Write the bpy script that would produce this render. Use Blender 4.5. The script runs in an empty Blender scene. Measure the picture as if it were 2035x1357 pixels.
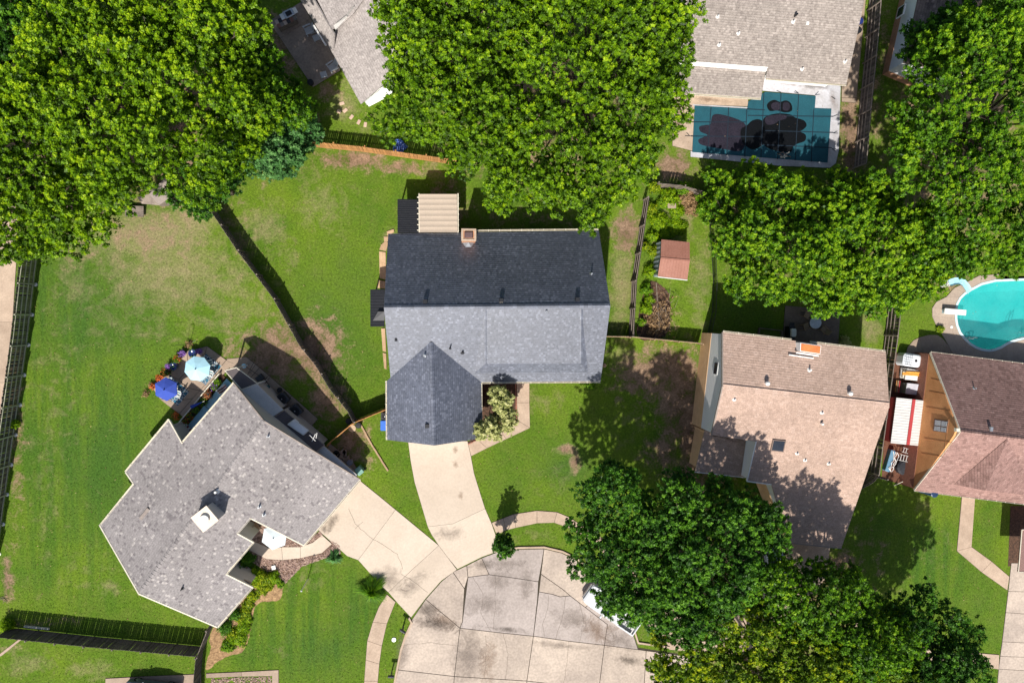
import bpy, math, random
import numpy as np
from mathutils import Vector, Matrix, Quaternion

# ------------------------------------------------------------ camera, sky, sun, exposure
S = bpy.context.scene
COL = S.collection
H = 61.0                                   # drone height in metres
FPX = 1356.0                               # focal length in photo pixels (24 mm equivalent)
CX, CY = 1017.5, 678.5
NX, NY = 900.0, 630.0                      # the point straight below the drone
down = Vector((NX - CX, CY - NY, -FPX)).normalized()
RQ = down.rotation_difference(Vector((0, 0, -1)))
cam = bpy.data.cameras.new('drone_camera')
camo = bpy.data.objects.new('drone_camera', cam)
COL.objects.link(camo)
camo.location = (0, 0, H)
camo.rotation_mode = 'QUATERNION'
camo.rotation_quaternion = RQ
cam.sensor_width = 36.0
cam.lens = 36.0 * FPX / 2035.0
cam.clip_end = 2000
cam.clip_start = 1
S.camera = camo

SUN_EL = math.radians(49)
SHADOW_AZ = math.radians(15)               # shadows fall this far east of north
world = bpy.data.worlds.new('World')
S.world = world
world.use_nodes = True
wn = world.node_tree
bg = wn.nodes['Background']
sky = wn.nodes.new('ShaderNodeTexSky')
sky.sky_type = 'NISHITA'
sky.sun_disc = False
sky.sun_elevation = SUN_EL
sky.sun_rotation = SHADOW_AZ + math.pi
sky.air_density = 1.0
sky.dust_density = 2.0
wn.links.new(sky.outputs[0], bg.inputs[0])
bg.inputs[1].default_value = 0.085
sun = bpy.data.lights.new('sun', 'SUN')
sun.energy = 4.7
sun.angle = math.radians(0.8)
sun.color = (1.0, 0.95, 0.87)
suno = bpy.data.objects.new('sun', sun)
COL.objects.link(suno)
sdir = Vector((math.sin(SHADOW_AZ) * math.cos(SUN_EL), math.cos(SHADOW_AZ) * math.cos(SUN_EL), -math.sin(SUN_EL)))
suno.rotation_mode = 'QUATERNION'
suno.rotation_quaternion = sdir.to_track_quat('-Z', 'Y')
suno.location = (0, 0, 90)
S.view_settings.view_transform = 'Standard'
S.view_settings.look = 'None'
S.view_settings.gamma = 1.0
S.view_settings.use_curve_mapping = False
S.view_settings.exposure = 0.45
S.render.film_transparent = False
S.cycles.max_bounces = 6
S.cycles.transparent_max_bounces = 6

rnd = random.Random(7)
nr = np.random.default_rng(11)

# ------------------------------------------------------------ survey: photo point -> place
def ray(px, py):
    return RQ @ Vector((px - CX, CY - py, -FPX))

def W(px, py, z=0.0):
    d = ray(px, py)
    t = (H - z) / -d.z
    return Vector((d.x * t, d.y * t, z))

def plane(*p3):
    p = [W(*p) if not isinstance(p, Vector) else p for p in p3]
    n = (p[1] - p[0]).cross(p[2] - p[0]).normalized()
    if n.z < 0: n = -n
    return (p[0], n)

def PX(px, py, pl):
    d = ray(px, py); o = Vector((0, 0, H))
    t = (pl[0] - o).dot(pl[1]) / d.dot(pl[1])
    return o + d * t

def pz(pl, x, y):
    return pl[0].z - (pl[1].x * (x - pl[0].x) + pl[1].y * (y - pl[0].y)) / pl[1].z

def WP(pts, z=0.0):
    return [W(a, b, z) for a, b in pts]

# ------------------------------------------------------------ materials
MATS = {}
def mat(name, c1, c2=None, scale=2.0, rough=0.85, bump=0.0, bscale=None, fine=0.25, rand=0.0, metal=0.0, spec=0.3, c3=None, dist=0.0, coord='Object', stretch=None):
    if name in MATS: return MATS[name]
    m = bpy.data.materials.new(name); m.use_nodes = True
    nt = m.node_tree; N = nt.nodes; L = nt.links
    b = N['Principled BSDF']
    b.inputs['Roughness'].default_value = rough
    b.inputs['Metallic'].default_value = metal
    b.inputs['Specular IOR Level'].default_value = spec
    c2 = c2 or tuple(min(1, x * 0.78) for x in c1)
    tc = N.new('ShaderNodeTexCoord')
    co = tc.outputs[coord]
    if stretch:
        mp = N.new('ShaderNodeMapping'); mp.inputs['Scale'].default_value = stretch
        L.new(co, mp.inputs[0]); co = mp.outputs[0]
    n1 = N.new('ShaderNodeTexNoise'); n1.inputs['Scale'].default_value = scale; n1.inputs['Detail'].default_value = 6
    n1.inputs['Roughness'].default_value = 0.62; n1.inputs['Distortion'].default_value = dist
    L.new(co, n1.inputs['Vector'])
    r = N.new('ShaderNodeValToRGB')
    r.color_ramp.elements[0].position = 0.32; r.color_ramp.elements[1].position = 0.68
    r.color_ramp.elements[0].color = (*c2, 1); r.color_ramp.elements[1].color = (*c1, 1)
    if c3:
        e = r.color_ramp.elements.new(0.5); e.color = (*c3, 1)
    L.new(n1.outputs[0], r.inputs[0])
    n2 = N.new('ShaderNodeTexNoise'); n2.inputs['Scale'].default_value = bscale or scale * 14; n2.inputs['Detail'].default_value = 3
    L.new(co, n2.inputs['Vector'])
    mr = N.new('ShaderNodeMapRange'); mr.inputs[1].default_value = 0.3; mr.inputs[2].default_value = 0.7
    mr.inputs[3].default_value = 1 - fine; mr.inputs[4].default_value = 1 + fine
    L.new(n2.outputs[0], mr.inputs[0])
    mul = N.new('ShaderNodeMix'); mul.data_type = 'RGBA'; mul.blend_type = 'MULTIPLY'; mul.inputs[0].default_value = 1
    L.new(r.outputs[0], mul.inputs[6]); L.new(mr.outputs[0], mul.inputs[7])
    out = mul.outputs[2]
    if rand:
        oi = N.new('ShaderNodeObjectInfo')
        m2 = N.new('ShaderNodeMapRange'); m2.inputs[3].default_value = 1 - rand; m2.inputs[4].default_value = 1 + rand
        L.new(oi.outputs['Random'], m2.inputs[0])
        mu2 = N.new('ShaderNodeMix'); mu2.data_type = 'RGBA'; mu2.blend_type = 'MULTIPLY'; mu2.inputs[0].default_value = 1
        L.new(out, mu2.inputs[6]); L.new(m2.outputs[0], mu2.inputs[7]); out = mu2.outputs[2]
    L.new(out, b.inputs['Base Color'])
    if bump:
        bp = N.new('ShaderNodeBump'); bp.inputs['Strength'].default_value = bump; bp.inputs['Distance'].default_value = 0.03
        L.new(n2.outputs[0], bp.inputs['Height']); L.new(bp.outputs[0], b.inputs['Normal'])
    MATS[name] = m
    return m

def shingle(name, base, light, dark, pl=0.1, pd=0.1, tw=0.33, th=0.22, var=0.18, line=0.5, rough=0.8, spec=0.25):
    """Asphalt shingles: each tab of each course gets its own tone (uv in metres)."""
    m = bpy.data.materials.new(name); m.use_nodes = True
    nt = m.node_tree; N = nt.nodes; L = nt.links
    b = N['Principled BSDF']; b.inputs['Roughness'].default_value = rough; b.inputs['Specular IOR Level'].default_value = spec
    uv = N.new('ShaderNodeUVMap'); uv.uv_map = 'UVMap'
    sp = N.new('ShaderNodeSeparateXYZ'); L.new(uv.outputs[0], sp.inputs[0])
    def M(op, a, bb=None, v=None):
        n = N.new('ShaderNodeMath'); n.operation = op
        if hasattr(a, 'links'): L.new(a, n.inputs[0])
        else: n.inputs[0].default_value = a
        if bb is not None:
            if hasattr(bb, 'links'): L.new(bb, n.inputs[1])
            else: n.inputs[1].default_value = bb
        return n.outputs[0]
    row = M('FLOOR', M('DIVIDE', sp.outputs[1], th))
    fr = M('FRACT', M('DIVIDE', sp.outputs[1], th))
    wn1 = N.new('ShaderNodeTexWhiteNoise'); wn1.noise_dimensions = '1D'; L.new(row, wn1.inputs['W'])
    cu = M('FLOOR', M('ADD', M('DIVIDE', sp.outputs[0], tw), M('MULTIPLY', wn1.outputs[0], 7.3)))
    cb = N.new('ShaderNodeCombineXYZ'); L.new(cu, cb.inputs[0]); L.new(row, cb.inputs[1])
    w2 = N.new('ShaderNodeTexWhiteNoise'); w2.noise_dimensions = '2D'; L.new(cb.outputs[0], w2.inputs['Vector'])
    r = N.new('ShaderNodeValToRGB'); r.color_ramp.interpolation = 'CONSTANT'
    els = r.color_ramp.elements
    els[0].position = 0; els[0].color = (*dark, 1)
    els[1].position = pd; els[1].color = (*[x * (1 - var) for x in base], 1)
    e = els.new(pd + (1 - pl - pd) * 0.35); e.color = (*base, 1)
    e = els.new(pd + (1 - pl - pd) * 0.72); e.color = (*[min(1, x * (1 + var)) for x in base], 1)
    e = els.new(1 - pl); e.color = (*light, 1)
    L.new(w2.outputs[0], r.inputs[0])
    tc = N.new('ShaderNodeTexCoord')
    nz = N.new('ShaderNodeTexNoise'); nz.inputs['Scale'].default_value = 0.22; nz.inputs['Detail'].default_value = 7; nz.inputs['Roughness'].default_value = 0.7
    L.new(tc.outputs['Object'], nz.inputs['Vector'])
    mr = N.new('ShaderNodeMapRange'); mr.inputs[1].default_value = 0.3; mr.inputs[2].default_value = 0.7; mr.inputs[3].default_value = 0.84; mr.inputs[4].default_value = 1.14
    L.new(nz.outputs[0], mr.inputs[0])
    nf = N.new('ShaderNodeTexNoise'); nf.inputs['Scale'].default_value = 9; nf.inputs['Detail'].default_value = 3
    L.new(tc.outputs['Object'], nf.inputs['Vector'])
    mf = N.new('ShaderNodeMapRange'); mf.inputs[1].default_value = 0.3; mf.inputs[2].default_value = 0.7; mf.inputs[3].default_value = 0.78; mf.inputs[4].default_value = 1.22
    L.new(nf.outputs[0], mf.inputs[0])
    edge = M('SUBTRACT', 1.0, M('MULTIPLY', M('LESS_THAN', fr, 0.2), line))  # shadow line of the course lip, darkened into the shingle colour
    f = M('MULTIPLY', M('MULTIPLY', mr.outputs[0], mf.outputs[0]), edge)
    mul = N.new('ShaderNodeMix'); mul.data_type = 'RGBA'; mul.blend_type = 'MULTIPLY'; mul.inputs[0].default_value = 1
    L.new(r.outputs[0], mul.inputs[6]); L.new(f, mul.inputs[7]); L.new(mul.outputs[2], b.inputs['Base Color'])
    bp = N.new('ShaderNodeBump'); bp.inputs['Strength'].default_value = 0.4; bp.inputs['Distance'].default_value = 0.02
    L.new(nf.outputs[0], bp.inputs['Height']); L.new(bp.outputs[0], b.inputs['Normal'])
    return m

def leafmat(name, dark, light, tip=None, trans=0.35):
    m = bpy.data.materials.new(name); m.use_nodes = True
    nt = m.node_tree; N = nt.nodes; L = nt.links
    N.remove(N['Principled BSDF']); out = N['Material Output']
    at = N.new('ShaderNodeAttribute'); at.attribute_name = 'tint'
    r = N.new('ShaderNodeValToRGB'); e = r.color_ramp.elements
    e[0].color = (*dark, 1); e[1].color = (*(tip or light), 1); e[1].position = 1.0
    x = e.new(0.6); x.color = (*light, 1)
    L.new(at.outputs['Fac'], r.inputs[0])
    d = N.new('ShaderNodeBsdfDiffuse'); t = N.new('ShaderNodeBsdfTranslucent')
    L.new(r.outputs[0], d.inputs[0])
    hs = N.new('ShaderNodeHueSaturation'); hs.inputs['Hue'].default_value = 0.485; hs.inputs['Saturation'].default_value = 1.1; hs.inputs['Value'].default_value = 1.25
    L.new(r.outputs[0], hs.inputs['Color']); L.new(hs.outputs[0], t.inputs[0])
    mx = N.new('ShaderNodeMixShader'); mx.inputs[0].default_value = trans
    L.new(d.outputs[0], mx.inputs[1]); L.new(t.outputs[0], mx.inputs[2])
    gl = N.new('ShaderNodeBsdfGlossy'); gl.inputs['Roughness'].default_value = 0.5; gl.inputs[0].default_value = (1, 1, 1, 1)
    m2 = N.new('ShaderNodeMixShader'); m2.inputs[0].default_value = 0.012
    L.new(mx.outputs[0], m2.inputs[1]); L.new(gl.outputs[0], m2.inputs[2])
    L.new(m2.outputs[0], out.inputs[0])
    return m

# ------------------------------------------------------------ mesh helpers
def tag(o, label=None, cat=None, group=None, kind=None):
    if label: o['label'] = label
    if cat: o['category'] = cat
    if group: o['group'] = group
    if kind: o['kind'] = kind
    return o

def empty(name, loc, rz=0.0, label=None, cat=None, group=None, kind=None):
    o = bpy.data.objects.new(name, None)
    o.location = loc; o.rotation_euler = (0, 0, rz); o.empty_display_size = 0.3
    COL.objects.link(o)
    return tag(o, label, cat, group, kind)

def copy_tree(o, parent=None):
    c = o.copy(); COL.objects.link(c)
    if parent: c.parent = parent
    for ch in [x for x in bpy.data.objects if x.parent == o]:
        copy_tree(ch, c)
    return c

def rot_z(v, a):
    return Vector((v[0] * math.cos(a) - v[1] * math.sin(a), v[0] * math.sin(a) + v[1] * math.cos(a), v[2]))

class MB:
    def __init__(s): s.v = []; s.f = []; s.uv = None
    def add(s, vs, fs):
        n = len(s.v); s.v += [tuple(v) for v in vs]; s.f += [tuple(i + n for i in f) for f in fs]
        return s
    def box(s, c, d, rz=0.0, top=1.0, topy=None):
        x, y, z = d[0] / 2, d[1] / 2, d[2] / 2
        topy = top if topy is None else topy
        vs = []
        for k, (a, b) in ((-1, (1, 1)), (1, (top, topy))):
            for sx, sy in ((-1, -1), (1, -1), (1, 1), (-1, 1)):
                vs.append(rot_z((sx * x * a, sy * y * b, k * z), rz) + Vector(c))
        return s.add(vs, [(3, 2, 1, 0), (4, 5, 6, 7), (0, 1, 5, 4), (1, 2, 6, 5), (2, 3, 7, 6), (3, 0, 4, 7)])
    def rbox(s, c, d, r=0.1, rz=0.0, n=3, dome=0.0):
        """box with rounded plan corners"""
        pts = []
        for qx, qy, a0 in ((1, 1, 0), (-1, 1, 90), (-1, -1, 180), (1, -1, 270)):
            for k in range(n + 1):
                a = math.radians(a0 + 90 * k / n)
                pts.append((qx * (d[0] / 2 - r) + r * math.cos(a), qy * (d[1] / 2 - r) + r * math.sin(a)))
        m = len(pts); vs = []
        for z, sc in ((-d[2] / 2, 1), (d[2] / 2 - 0.35 * r, 1), (d[2] / 2, 1 - 0.5 * r / max(d[0], d[1]) * 2)):
            for p in pts: vs.append(rot_z((p[0] * sc, p[1] * sc, z), rz) + Vector(c))
        vs.append(Vector(c) + Vector((0, 0, d[2] / 2 + dome)))
        fs = [tuple(reversed(range(m)))]
        for k in range(2):
            for i in range(m): j = (i + 1) % m; fs.append((k * m + i, k * m + j, (k + 1) * m + j, (k + 1) * m + i))
        for i in range(m): fs.append((2 * m + i, 2 * m + (i + 1) % m, 3 * m))
        return s.add(vs, fs)
    def prism(s, poly, z0, z1):
        a = sum(poly[i][0] * poly[(i + 1) % len(poly)][1] - poly[(i + 1) % len(poly)][0] * poly[i][1] for i in range(len(poly)))
        if a < 0: poly = poly[::-1]
        n = len(poly)
        vs = [(p[0], p[1], z0) for p in poly] + [(p[0], p[1], z1) for p in poly]
        fs = [tuple(range(n, 2 * n)), tuple(reversed(range(n)))]
        fs += [(i, (i + 1) % n, n + (i + 1) % n, n + i) for i in range(n)]
        return s.add(vs, fs)
    def tube(s, p0, p1, r0, r1=None, n=6, cap=True):
        r1 = r0 if r1 is None else r1
        p0 = Vector(p0); p1 = Vector(p1); d = (p1 - p0)
        if d.length < 1e-6: return s
        q = d.normalized().to_track_quat('Z', 'Y')
        vs = [p0 + q @ Vector((r0 * math.cos(2 * math.pi * k / n), r0 * math.sin(2 * math.pi * k / n), 0)) for k in range(n)]
        vs += [p1 + q @ Vector((r1 * math.cos(2 * math.pi * k / n), r1 * math.sin(2 * math.pi * k / n), 0)) for k in range(n)]
        fs = [(k, (k + 1) % n, n + (k + 1) % n, n + k) for k in range(n)]
        if cap: fs += [tuple(reversed(range(n))), tuple(range(n, 2 * n))]
        return s.add(vs, fs)
    def path(s, pts, r, n=6):
        for a, b in zip(pts[:-1], pts[1:]): s.tube(a, b, r, r, n)
        return s
    def lathe(s, c, prof, n=16, sx=1, sy=1, rz=0):
        c = Vector(c); vs = []; fs = []
        for r, z in prof:
            for k in range(n):
                a = 2 * math.pi * k / n
                vs.append(c + rot_z((r * sx * math.cos(a), r * sy * math.sin(a), z), rz))
        for i in range(len(prof) - 1):
            for k in range(n): fs.append((i * n + k, i * n + (k + 1) % n, (i + 1) * n + (k + 1) % n, (i + 1) * n + k))
        fs.append(tuple(reversed(range(n)))); fs.append(tuple(range((len(prof) - 1) * n, len(prof) * n)))
        return s.add(vs, fs)
    def build(s, name, m, parent=None, world=True, smooth=False, label=None, cat=None, group=None, kind=None, loc=None):
        me = bpy.data.meshes.new(name)
        off = Vector((0, 0, 0))
        if parent is not None and world:
            r = parent
            while r is not None: off += Vector(r.location); r = r.parent
        if loc is not None: off = Vector(loc)
        me.from_pydata([tuple(Vector(v) - off) for v in s.v], [], s.f)
        if s.uv:
            ul = me.uv_layers.new(name='UVMap')
            ul.data.foreach_set('uv', np.array([c for f in s.uv for p in f for c in p], dtype=np.float32))
        me.update()
        if isinstance(m, (list, tuple)):
            for q in m: me.materials.append(q)
        else: me.materials.append(m)
        if smooth:
            me.polygons.foreach_set('use_smooth', [True] * len(me.polygons))
        o = bpy.data.objects.new(name, me)
        if loc is not None: o.location = loc
        COL.objects.link(o)
        if parent is not None: o.parent = parent
        return tag(o, label, cat, group, kind)

def inset(poly, d):
    """shrink a polygon (xy) by d on every side"""
    n = len(poly)
    a = sum(poly[i][0] * poly[(i + 1) % n][1] - poly[(i + 1) % n][0] * poly[i][1] for i in range(n))
    if a < 0: poly = poly[::-1]
    out = []
    for i in range(n):
        p, q, r = Vector(poly[i - 1][:2]), Vector(poly[i][:2]), Vector(poly[(i + 1) % n][:2])
        e1 = (q - p).normalized(); e2 = (r - q).normalized()
        n1 = Vector((-e1.y, e1.x)); n2 = Vector((-e2.y, e2.x))
        k = 1 + n1.dot(n2)
        b = (n1 + n2) / max(k, 0.35)
        out.append(q + b * d)
    return out

def clip(poly, k, lo):
    """Sutherland-Hodgman against v>=k (lo) or v<=k"""
    out = []
    sg = 1 if lo else -1
    for i in range(len(poly)):
        a, b = poly[i - 1], poly[i]
        da, db = sg * (a[1] - k), sg * (b[1] - k)
        if (da >= 0) != (db >= 0):
            t = da / (da - db); out.append((a[0] + (b[0] - a[0]) * t, k))
        if db >= 0: out.append(b)
    return out

def roof_plane(pts, m, parent, name='roof_slope', step=0.22, lift=0.022, thick=0.12, label=None, fascia=None):
    """a roof slope laid in overlapping shingle courses over a solid deck"""
    n = Vector((0, 0, 0))
    for i in range(len(pts)):
        n += Vector(pts[i - 1]).cross(Vector(pts[i]))
    n = Vector((0, 0, 0)); c = sum((Vector(p) for p in pts), Vector()) / len(pts)
    for i in range(len(pts)): n += (Vector(pts[i - 1]) - c).cross(Vector(pts[i]) - c)
    n.normalize()
    if n.z < 0: n = -n; pts = pts[::-1]
    U = Vector((0, 0, 1)).cross(n)
    U = U.normalized() if U.length > 1e-4 else Vector((1, 0, 0))
    V = n.cross(U)
    if V.z < 0: V = -V; U = -U
    c = n * c.dot(n)
    uv = [((Vector(p) - c).dot(U), (Vector(p) - c).dot(V)) for p in pts]
    P = lambda u, v, h: c + U * u + V * v + n * h
    mb = MB(); mb.uv = []
    k = len(uv)
    mb.add([P(u, v, 0) for u, v in uv] + [P(u, v, -thick) for u, v in uv], [tuple(range(k)), tuple(reversed(range(k, 2 * k)))] + [((i + 1) % k, i, k + i, k + (i + 1) % k) for i in range(k)])
    mb.uv += [list(uv), list(reversed(uv))] + [[uv[(i + 1) % k], uv[i], uv[i], uv[(i + 1) % k]] for i in range(k)]
    v0 = math.floor(min(v for _, v in uv) / step); v1 = math.ceil(max(v for _, v in uv) / step)
    for r in range(v0, v1):
        b = clip(clip(uv, r * step, True), (r + 1) * step, False)
        if len(b) < 3: continue
        mb.add([P(u, v, 0.004 + lift * (1 - (v - r * step) / step)) for u, v in b], [tuple(range(len(b)))])
        mb.uv.append(list(b))
    o = mb.build(name, m, parent, label=label)
    return o

def walls(poly, planes, m, parent, z0=0.0, drop=0.1, mode=min, name='wall', inset_d=0.4, m2=None, split=2.5, step=0.6):
    poly = inset([Vector(p) for p in poly], inset_d)
    for i in range(len(poly)):
        a, b = poly[i], poly[(i + 1) % len(poly)]
        n = max(1, int((b - a).length / step))
        nrm = Vector(((b - a).y, -(b - a).x)).normalized()
        for lo, hi, mm, nm, off in ((z0, split, m2, 'lower_wall', 0.03), (split if m2 else z0, None, m, name, 0.0)):
            if mm is None: continue
            mb = MB(); vs = []
            for k in range(n + 1):
                p = a + (b - a) * k / n
                t = mode(pz(q, p.x, p.y) for q in planes) - drop
                zt = t if hi is None else min(t, hi)
                for o in (off, off - 0.18):
                    vs += [(p.x + nrm.x * o, p.y + nrm.y * o, lo), (p.x + nrm.x * o, p.y + nrm.y * o, max(zt, lo + 0.01))]
            fs = []
            for k in range(n):
                q = k * 4; r = q + 4
                fs += [(q, r, r + 1, q + 1), (r + 2, q + 2, q + 3, r + 3), (q + 1, r + 1, r + 3, q + 3)]
            mb.add(vs, fs).build(nm, mm, parent)

def ribbed(p0, p1, p2, p3, m, parent, n, name='roof', rib='roof_rib', rr=0.025, thick=0.05, mr=None):
    """metal sheet p0-p1-p2-p3 with n standing ribs running p0->p3"""
    p = [Vector(q) for q in (p0, p1, p2, p3)]
    nn = (p[1] - p[0]).cross(p[3] - p[0]).normalized()
    if nn.z < 0: nn = -nn
    mb = MB(); mb.add([q for q in p] + [q - nn * thick for q in p], [(0, 1, 2, 3), (7, 6, 5, 4), (0, 4, 5, 1), (1, 5, 6, 2), (2, 6, 7, 3), (3, 7, 4, 0)])
    mb.build(name, m, parent)
    for k in range(n):
        t = (k + 0.5) / n
        a = p[0].lerp(p[1], t) + nn * 0.004; b = p[3].lerp(p[2], t) + nn * 0.004
        MB().tube(a, b, rr, rr, 4).build(rib, mr or m, parent)

def ridge_caps(a, b, m, parent, w=0.3, L=0.33, rise=0.05, slope=0.5, name='ridge_cap'):
    a = Vector(a); b = Vector(b); d = (b - a); n = int(d.length / L); d.normalize()
    s = d.cross(Vector((0, 0, 1))).normalized()
    mb = MB(); mb.uv = []
    for k in range(n):
        p = a + d * (k * L); q = p + d * (L * 1.12)
        up0 = Vector((0, 0, rise + 0.03)); up1 = Vector((0, 0, rise))
        dz = Vector((0, 0, -w / 2 * slope))
        vs = [p + up0, q + up1, p + s * w / 2 + up0 + dz, q + s * w / 2 + up1 + dz, p - s * w / 2 + up0 + dz, q - s * w / 2 + up1 + dz]
        mb.add(vs, [(0, 1, 3, 2), (1, 0, 4, 5)])
        u = k * 0.66 + 0.1
        mb.uv += [[(u, 0.1)] * 4, [(u, 0.1)] * 4]
    return mb.build(name, m, parent)

def gutter(a, b, m, parent, every=0.95, out=None):
    a = Vector(a); b = Vector(b); d = (b - a).normalized()
    s = d.cross(Vector((0, 0, 1))).normalized()
    mb = MB()
    w = 0.13
    for o0, o1, z0, z1 in ((-w / 2, w / 2, -0.11, -0.09), (-w / 2, -w / 2 + 0.02, -0.11, 0.02), (w / 2 - 0.02, w / 2, -0.11, 0.02)):
        vs = [p + s * o + Vector((0, 0, z)) for p in (a, b) for o in (o0, o1) for z in (z0, z1)]
        mb.add(vs, [(0, 1, 3, 2), (4, 6, 7, 5), (0, 4, 5, 1), (2, 3, 7, 6), (1, 5, 7, 3), (0, 2, 6, 4)])
    L = (b - a).length
    for k in range(int(L / every) + 1):
        p = a + d * min(k * every + 0.05, L - 0.03)
        mb.box(p + Vector((0, 0, 0.012)), (0.04, w + 0.04, 0.02), math.atan2(d.y, d.x))
    return mb.build('gutter', m, parent)

def strip(path, w, z0=-0.05, z1=0.1, close=False):
    """a ribbon of width w along a list of xy points -> MB"""
    mb = MB(); n = len(path)
    P = [Vector(p[:2]) for p in path]; L = []; R = []
    for i in range(n):
        t = (P[min(i + 1, n - 1)] - P[max(i - 1, 0)]).normalized(); s = Vector((-t.y, t.x))
        L.append(P[i] + s * w / 2); R.append(P[i] - s * w / 2)
    for i in range(n - 1):
        q = [L[i], R[i], R[i + 1], L[i + 1]]
        mb.prism([Vector((a.x, a.y)) for a in q], z0, z1)
    return mb

# ------------------------------------------------------------ palette
concrete = mat('concrete_drive', (0.55, 0.46, 0.37), (0.49, 0.405, 0.32), 0.35, 0.9, 0.2, 6, 0.06, 0.05)
concrete_road = mat('concrete_road', (0.50, 0.415, 0.340), (0.33, 0.272, 0.230), 0.22, 0.9, 0.3, 5, 0.14, 0.07, dist=0.6)
concrete_road_grey = mat('concrete_road_grey', (0.40, 0.345, 0.315), (0.31, 0.265, 0.24), 0.3, 0.9, 0.3, 5, 0.12, 0.06, dist=0.6)
concrete_walk = mat('concrete_walk', (0.47, 0.36, 0.27), (0.36, 0.27, 0.20), 0.8, 0.9, 0.25, 8, 0.10, 0.06)
concrete_patio = mat('concrete_patio', (0.36, 0.275, 0.205), (0.28, 0.21, 0.16), 0.6, 0.85, 0.2, 7, 0.1, 0.08)
concrete_old = mat('concrete_old', (0.21, 0.165, 0.135), (0.115, 0.09, 0.08), 0.5, 0.9, 0.3, 6, 0.15, 0.05)
concrete_white = mat('pool_deck_white', (0.52, 0.52, 0.56), (0.33, 0.31, 0.31), 0.45, 0.8, 0.2, 6, 0.1)
joint = mat('joint_dirt', (0.055, 0.045, 0.03), None, 3, 0.95, 0.2)
soil = mat('bare_soil', (0.20, 0.125, 0.085), (0.10, 0.062, 0.045), 1.2, 0.95, 0.6, 9, 0.3)
soil_red = mat('red_soil', (0.16, 0.07, 0.04), (0.09, 0.04, 0.026), 1.2, 0.95, 0.6, 9, 0.3)
mulch = mat('mulch', (0.12, 0.065, 0.04), (0.045, 0.028, 0.02), 4, 0.95, 0.8, 16, 0.45)
straw = mat('straw_litter', (0.42, 0.27, 0.14), (0.17, 0.10, 0.05), 3, 0.95, 0.8, 14, 0.4)
white_paint = mat('white_paint', (0.80, 0.79, 0.76), None, 3, 0.5, 0, fine=0.05)
cream_trim = mat('cream_trim', (0.74, 0.68, 0.55), None, 3, 0.6, 0, fine=0.06)
metal_grey = mat('galvanised_metal', (0.5, 0.52, 0.54), None, 4, 0.4, 0, metal=0.7)
metal_black = mat('black_metal', (0.02, 0.021, 0.026), (0.014, 0.015, 0.018), 2, 0.45, 0, metal=0.2, spec=0.5)
black_plastic = mat('black_plastic', (0.018, 0.019, 0.022), None, 4, 0.5, 0)
glass_dark = mat('dark_glass', (0.02, 0.025, 0.035), None, 1, 0.08, 0, spec=0.9)
rubber = mat('rubber', (0.02, 0.02, 0.02), None, 4, 0.8)
brick_m = mat('brick_red', (0.36, 0.16, 0.11), (0.22, 0.10, 0.07), 6, 0.9, 0.4, 30, 0.25)
brick_tan = mat('brick_orange', (0.55, 0.29, 0.17), (0.42, 0.21, 0.12), 3, 0.9, 0.4, 30, 0.2)
cedar = mat('cedar_fence', (0.52, 0.27, 0.10), (0.36, 0.17, 0.06), 3, 0.85, 0.3, 20, 0.15, 0.18)
wood_grey = mat('weathered_wood', (0.23, 0.19, 0.155), (0.13, 0.105, 0.09), 3, 0.9, 0.3, 20, 0.2, 0.22)
wood_dark = mat('dark_weathered_wood', (0.13, 0.108, 0.10), (0.07, 0.058, 0.054), 3, 0.9, 0.3, 20, 0.2, 0.42)
wood_olive = mat('olive_grey_rail', (0.44, 0.43, 0.33), (0.34, 0.33, 0.25), 3, 0.85, 0.2, 20, 0.1, 0.08)
wood_rail = mat('bleached_rail', (0.26, 0.215, 0.18), (0.18, 0.145, 0.125), 3, 0.85, 0.2, 20, 0.1, 0.1)
wood_tan = mat('tan_wood', (0.42, 0.29, 0.18), (0.3, 0.2, 0.12), 3, 0.8, 0.2, 15, 0.15, 0.08)
bark = mat('bark', (0.14, 0.105, 0.08), (0.07, 0.05, 0.04), 3, 0.95, 0.5, 12, 0.3)
bark_pale = mat('bark_pale', (0.25, 0.20, 0.15), (0.14, 0.11, 0.09), 3, 0.95, 0.5, 12, 0.3)

sh_slate = shingle('shingles_slate', (0.096, 0.106, 0.140), (0.140, 0.152, 0.195), (0.074, 0.083, 0.112), 0.12, 0.16, 0.18, 0.20, 0.09, 0.30, .5, .95)
sh_grey = shingle('shingles_speckled_grey', (0.262, 0.240, 0.236), (0.39, 0.358, 0.34), (0.18, 0.162, 0.164), 0.07, 0.08, 0.19, 0.20, 0.05, 0.10)
sh_tan = shingle('shingles_rosy_tan', (0.415, 0.295, 0.235), (0.455, 0.33, 0.268), (0.37, 0.262, 0.207), 0.12, 0.12, 0.3, 0.2, 0.05, 0.06)
sh_brown = shingle('shingles_red_brown', (0.27, 0.163, 0.142), (0.32, 0.20, 0.175), (0.21, 0.125, 0.108), 0.1, 0.14, 0.3, 0.22, 0.07, 0.16, .8, .2)
sh_beige = shingle('shingles_beige', (0.325, 0.282, 0.252), (0.39, 0.34, 0.305), (0.27, 0.232, 0.208), 0.14, 0.16, 0.22, 0.2, 0.06, 0.28)
sh_beige2 = shingle('shingles_pale_grey', (0.34, 0.305, 0.29), (0.385, 0.347, 0.33), (0.295, 0.264, 0.252), 0.12, 0.16, 0.2, 0.2, 0.06, 0.2)
sh_dark = shingle('shingles_dark_brown', (0.20, 0.15, 0.125), (0.28, 0.21, 0.18), (0.12, 0.09, 0.08), 0.1, 0.14, 0.3, 0.22, 0.1, 0.2)
siding_grey = mat('siding_light_grey', (0.50, 0.475, 0.45), (0.46, 0.44, 0.42), 1, 0.7, 0.1, 10, 0.05, stretch=(1, 1, 8))
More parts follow.
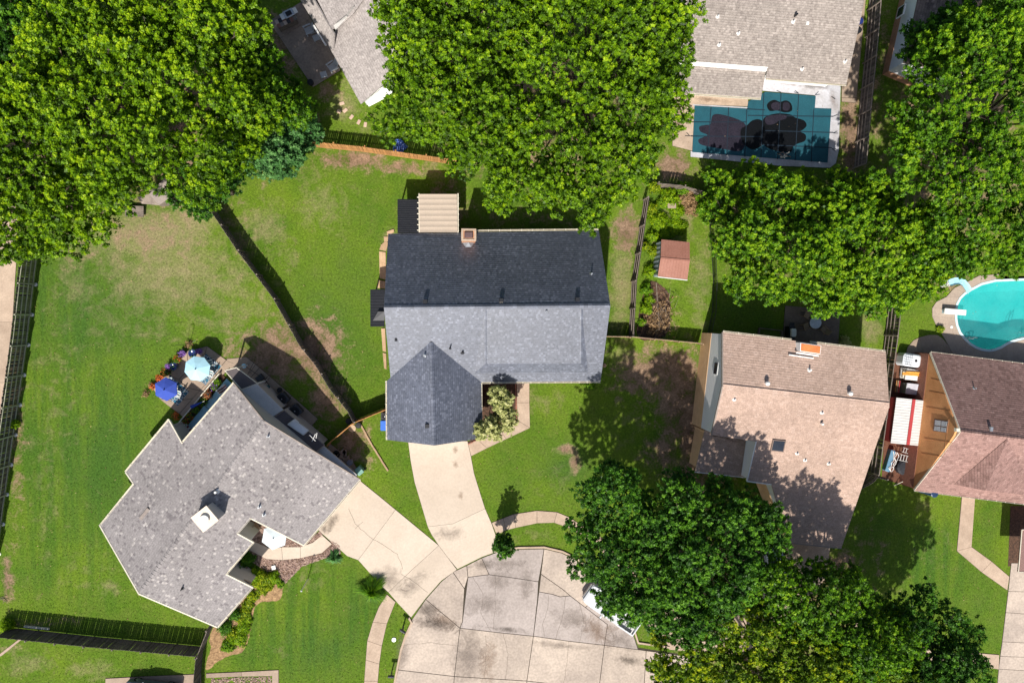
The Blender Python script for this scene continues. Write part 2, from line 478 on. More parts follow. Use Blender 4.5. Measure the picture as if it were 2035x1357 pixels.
siding_white = mat('siding_white', (0.80, 0.80, 0.79), (0.75, 0.75, 0.75), 1, 0.7, 0.1, 10, 0.05, stretch=(1, 1, 6))
siding_orange = mat('stucco_orange', (0.74, 0.36, 0.15), (0.62, 0.28, 0.11), 0.8, 0.85, 0.2, 10, 0.1)

L_bright = leafmat('leaves_spring_green', (0.026, 0.072, 0.003), (0.170, 0.335, 0.004), (0.42, 0.57, 0.010), 0.42)
L_mid = leafmat('leaves_mid_green', (0.020, 0.064, 0.004), (0.105, 0.26, 0.006), (0.30, 0.47, 0.012), 0.38)
L_deep = leafmat('leaves_deep_green', (0.013, 0.050, 0.006), (0.056, 0.170, 0.011), (0.16, 0.35, 0.020), 0.35)
L_blue = leafmat('leaves_bluish_green', (0.025, 0.08, 0.022), (0.09, 0.24, 0.06), (0.22, 0.42, 0.13), 0.32)
L_lime = leafmat('leaves_yellow_green', (0.022, 0.060, 0.003), (0.15, 0.27, 0.005), (0.50, 0.55, 0.012), 0.38)
L_pale = leafmat('leaves_variegated', (0.18, 0.22, 0.06), (0.48, 0.50, 0.19), (0.72, 0.70, 0.36), 0.3)
L_dry = leafmat('leaves_dry', (0.10, 0.06, 0.03), (0.30, 0.19, 0.09), (0.45, 0.30, 0.16), 0.2)
L_red = leafmat('flowers_orange', (0.25, 0.05, 0.01), (0.60, 0.13, 0.03), (0.75, 0.25, 0.06), 0.2)
L_purple = leafmat('flowers_purple', (0.10, 0.03, 0.12), (0.35, 0.16, 0.55), (0.55, 0.30, 0.75), 0.2)

# ------------------------------------------------------------ the ground
def axis(lo, hi, step, far):
    a = list(np.arange(lo, hi + step, step)); out = []
    d = step; x = hi
    right = []
    while x < far: d *= 1.6; x += d; right.append(x)
    d = step; x = lo; left = []
    while x > -far: d *= 1.6; x -= d; left.append(x)
    return np.array(left[::-1] + a + right)

xs = axis(-46, 56, 0.4, 500); ys = axis(-38, 34, 0.4, 500)
gx, gy = np.meshgrid(xs, ys)
# (px, py, rx, ry, dirt, dry, lush): worn, dry and lush areas of the lawns, with soft edges
SPOTS = [
    (300, 470, 130, 60, .5, .9, 0), (150, 500, 60, 45, .45, .55, 0), (150, 570, 45, 50, .25, .5, 0), (380, 440, 60, 60, .25, .8, 0), (340, 540, 150, 90, .1, .7, 0), (300, 600, 220, 90, 0, .35, 0), (430, 560, 70, 90, .2, .5, 0),
    (200, 600, 130, 120, 0, 0, .7), (120, 760, 70, 250, 0, .28, 0), (90, 900, 40, 300, 0, .3, 0), (200, 900, 100, 160, 0, 0, .5), (160, 1140, 130, 60, 0, .25, 0), (215, 1170, 30, 18, 0, .55, 0),
    (620, 700, 70, 80, .95, .2, 0), (560, 680, 90, 60, .8, .2, 0), (540, 710, 90, 70, .95, .2, 0), (650, 800, 50, 60, .85, .35, 0), (490, 670, 50, 40, .5, .4, 0), (450, 560, 60, 60, .1, .55, 0), (420, 640, 60, 40, .1, .4, 0),
    (700, 880, 38, 50, .95, 0, 0), (730, 920, 22, 40, .5, .3, 0), (690, 940, 30, 30, .5, .4, 0),
    (700, 318, 80, 22, .95, .3, 0), (790, 332, 90, 18, .75, .5, 0), (870, 345, 40, 25, .5, .5, 0), (640, 410, 50, 60, .2, .5, 0), (890, 380, 50, 40, .6, .3, 0), (520, 450, 60, 60, 0, .55, 0), (600, 360, 60, 40, 0, .3, 0), (640, 420, 30, 40, .2, .5, 0), (480, 470, 30, 60, .5, .5, 0),
    (640, 640, 80, 100, 0, 0, .55), (700, 560, 60, 80, 0, 0, .4), (900, 420, 60, 60, .6, .2, 0), (1050, 430, 150, 30, .5, 0, 0),
    (1245, 460, 34, 50, .95, .7, 0), (1235, 560, 25, 120, .25, .75, 0), (1222, 640, 18, 50, .1, .4, 0),
    (1300, 745, 100, 70, .95, .3, 0), (1240, 710, 40, 40, .3, .6, 0), (1350, 800, 60, 130, .95, .2, 0), (1335, 730, 80, 55, 1.0, .1, 0), (1370, 850, 45, 110, 1.0, .1, 0), (1320, 900, 60, 50, .8, .1, 0), (470, 600, 90, 110, .1, .45, 0), (250, 640, 160, 60, 0, .35, 0), (560, 500, 60, 50, 0, .35, 0), (680, 400, 60, 40, 0, .35, 0), (1060, 800, 50, 30, 0, .4, 0), (1100, 960, 60, 40, 0, .3, 0), (620, 1120, 50, 30, 0, .35, 0), (560, 1290, 70, 30, 0, .25, 0), (1250, 850, 50, 100, .1, .25, 0),
    (1122, 893, 24, 11, .95, 1.0, 0), (1143, 915, 12, 26, .95, 1.0, 0), (1125, 930, 55, 50, 0, 0, .75), (1090, 790, 60, 40, 0, .35, 0), (1010, 960, 60, 60, 0, 0, .25),
    (1390, 560, 30, 130, 0, .5, 0), (1345, 440, 40, 90, .1, .55, 0), (1370, 420, 20, 40, .4, .5, 0), (1320, 640, 40, 40, .55, .2, 0),
    (1480, 620, 60, 60, .1, 0, .4), (1730, 650, 30, 40, .2, .7, 0), (1700, 560, 100, 60, .4, 0, 0), (1380, 940, 80, 60, .8, 0, 0), (1340, 930, 60, 50, .6, 0, 0),
    (680, 210, 30, 30, .35, .75, 0), (650, 180, 30, 30, .7, .3, 0), (700, 180, 26, 30, .25, .6, 0), (600, 240, 50, 40, .6, .2, 0), (560, 100, 40, 90, .8, 0, 0), (720, 240, 40, 30, 0, .4, 0),
    (1340, 330, 60, 40, .9, .2, 0), (1690, 270, 30, 130, .95, .1, 0), (1740, 200, 20, 140, .6, 0, .2), (1760, 100, 18, 110, .6, 0, 0), (1320, 340, 40, 30, .8, .3, 0),
    (520, 1180, 60, 80, 0, .2, 0), (600, 1150, 60, 40, 0, .3, 0), (640, 1290, 80, 50, 0, 0, .6), (700, 1190, 50, 60, 0, 0, .3),
    (1010, 1060, 60, 20, 0, .3, 0), (1090, 1060, 60, 15, 0, .35, 0), (1830, 1010, 30, 20, .3, .5, 0), (1860, 1090, 60, 60, 0, .3, .2), (1740, 1080, 60, 60, .4, 0, .3), (1660, 1120, 60, 30, .9, 0, 0), (1960, 1090, 20, 60, 0, 0, .4),
    (1960, 1200, 60, 80, 0, 0, .3), (60, 1320, 60, 30, 0, .5, 0), (180, 1330, 60, 25, 0, .5, 0), (15, 1290, 25, 12, .5, .6, 0), (15, 1150, 14, 60, .85, .1, 0), (80, 1235, 100, 10, .6, 0, 0), (30, 820, 20, 250, .7, 0, 0),
    (780, 480, 20, 40, .3, .5, 0), (1880, 560, 80, 30, .7, .2, 0), (60, 250, 120, 200, .8, 0, 0), (300, 250, 200, 200, .8, 0, 0), (1100, 200, 250, 200, .8, 0, 0), (1600, 460, 200, 130, .7, 0, 0), (1900, 300, 200, 250, .8, 0, 0), (1500, 1150, 280, 200, .75, 0, 0),
]
dirt = np.zeros_like(gx); dry = np.zeros_like(gx); lush = np.zeros_like(gx); mow = np.zeros_like(gx)
for px, py, rx, ry in ((140, 850, 140, 330), (620, 1240, 150, 110), (100, 620, 90, 100), (1860, 1120, 90, 90)):
    p = W(px, py); mow = np.maximum(mow, np.exp(-(((gx - p.x) / (rx * .045)) ** 2 + ((gy - p.y) / (ry * .045)) ** 2) ** 2 * .8))
for px, py, rx, ry, a, b, c in SPOTS:
    p = W(px, py); k = 0.045
    d2 = ((gx - p.x) / (rx * k)) ** 2 + ((gy - p.y) / (ry * k)) ** 2
    w = np.exp(-d2 * 0.9)
    dirt = np.maximum(dirt, a * w); dry = np.maximum(dry, b * w); lush = np.maximum(lush, c * w)
nyg, nxg = gx.shape
gz = np.zeros_like(gx)
gv = np.stack([gx, gy, gz], -1).reshape(-1, 3)
idx = np.arange(nyg * nxg).reshape(nyg, nxg)
gf = np.stack([idx[:-1, :-1], idx[:-1, 1:], idx[1:, 1:], idx[1:, :-1]], -1).reshape(-1, 4)
me = bpy.data.meshes.new('lawn')
me.from_pydata(gv.tolist(), [], gf.tolist()); me.update()
for nm, arr in (('dirt', dirt), ('dry', dry), ('lush', lush), ('mow', mow)):
    at = me.attributes.new(nm, 'FLOAT', 'POINT'); at.data.foreach_set('value', arr.reshape(-1).astype(np.float32))
gm = bpy.data.materials.new('grass_and_soil'); gm.use_nodes = True

def ground_material(gm, disp=True):
    nt = gm.node_tree; N = nt.nodes; L = nt.links; b = N['Principled BSDF']
    b.inputs['Roughness'].default_value = 0.95; b.inputs['Specular IOR Level'].default_value = 0.1
    geo = N.new('ShaderNodeNewGeometry')
    def noise(s, det=5, rough=0.6, dist=0.0, st=None):
        n = N.new('ShaderNodeTexNoise'); n.inputs['Scale'].default_value = s; n.inputs['Detail'].default_value = det
        n.inputs['Roughness'].default_value = rough; n.inputs['Distortion'].default_value = dist
        if st:
            mp = N.new('ShaderNodeMapping'); mp.inputs['Scale'].default_value = st[:3]; mp.inputs['Rotation'].default_value = (0, 0, st[3])
            L.new(geo.outputs['Position'], mp.inputs[0]); L.new(mp.outputs[0], n.inputs['Vector'])
        else: L.new(geo.outputs['Position'], n.inputs['Vector'])
        return n.outputs[0]
    def mrange(x, a, bb, c=0.0, d=1.0):
        n = N.new('ShaderNodeMapRange'); n.inputs[1].default_value = a; n.inputs[2].default_value = bb; n.inputs[3].default_value = c; n.inputs[4].default_value = d
        L.new(x, n.inputs[0]); return n.outputs[0]
    def math_(op, a, bb):
        n = N.new('ShaderNodeMath'); n.operation = op
        for i, x in enumerate((a, bb)):
            if hasattr(x, 'links'): L.new(x, n.inputs[i])
            else: n.inputs[i].default_value = x
        return n.outputs[0]
    def mixc(f, a, bb, bt='MIX'):
        n = N.new('ShaderNodeMix'); n.data_type = 'RGBA'; n.blend_type = bt
        if hasattr(f, 'links'): L.new(f, n.inputs[0])
        else: n.inputs[0].default_value = f
        for i, x in ((6, a), (7, bb)):
            if hasattr(x, 'links'): L.new(x, n.inputs[i])
            else: n.inputs[i].default_value = (*x, 1)
        return n.outputs[2]
    def attr(nm):
        n = N.new('ShaderNodeAttribute'); n.attribute_name = nm; return n.outputs['Fac']
    big = noise(0.16, 5, 0.6, 0.5); mid = noise(0.9, 6, 0.68, 0.4); fine = noise(5.5, 6, 0.75); vfine = noise(17, 3, 0.7); str_ = noise(1.0, 3, 0.6, 0.0, (1.1, 0.07, 1, 0.14))
    green = mixc(mrange(big, .35, .65), (0.070, 0.138, 0.012), (0.118, 0.186, 0.014))
    green = mixc(mrange(mid, .42, .75, 0, .6), green, (0.135, 0.165, 0.032))
    green = mixc(math_('MULTIPLY', attr('mow'), mrange(str_, .42, .58, 0, .62)), green, (0.040, 0.105, 0.013))
    green = mixc(math_('MULTIPLY', attr('lush'), mrange(mid, .3, .6, .6, 1)), green, (0.040, 0.098, 0.020))
    dr = math_('ADD', attr('dry'), mrange(mid, .3, .75, -.40, .20))
    green = mixc(mrange(dr, .12, .85), green, (0.27, 0.225, 0.120))
    dt = math_('ADD', attr('dirt'), mrange(mid, .3, .72, -.48, .30))
    dt = math_('ADD', dt, mrange(fine, .3, .7, -.2, .2))
    earth = mixc(mrange(mid, .35, .65), (0.12, 0.075, 0.048), (0.28, 0.19, 0.125))
    col = mixc(mrange(dt, .3, .72), green, earth)
    m1 = mrange(fine, .28, .72, .48, 1.5); m2 = mrange(vfine, .3, .7, .62, 1.38)
    mm = math_('MULTIPLY', m1, m2)
    col = mixc(1.0, col, mm, 'MULTIPLY')
    L.new(col, b.inputs['Base Color'])
    bp = N.new('ShaderNodeBump'); bp.inputs['Strength'].default_value = 0.7; bp.inputs['Distance'].default_value = 0.05
    L.new(math_('ADD', fine, math_('MULTIPLY', vfine, 0.6)), bp.inputs['Height']); L.new(bp.outputs[0], b.inputs['Normal'])
ground_material(gm)
me.materials.append(gm)
lawn = bpy.data.objects.new('lawn', me); COL.objects.link(lawn); tag(lawn, kind='structure')

# grass blades standing in the lawns: coloured by the same recipe as the sheet they grow from
def pip(poly, x, y):
    ins = np.zeros(x.shape, bool); n = len(poly)
    for i in range(n):
        x1, y1 = poly[i - 1][0], poly[i - 1][1]; x2, y2 = poly[i][0], poly[i][1]
        c = ((y1 > y) != (y2 > y)) & (x < (x2 - x1) * (y - y1) / ((y2 - y1) if y2 != y1 else 1e-9) + x1)
        ins ^= c
    return ins

NOGRASS = []     # hard-surfaced areas (xy polygons), filled in below

# ------------------------------------------------------------ paving
def slabs(name, parts, m, label=None, top=0.05, gap=0.02, base=None, mats=None, bz=0.02, holder=None):
    """a paved surface: dark joint bed with every slab its own piece"""
    root = None
    polys = [[Vector((p.x, p.y)) for p in WP(q)] for q in parts]
    bed = MB()
    for q in polys: bed.prism(inset(q, -0.01), -0.05, bz); NOGRASS.append(q)
    c = polys[0][0]
    root = bed.build(name, joint, loc=(c.x, c.y, 0), kind='structure')
    for i, q in enumerate(polys):
        mm = mats[i] if mats and mats[i] else m
        MB().prism(inset(q, gap), 0.0, top).build('slab', mm, root)
    return root

# cul-de-sac
A = [(817, 1233), (846, 1190), (877, 1155), (909, 1132), (957, 1108), (987, 1097), (1030, 1091), (1081, 1090), (1116, 1098), (1144, 1112), (1190, 1147), (1225, 1185), (1250, 1235), (1268, 1290), (1278, 1360), (1282, 1430)]
road_parts = [
    [(817, 1233), (846, 1190), (914, 1247), (903, 1343), (791, 1330), (800, 1281)],
    [(846, 1190), (877, 1155), (900, 1136), (923, 1169), (919, 1235), (914, 1247)],
    [(900, 1136), (927.5, 1123), (930, 1146), (923, 1169)],
    [(927.5, 1123), (957, 1108), (972, 1141), (930, 1146)],
    [(957, 1108), (987, 1097), (1030, 1091), (1081, 1090), (1076, 1122), (1070, 1155), (1010, 1146), (972, 1141)],
    [(930, 1146), (972, 1141), (1010, 1146), (1070, 1155), (1068, 1190), (1060, 1263), (990, 1256), (914, 1247), (919, 1235)],
    [(1081, 1090), (1116, 1098), (1144, 1112), (1190, 1147), (1210, 1168), (1163, 1206), (1133, 1183), (1118, 1170), (1075, 1140)],
    [(1075, 1140), (1118, 1170), (1133, 1183), (1113, 1185), (1098, 1180), (1071, 1175)],
    [(1071, 1175), (1098, 1180), (1113, 1185), (1133, 1183), (1163, 1206), (1207, 1240), (1201, 1281), (1130, 1273), (1060, 1263)],
    [(1163, 1206), (1210, 1168), (1225, 1185), (1250, 1235), (1268, 1290), (1201, 1281), (1207, 1240)],
    [(914, 1247), (990, 1256), (1060, 1263), (1047, 1352), (903, 1343)],
    [(1060, 1263), (1130, 1273), (1201, 1281), (1190, 1368), (1047, 1352)],
    [(1201, 1281), (1284, 1292), (1279, 1378), (1190, 1368)],
    [(791, 1330), (903, 1343), (895, 1440), (770, 1430)], [(903, 1343), (1047, 1352), (1040, 1450), (895, 1440)],
    [(1047, 1352), (1190, 1368), (1182, 1455), (1040, 1450)], [(1190, 1368), (1279, 1378), (1275, 1460), (1182, 1455)],
    [(1284, 1292), (1380, 1305), (1372, 1390), (1279, 1378)], [(1279, 1378), (1372, 1390), (1366, 1470), (1275, 1460)],
]
rb_ = [Vector((p.x, p.y)) for p in WP([(817, 1233), (846, 1190), (877, 1155), (900, 1136), (927.5, 1123), (957, 1108), (987, 1097), (1030, 1091), (1081, 1090), (1116, 1098), (1144, 1112), (1190, 1147), (1225, 1185), (1250, 1235), (1268, 1286), (1380, 1303), (1366, 1470), (770, 1430), (791, 1330), (800, 1281)])]
NOGRASS.append(rb_); MB().prism(rb_, -.05, .008).build('road_bed', joint, kind='structure')
G_ = concrete_road_grey
slabs('road', road_parts, concrete_road, mats=[None, None, None, None, G_, G_, None, None, G_, G_, None, None, None] + [None] * 6, gap=0.028, top=0.035, bz=0.012)

# kerb round the bulb and along the entry
kerb = strip([W(*p) for p in [(783, 1362), (788, 1335), (797, 1290), (806, 1262), (818, 1236), (812, 1226)]], 0.17, 0, 0.13)
kerb.build('kerb', concrete_walk, kind='structure')
kerb2 = strip([W(*p) for p in [(985, 1095), (1030, 1087.5), (1081, 1086.5), (1117, 1095), (1146, 1109), (1193, 1144), (1229, 1183), (1254, 1233), (1268, 1276), (1330, 1285)]], 0.17, 0, 0.13)
kerb2.build('kerb', concrete_walk, kind='structure')

# driveway of the slate-roofed house
slabs('driveway', [
    [(811, 876), (929, 876), (936, 907), (942, 940), (955, 982), (964, 1010), (900, 1040), (850, 1046), (838, 1005), (824, 958), (816, 915)],
    [(850, 1046), (900, 1040), (964, 1010), (977, 1040), (986, 1066), (985, 1096), (957, 1106), (909, 1130), (890, 1107), (872, 1083), (858, 1062)]], concrete, gap=0.012, top=0.055)
# driveway of the grey speckled-roof house
slabs('driveway', [
    [(632, 1052), (716, 955), (752, 984), (786, 1012), (712, 1112), (690, 1104)],
    [(786, 1012), (872, 1083), (818, 1132), (772, 1176), (760, 1166), (712, 1112)],
    [(872, 1083), (890, 1107), (908, 1131), (877, 1153), (846, 1188), (817, 1226), (790, 1197), (772, 1176), (818, 1132)]], concrete, gap=0.012, top=0.055)
# walk in front of the slate house
slabs('walkway', [
    [(1027, 758), (1052, 758), (1052, 800), (1027, 800)], [(1027, 800), (1052, 800), (1053, 850), (1029, 835)],
    [(1029, 835), (1053, 850), (1006, 872), (993, 852)], [(993, 852), (1006, 872), (968, 890), (950, 874)],
    [(950, 874), (968, 890), (936, 906), (930, 880)]], concrete_walk, gap=0.012, top=0.06)
# sidewalks
slabs('pavement', [
    [(769, 1180), (786, 1195), (769, 1238), (741, 1235), (753, 1205)], [(741, 1235), (769, 1238), (759, 1282), (730, 1272)],
    [(730, 1272), (759, 1282), (754, 1318), (727, 1310)], [(727, 1310), (754, 1318), (751, 1352), (724, 1352)], [(724, 1352), (751, 1352), (747, 1420), (720, 1420)]], concrete_walk, gap=0.015, top=0.06)
slabs('pavement', [
    [(977, 1038), (1000, 1029), (1005, 1053), (987, 1062)], [(1000, 1029), (1021, 1021), (1025, 1048), (1005, 1053)], [(1021, 1021), (1067, 1014), (1067, 1039), (1025, 1048)],
    [(1067, 1014), (1107, 1017), (1101, 1038), (1067, 1039)], [(1107, 1017), (1133, 1028), (1127, 1047), (1101, 1038)], [(1133, 1028), (1155, 1043), (1146, 1057), (1127, 1047)],
    [(1155, 1043), (1215, 1080), (1203, 1101), (1146, 1057)], [(1215, 1080), (1262, 1140), (1246, 1152), (1203, 1101)], [(1262, 1140), (1290, 1205), (1272, 1212), (1246, 1152)], [(1290, 1205), (1320, 1262), (1300, 1268), (1272, 1212)]], concrete_walk, gap=0.015, top=0.06)
slabs('pavement', [
    [(1985, 1300), (1936, 1296), (1930, 1320), (1984, 1329)], [(1936, 1296), (1885, 1298), (1880, 1316), (1930, 1320)], [(1885, 1298), (1862, 1305), (1830, 1275), (1812, 1283), (1850, 1312), (1880, 1316)],
    [(1830, 1275), (1780, 1250), (1768, 1265), (1812, 1283)], [(1780, 1250), (1700, 1235), (1696, 1255), (1768, 1265)]], concrete_walk, gap=0.015, top=0.06)
# front walk and driveway of the brown-roofed house on the right
slabs('walkway', [
    [(1911, 985), (1937, 988), (1930, 1086), (1901, 1094)], [(1901, 1094), (1930, 1086), (1970, 1115), (1950, 1136)], [(1950, 1136), (1970, 1115), (2005, 1145), (2001, 1172)]], concrete_walk, gap=0.012, top=0.06)
slabs('driveway', [
    [(2009, 1118), (2075, 1118), (2075, 1176), (2003, 1174)], [(2003, 1174), (2075, 1176), (2075, 1222), (1998, 1216)], [(1998, 1216), (2075, 1222), (2075, 1278), (1991, 1274)],
    [(1991, 1274), (2075, 1278), (2075, 1306), (1987, 1303)], [(1987, 1303), (2075, 1306), (2075, 1334), (1984, 1328)], [(1984, 1328), (2075, 1334), (2075, 1420), (1976, 1420)]], concrete_road, gap=0.02, top=0.055)
# driveway of the tan-roofed house under the trees
slabs('driveway', [
    [(1500, 1070), (1650, 1085), (1640, 1150), (1490, 1135)], [(1490, 1135), (1640, 1150), (1560, 1240), (1420, 1190)], [(1420, 1190), (1560, 1240), (1480, 1300), (1330, 1290), (1300, 1215)]], concrete_walk, gap=0.015, top=0.055)
# alley paving past the left fence
slabs('alley', [[(-70, 515), (33, 515), (25, 640), (-78, 640)], [(-78, 640), (25, 640), (10, 760), (-90, 760)], [(-90, 760), (10, 760), (-4, 880), (-100, 880)], [(-100, 880), (-4, 880), (-20, 1010), (-110, 1010)], [(-70, 400), (40, 400), (33, 515), (-70, 515)]], concrete_walk, gap=0.01, top=0.03)
# neighbour's walk at the bottom left
slabs('walkway', [[(210, 1347), (285, 1343), (285, 1362), (210, 1365)], [(285, 1343), (400, 1338), (400, 1362), (285, 1362)], [(410, 1337), (480, 1334), (480, 1343), (410, 1346)], [(480, 1334), (554, 1330), (554, 1400), (541, 1400), (541, 1342), (480, 1343)]], concrete_patio, gap=0.012, top=0.06)
slabs('kerb_strip', [[(-20, 1308), (2, 1297), (40, 1268), (43, 1270), (5, 1301), (-20, 1314)]], concrete_walk, gap=0.0, top=0.06)

# soft stains with a shape of their own on the paving
def stain_mat(name, c, amt):
    m = bpy.data.materials.new(name); m.use_nodes = True
    nt = m.node_tree; N = nt.nodes; L = nt.links; b = N['Principled BSDF']; b.inputs['Roughness'].default_value = 0.9
    b.inputs['Base Color'].default_value = (*c, 1)
    at = N.new('ShaderNodeAttribute'); at.attribute_name = 'fade'
    geo = N.new('ShaderNodeNewGeometry')
    n = N.new('ShaderNodeTexNoise'); n.inputs['Scale'].default_value = 1.1; n.inputs['Detail'].default_value = 12; n.inputs['Roughness'].default_value = 0.78; n.inputs['Distortion'].default_value = 0.8
    L.new(geo.outputs['Position'], n.inputs['Vector'])
    nm_ = N.new('ShaderNodeMath'); nm_.operation = 'MULTIPLY'; nm_.inputs[1].default_value = 2.4; L.new(n.outputs[0], nm_.inputs[0])
    a = N.new('ShaderNodeMath'); a.operation = 'ADD'; L.new(at.outputs['Fac'], a.inputs[0]); L.new(nm_.outputs[0], a.inputs[1])
    r = N.new('ShaderNodeMapRange'); r.inputs[1].default_value = 1.30; r.inputs[2].default_value = 2.05; r.inputs[4].default_value = amt
    L.new(a.outputs[0], r.inputs[0]); L.new(r.outputs[0], b.inputs['Alpha'])
    return m
st_dark = stain_mat('stain_dark', (0.09, 0.07, 0.055), 0.6)
st_grey = stain_mat('stain_grey', (0.19, 0.155, 0.13), 0.42)
st_brown = stain_mat('stain_brown', (0.22, 0.14, 0.09), 0.5)
def stain(px, py, rx, ry, rot, m, z, name='stain'):
    c = W(px, py); k = 0.045; n = 20; a = math.radians(-rot)
    vs = [(0, 0, 0)] + [tuple(rot_z((rx * k * math.cos(t) * r_, ry * k * math.sin(t) * r_, 0), a)) for t, r_ in [(2 * math.pi * i / n, rnd.uniform(.85, 1.15)) for i in range(n)]]
    me = bpy.data.meshes.new(name); me.from_pydata(vs, [], [(0, 1 + i, 1 + (i + 1) % n) for i in range(n)])
    at = me.attributes.new('fade', 'FLOAT', 'POINT'); at.data.foreach_set('value', [0.75] + [0.0] * n)
    me.materials.append(m); o = bpy.data.objects.new(name, me); o.location = (c.x, c.y, z); COL.objects.link(o)
    tag(o, kind='stuff'); return o
zi = [0]
def sz(b):
    zi[0] += 1; return b + 0.004 + 0.0012 * (zi[0] % 12)
for a in [(850, 1215, 45, 22, 35, st_dark), (880, 1232, 36, 22, 25, st_brown), (868, 1240, 60, 16, 12, st_dark), (1000, 1120, 60, 18, 5, st_grey), (960, 1122, 30, 12, 0, st_grey), (1010, 1250, 55, 9, 10, st_dark), (990, 1150, 45, 30, 0, st_grey), (1045, 1160, 20, 50, 0, st_grey),
          (1140, 1230, 60, 30, 20, st_grey), (1190, 1255, 55, 30, 30, st_brown), (1230, 1270, 50, 26, 20, st_grey), (1110, 1282, 80, 10, 8, st_grey), (800, 1300, 18, 50, 10, st_grey), (930, 1300, 40, 80, 5, st_grey), (970, 1320, 20, 60, 5, st_brown), (1250, 1310, 40, 14, 10, st_dark), (960, 1200, 60, 30, 0, st_grey)]:
    stain(*a, sz(0.035))
for a in [(905, 893, 8, 10, 0, st_brown), (905, 922, 8, 9, 0, st_brown), (660, 1035, 26, 14, -45, st_dark), (645, 1052, 14, 10, 0, st_dark), (915, 985, 7, 10, 0, st_brown), (775, 1150, 40, 30, 20, st_grey), (890, 1060, 40, 20, 0, st_grey), (820, 1160, 50, 20, -40, st_grey), (1040, 840, 0.1, 0.1, 0, st_grey)]:
    stain(*a, sz(0.055))

for a in [(1560, 165, 50, 8, 5, st_brown), (1620, 172, 40, 8, 5, st_dark), (1410, 199, 50, 6, 4, st_brown), (1345, 245, 12, 40, 0, st_brown), (1655, 200, 14, 20, 0, st_brown)]:
    stain(*a, sz(0.085))
# cracks: thin dark seams, each a real strip
def crack(name, pts, z, w=0.03, m=joint):
    q = []
    for i, (a, b) in enumerate(zip(pts[:-1], pts[1:])):
        A_, B_ = W(*a), W(*b); n = max(1, int((B_ - A_).length / 0.35)); s = (B_ - A_).normalized().cross(Vector((0, 0, 1)))
        for k in range(n): q.append(A_.lerp(B_, k / n) + s * rnd.uniform(-.05, .05) * (k > 0))
    q.append(W(*pts[-1]))
    strip(q, w, z - 0.01, z).build(name, m, kind='structure')
crack('crack', [(693, 1010), (706, 1040), (735, 1066), (790, 1100), (800, 1130)], 0.059, 0.022)
crack('crack', [(722, 1036), (706, 1050)], 0.0586, 0.02)
crack('crack', [(798, 1140), (830, 1160), (850, 1176)], 0.0594, 0.02)
crack('crack', [(965, 1262), (966, 1320), (962, 1345)], 0.0391, 0.02)
crack('crack', [(985, 1146), (984, 1200), (980, 1250)], 0.0393, 0.015)
crack('crack', [(1124, 1185), (1120, 1215), (1104, 1270)], 0.0397, 0.02)

for pts in ([(800, 1281), (850, 1276), (912, 1282)], [(1130, 1273), (1126, 1320), (1120, 1361)], [(1000, 1258), (1010, 1300), (1004, 1349)], [(940, 1146), (960, 1180), (955, 1215), (975, 1252)], [(1090, 1182), (1088, 1210), (1078, 1240), (1082, 1264)], [(1150, 1196), (1160, 1230), (1152, 1274)], [(850, 1195), (866, 1212), (880, 1218)]):
    crack('crack', pts, 0.0395, 0.018)
# planting beds and bare earth sheets
def smooth_ring(q, k=5, jit=0.0):
    out = []; n = len(q)
    for i in range(n):
        p0, p1, p2, p3 = q[i - 1], q[i], q[(i + 1) % n], q[(i + 2) % n]
        for j in range(k):
            t = j / k; v = .5 * ((2 * p1) + (p2 - p0) * t + (2 * p0 - 5 * p1 + 4 * p2 - p3) * t * t + (3 * p1 - p0 - 3 * p2 + p3) * t ** 3)
            out.append(Vector((v[0] + rnd.uniform(-jit, jit), v[1] + rnd.uniform(-jit, jit))))
    return out
def bed(name, pts, m, top=0.02, kind='structure', soft=False):
    q = [Vector((p.x, p.y)) for p in WP(pts)]
    if soft: q = smooth_ring(q, 6, .07)
    NOGRASS.append(q)
    return MB().prism(q, -0.05, top).build(name, m, kind=kind)
bed('planting_bed', [(958, 758), (1026, 758), (1028, 834), (935, 882), (928, 878), (955, 866)], mulch)
bed('planting_bed', [(418, 1290), (424, 1250), (500, 1165), (520, 1128), (560, 1150), (555, 1190), (512, 1200), (498, 1250), (485, 1290), (440, 1310), (410, 1330)], straw, soft=True)
bed('planting_bed', [(1318, 570), (1330, 590), (1330, 650), (1310, 672), (1268, 670), (1275, 600), (1292, 560)], mulch, soft=True)
bed('soil_patch', [(1770, 700), (1850, 705), (1838, 900), (1830, 975), (1752, 950), (1756, 880)], soil_red)
bed('soil_patch', [(2008, 1005), (2040, 1005), (2040, 1118), (2003, 1125)], mulch)
bed('rock_bed', [(470, 1055), (500, 1030), (604, 1083), (635, 1054), (648, 1072), (675, 1080), (676, 1100), (640, 1110), (600, 1125), (565, 1160), (500, 1115), (470, 1090)], soil, 0.03)

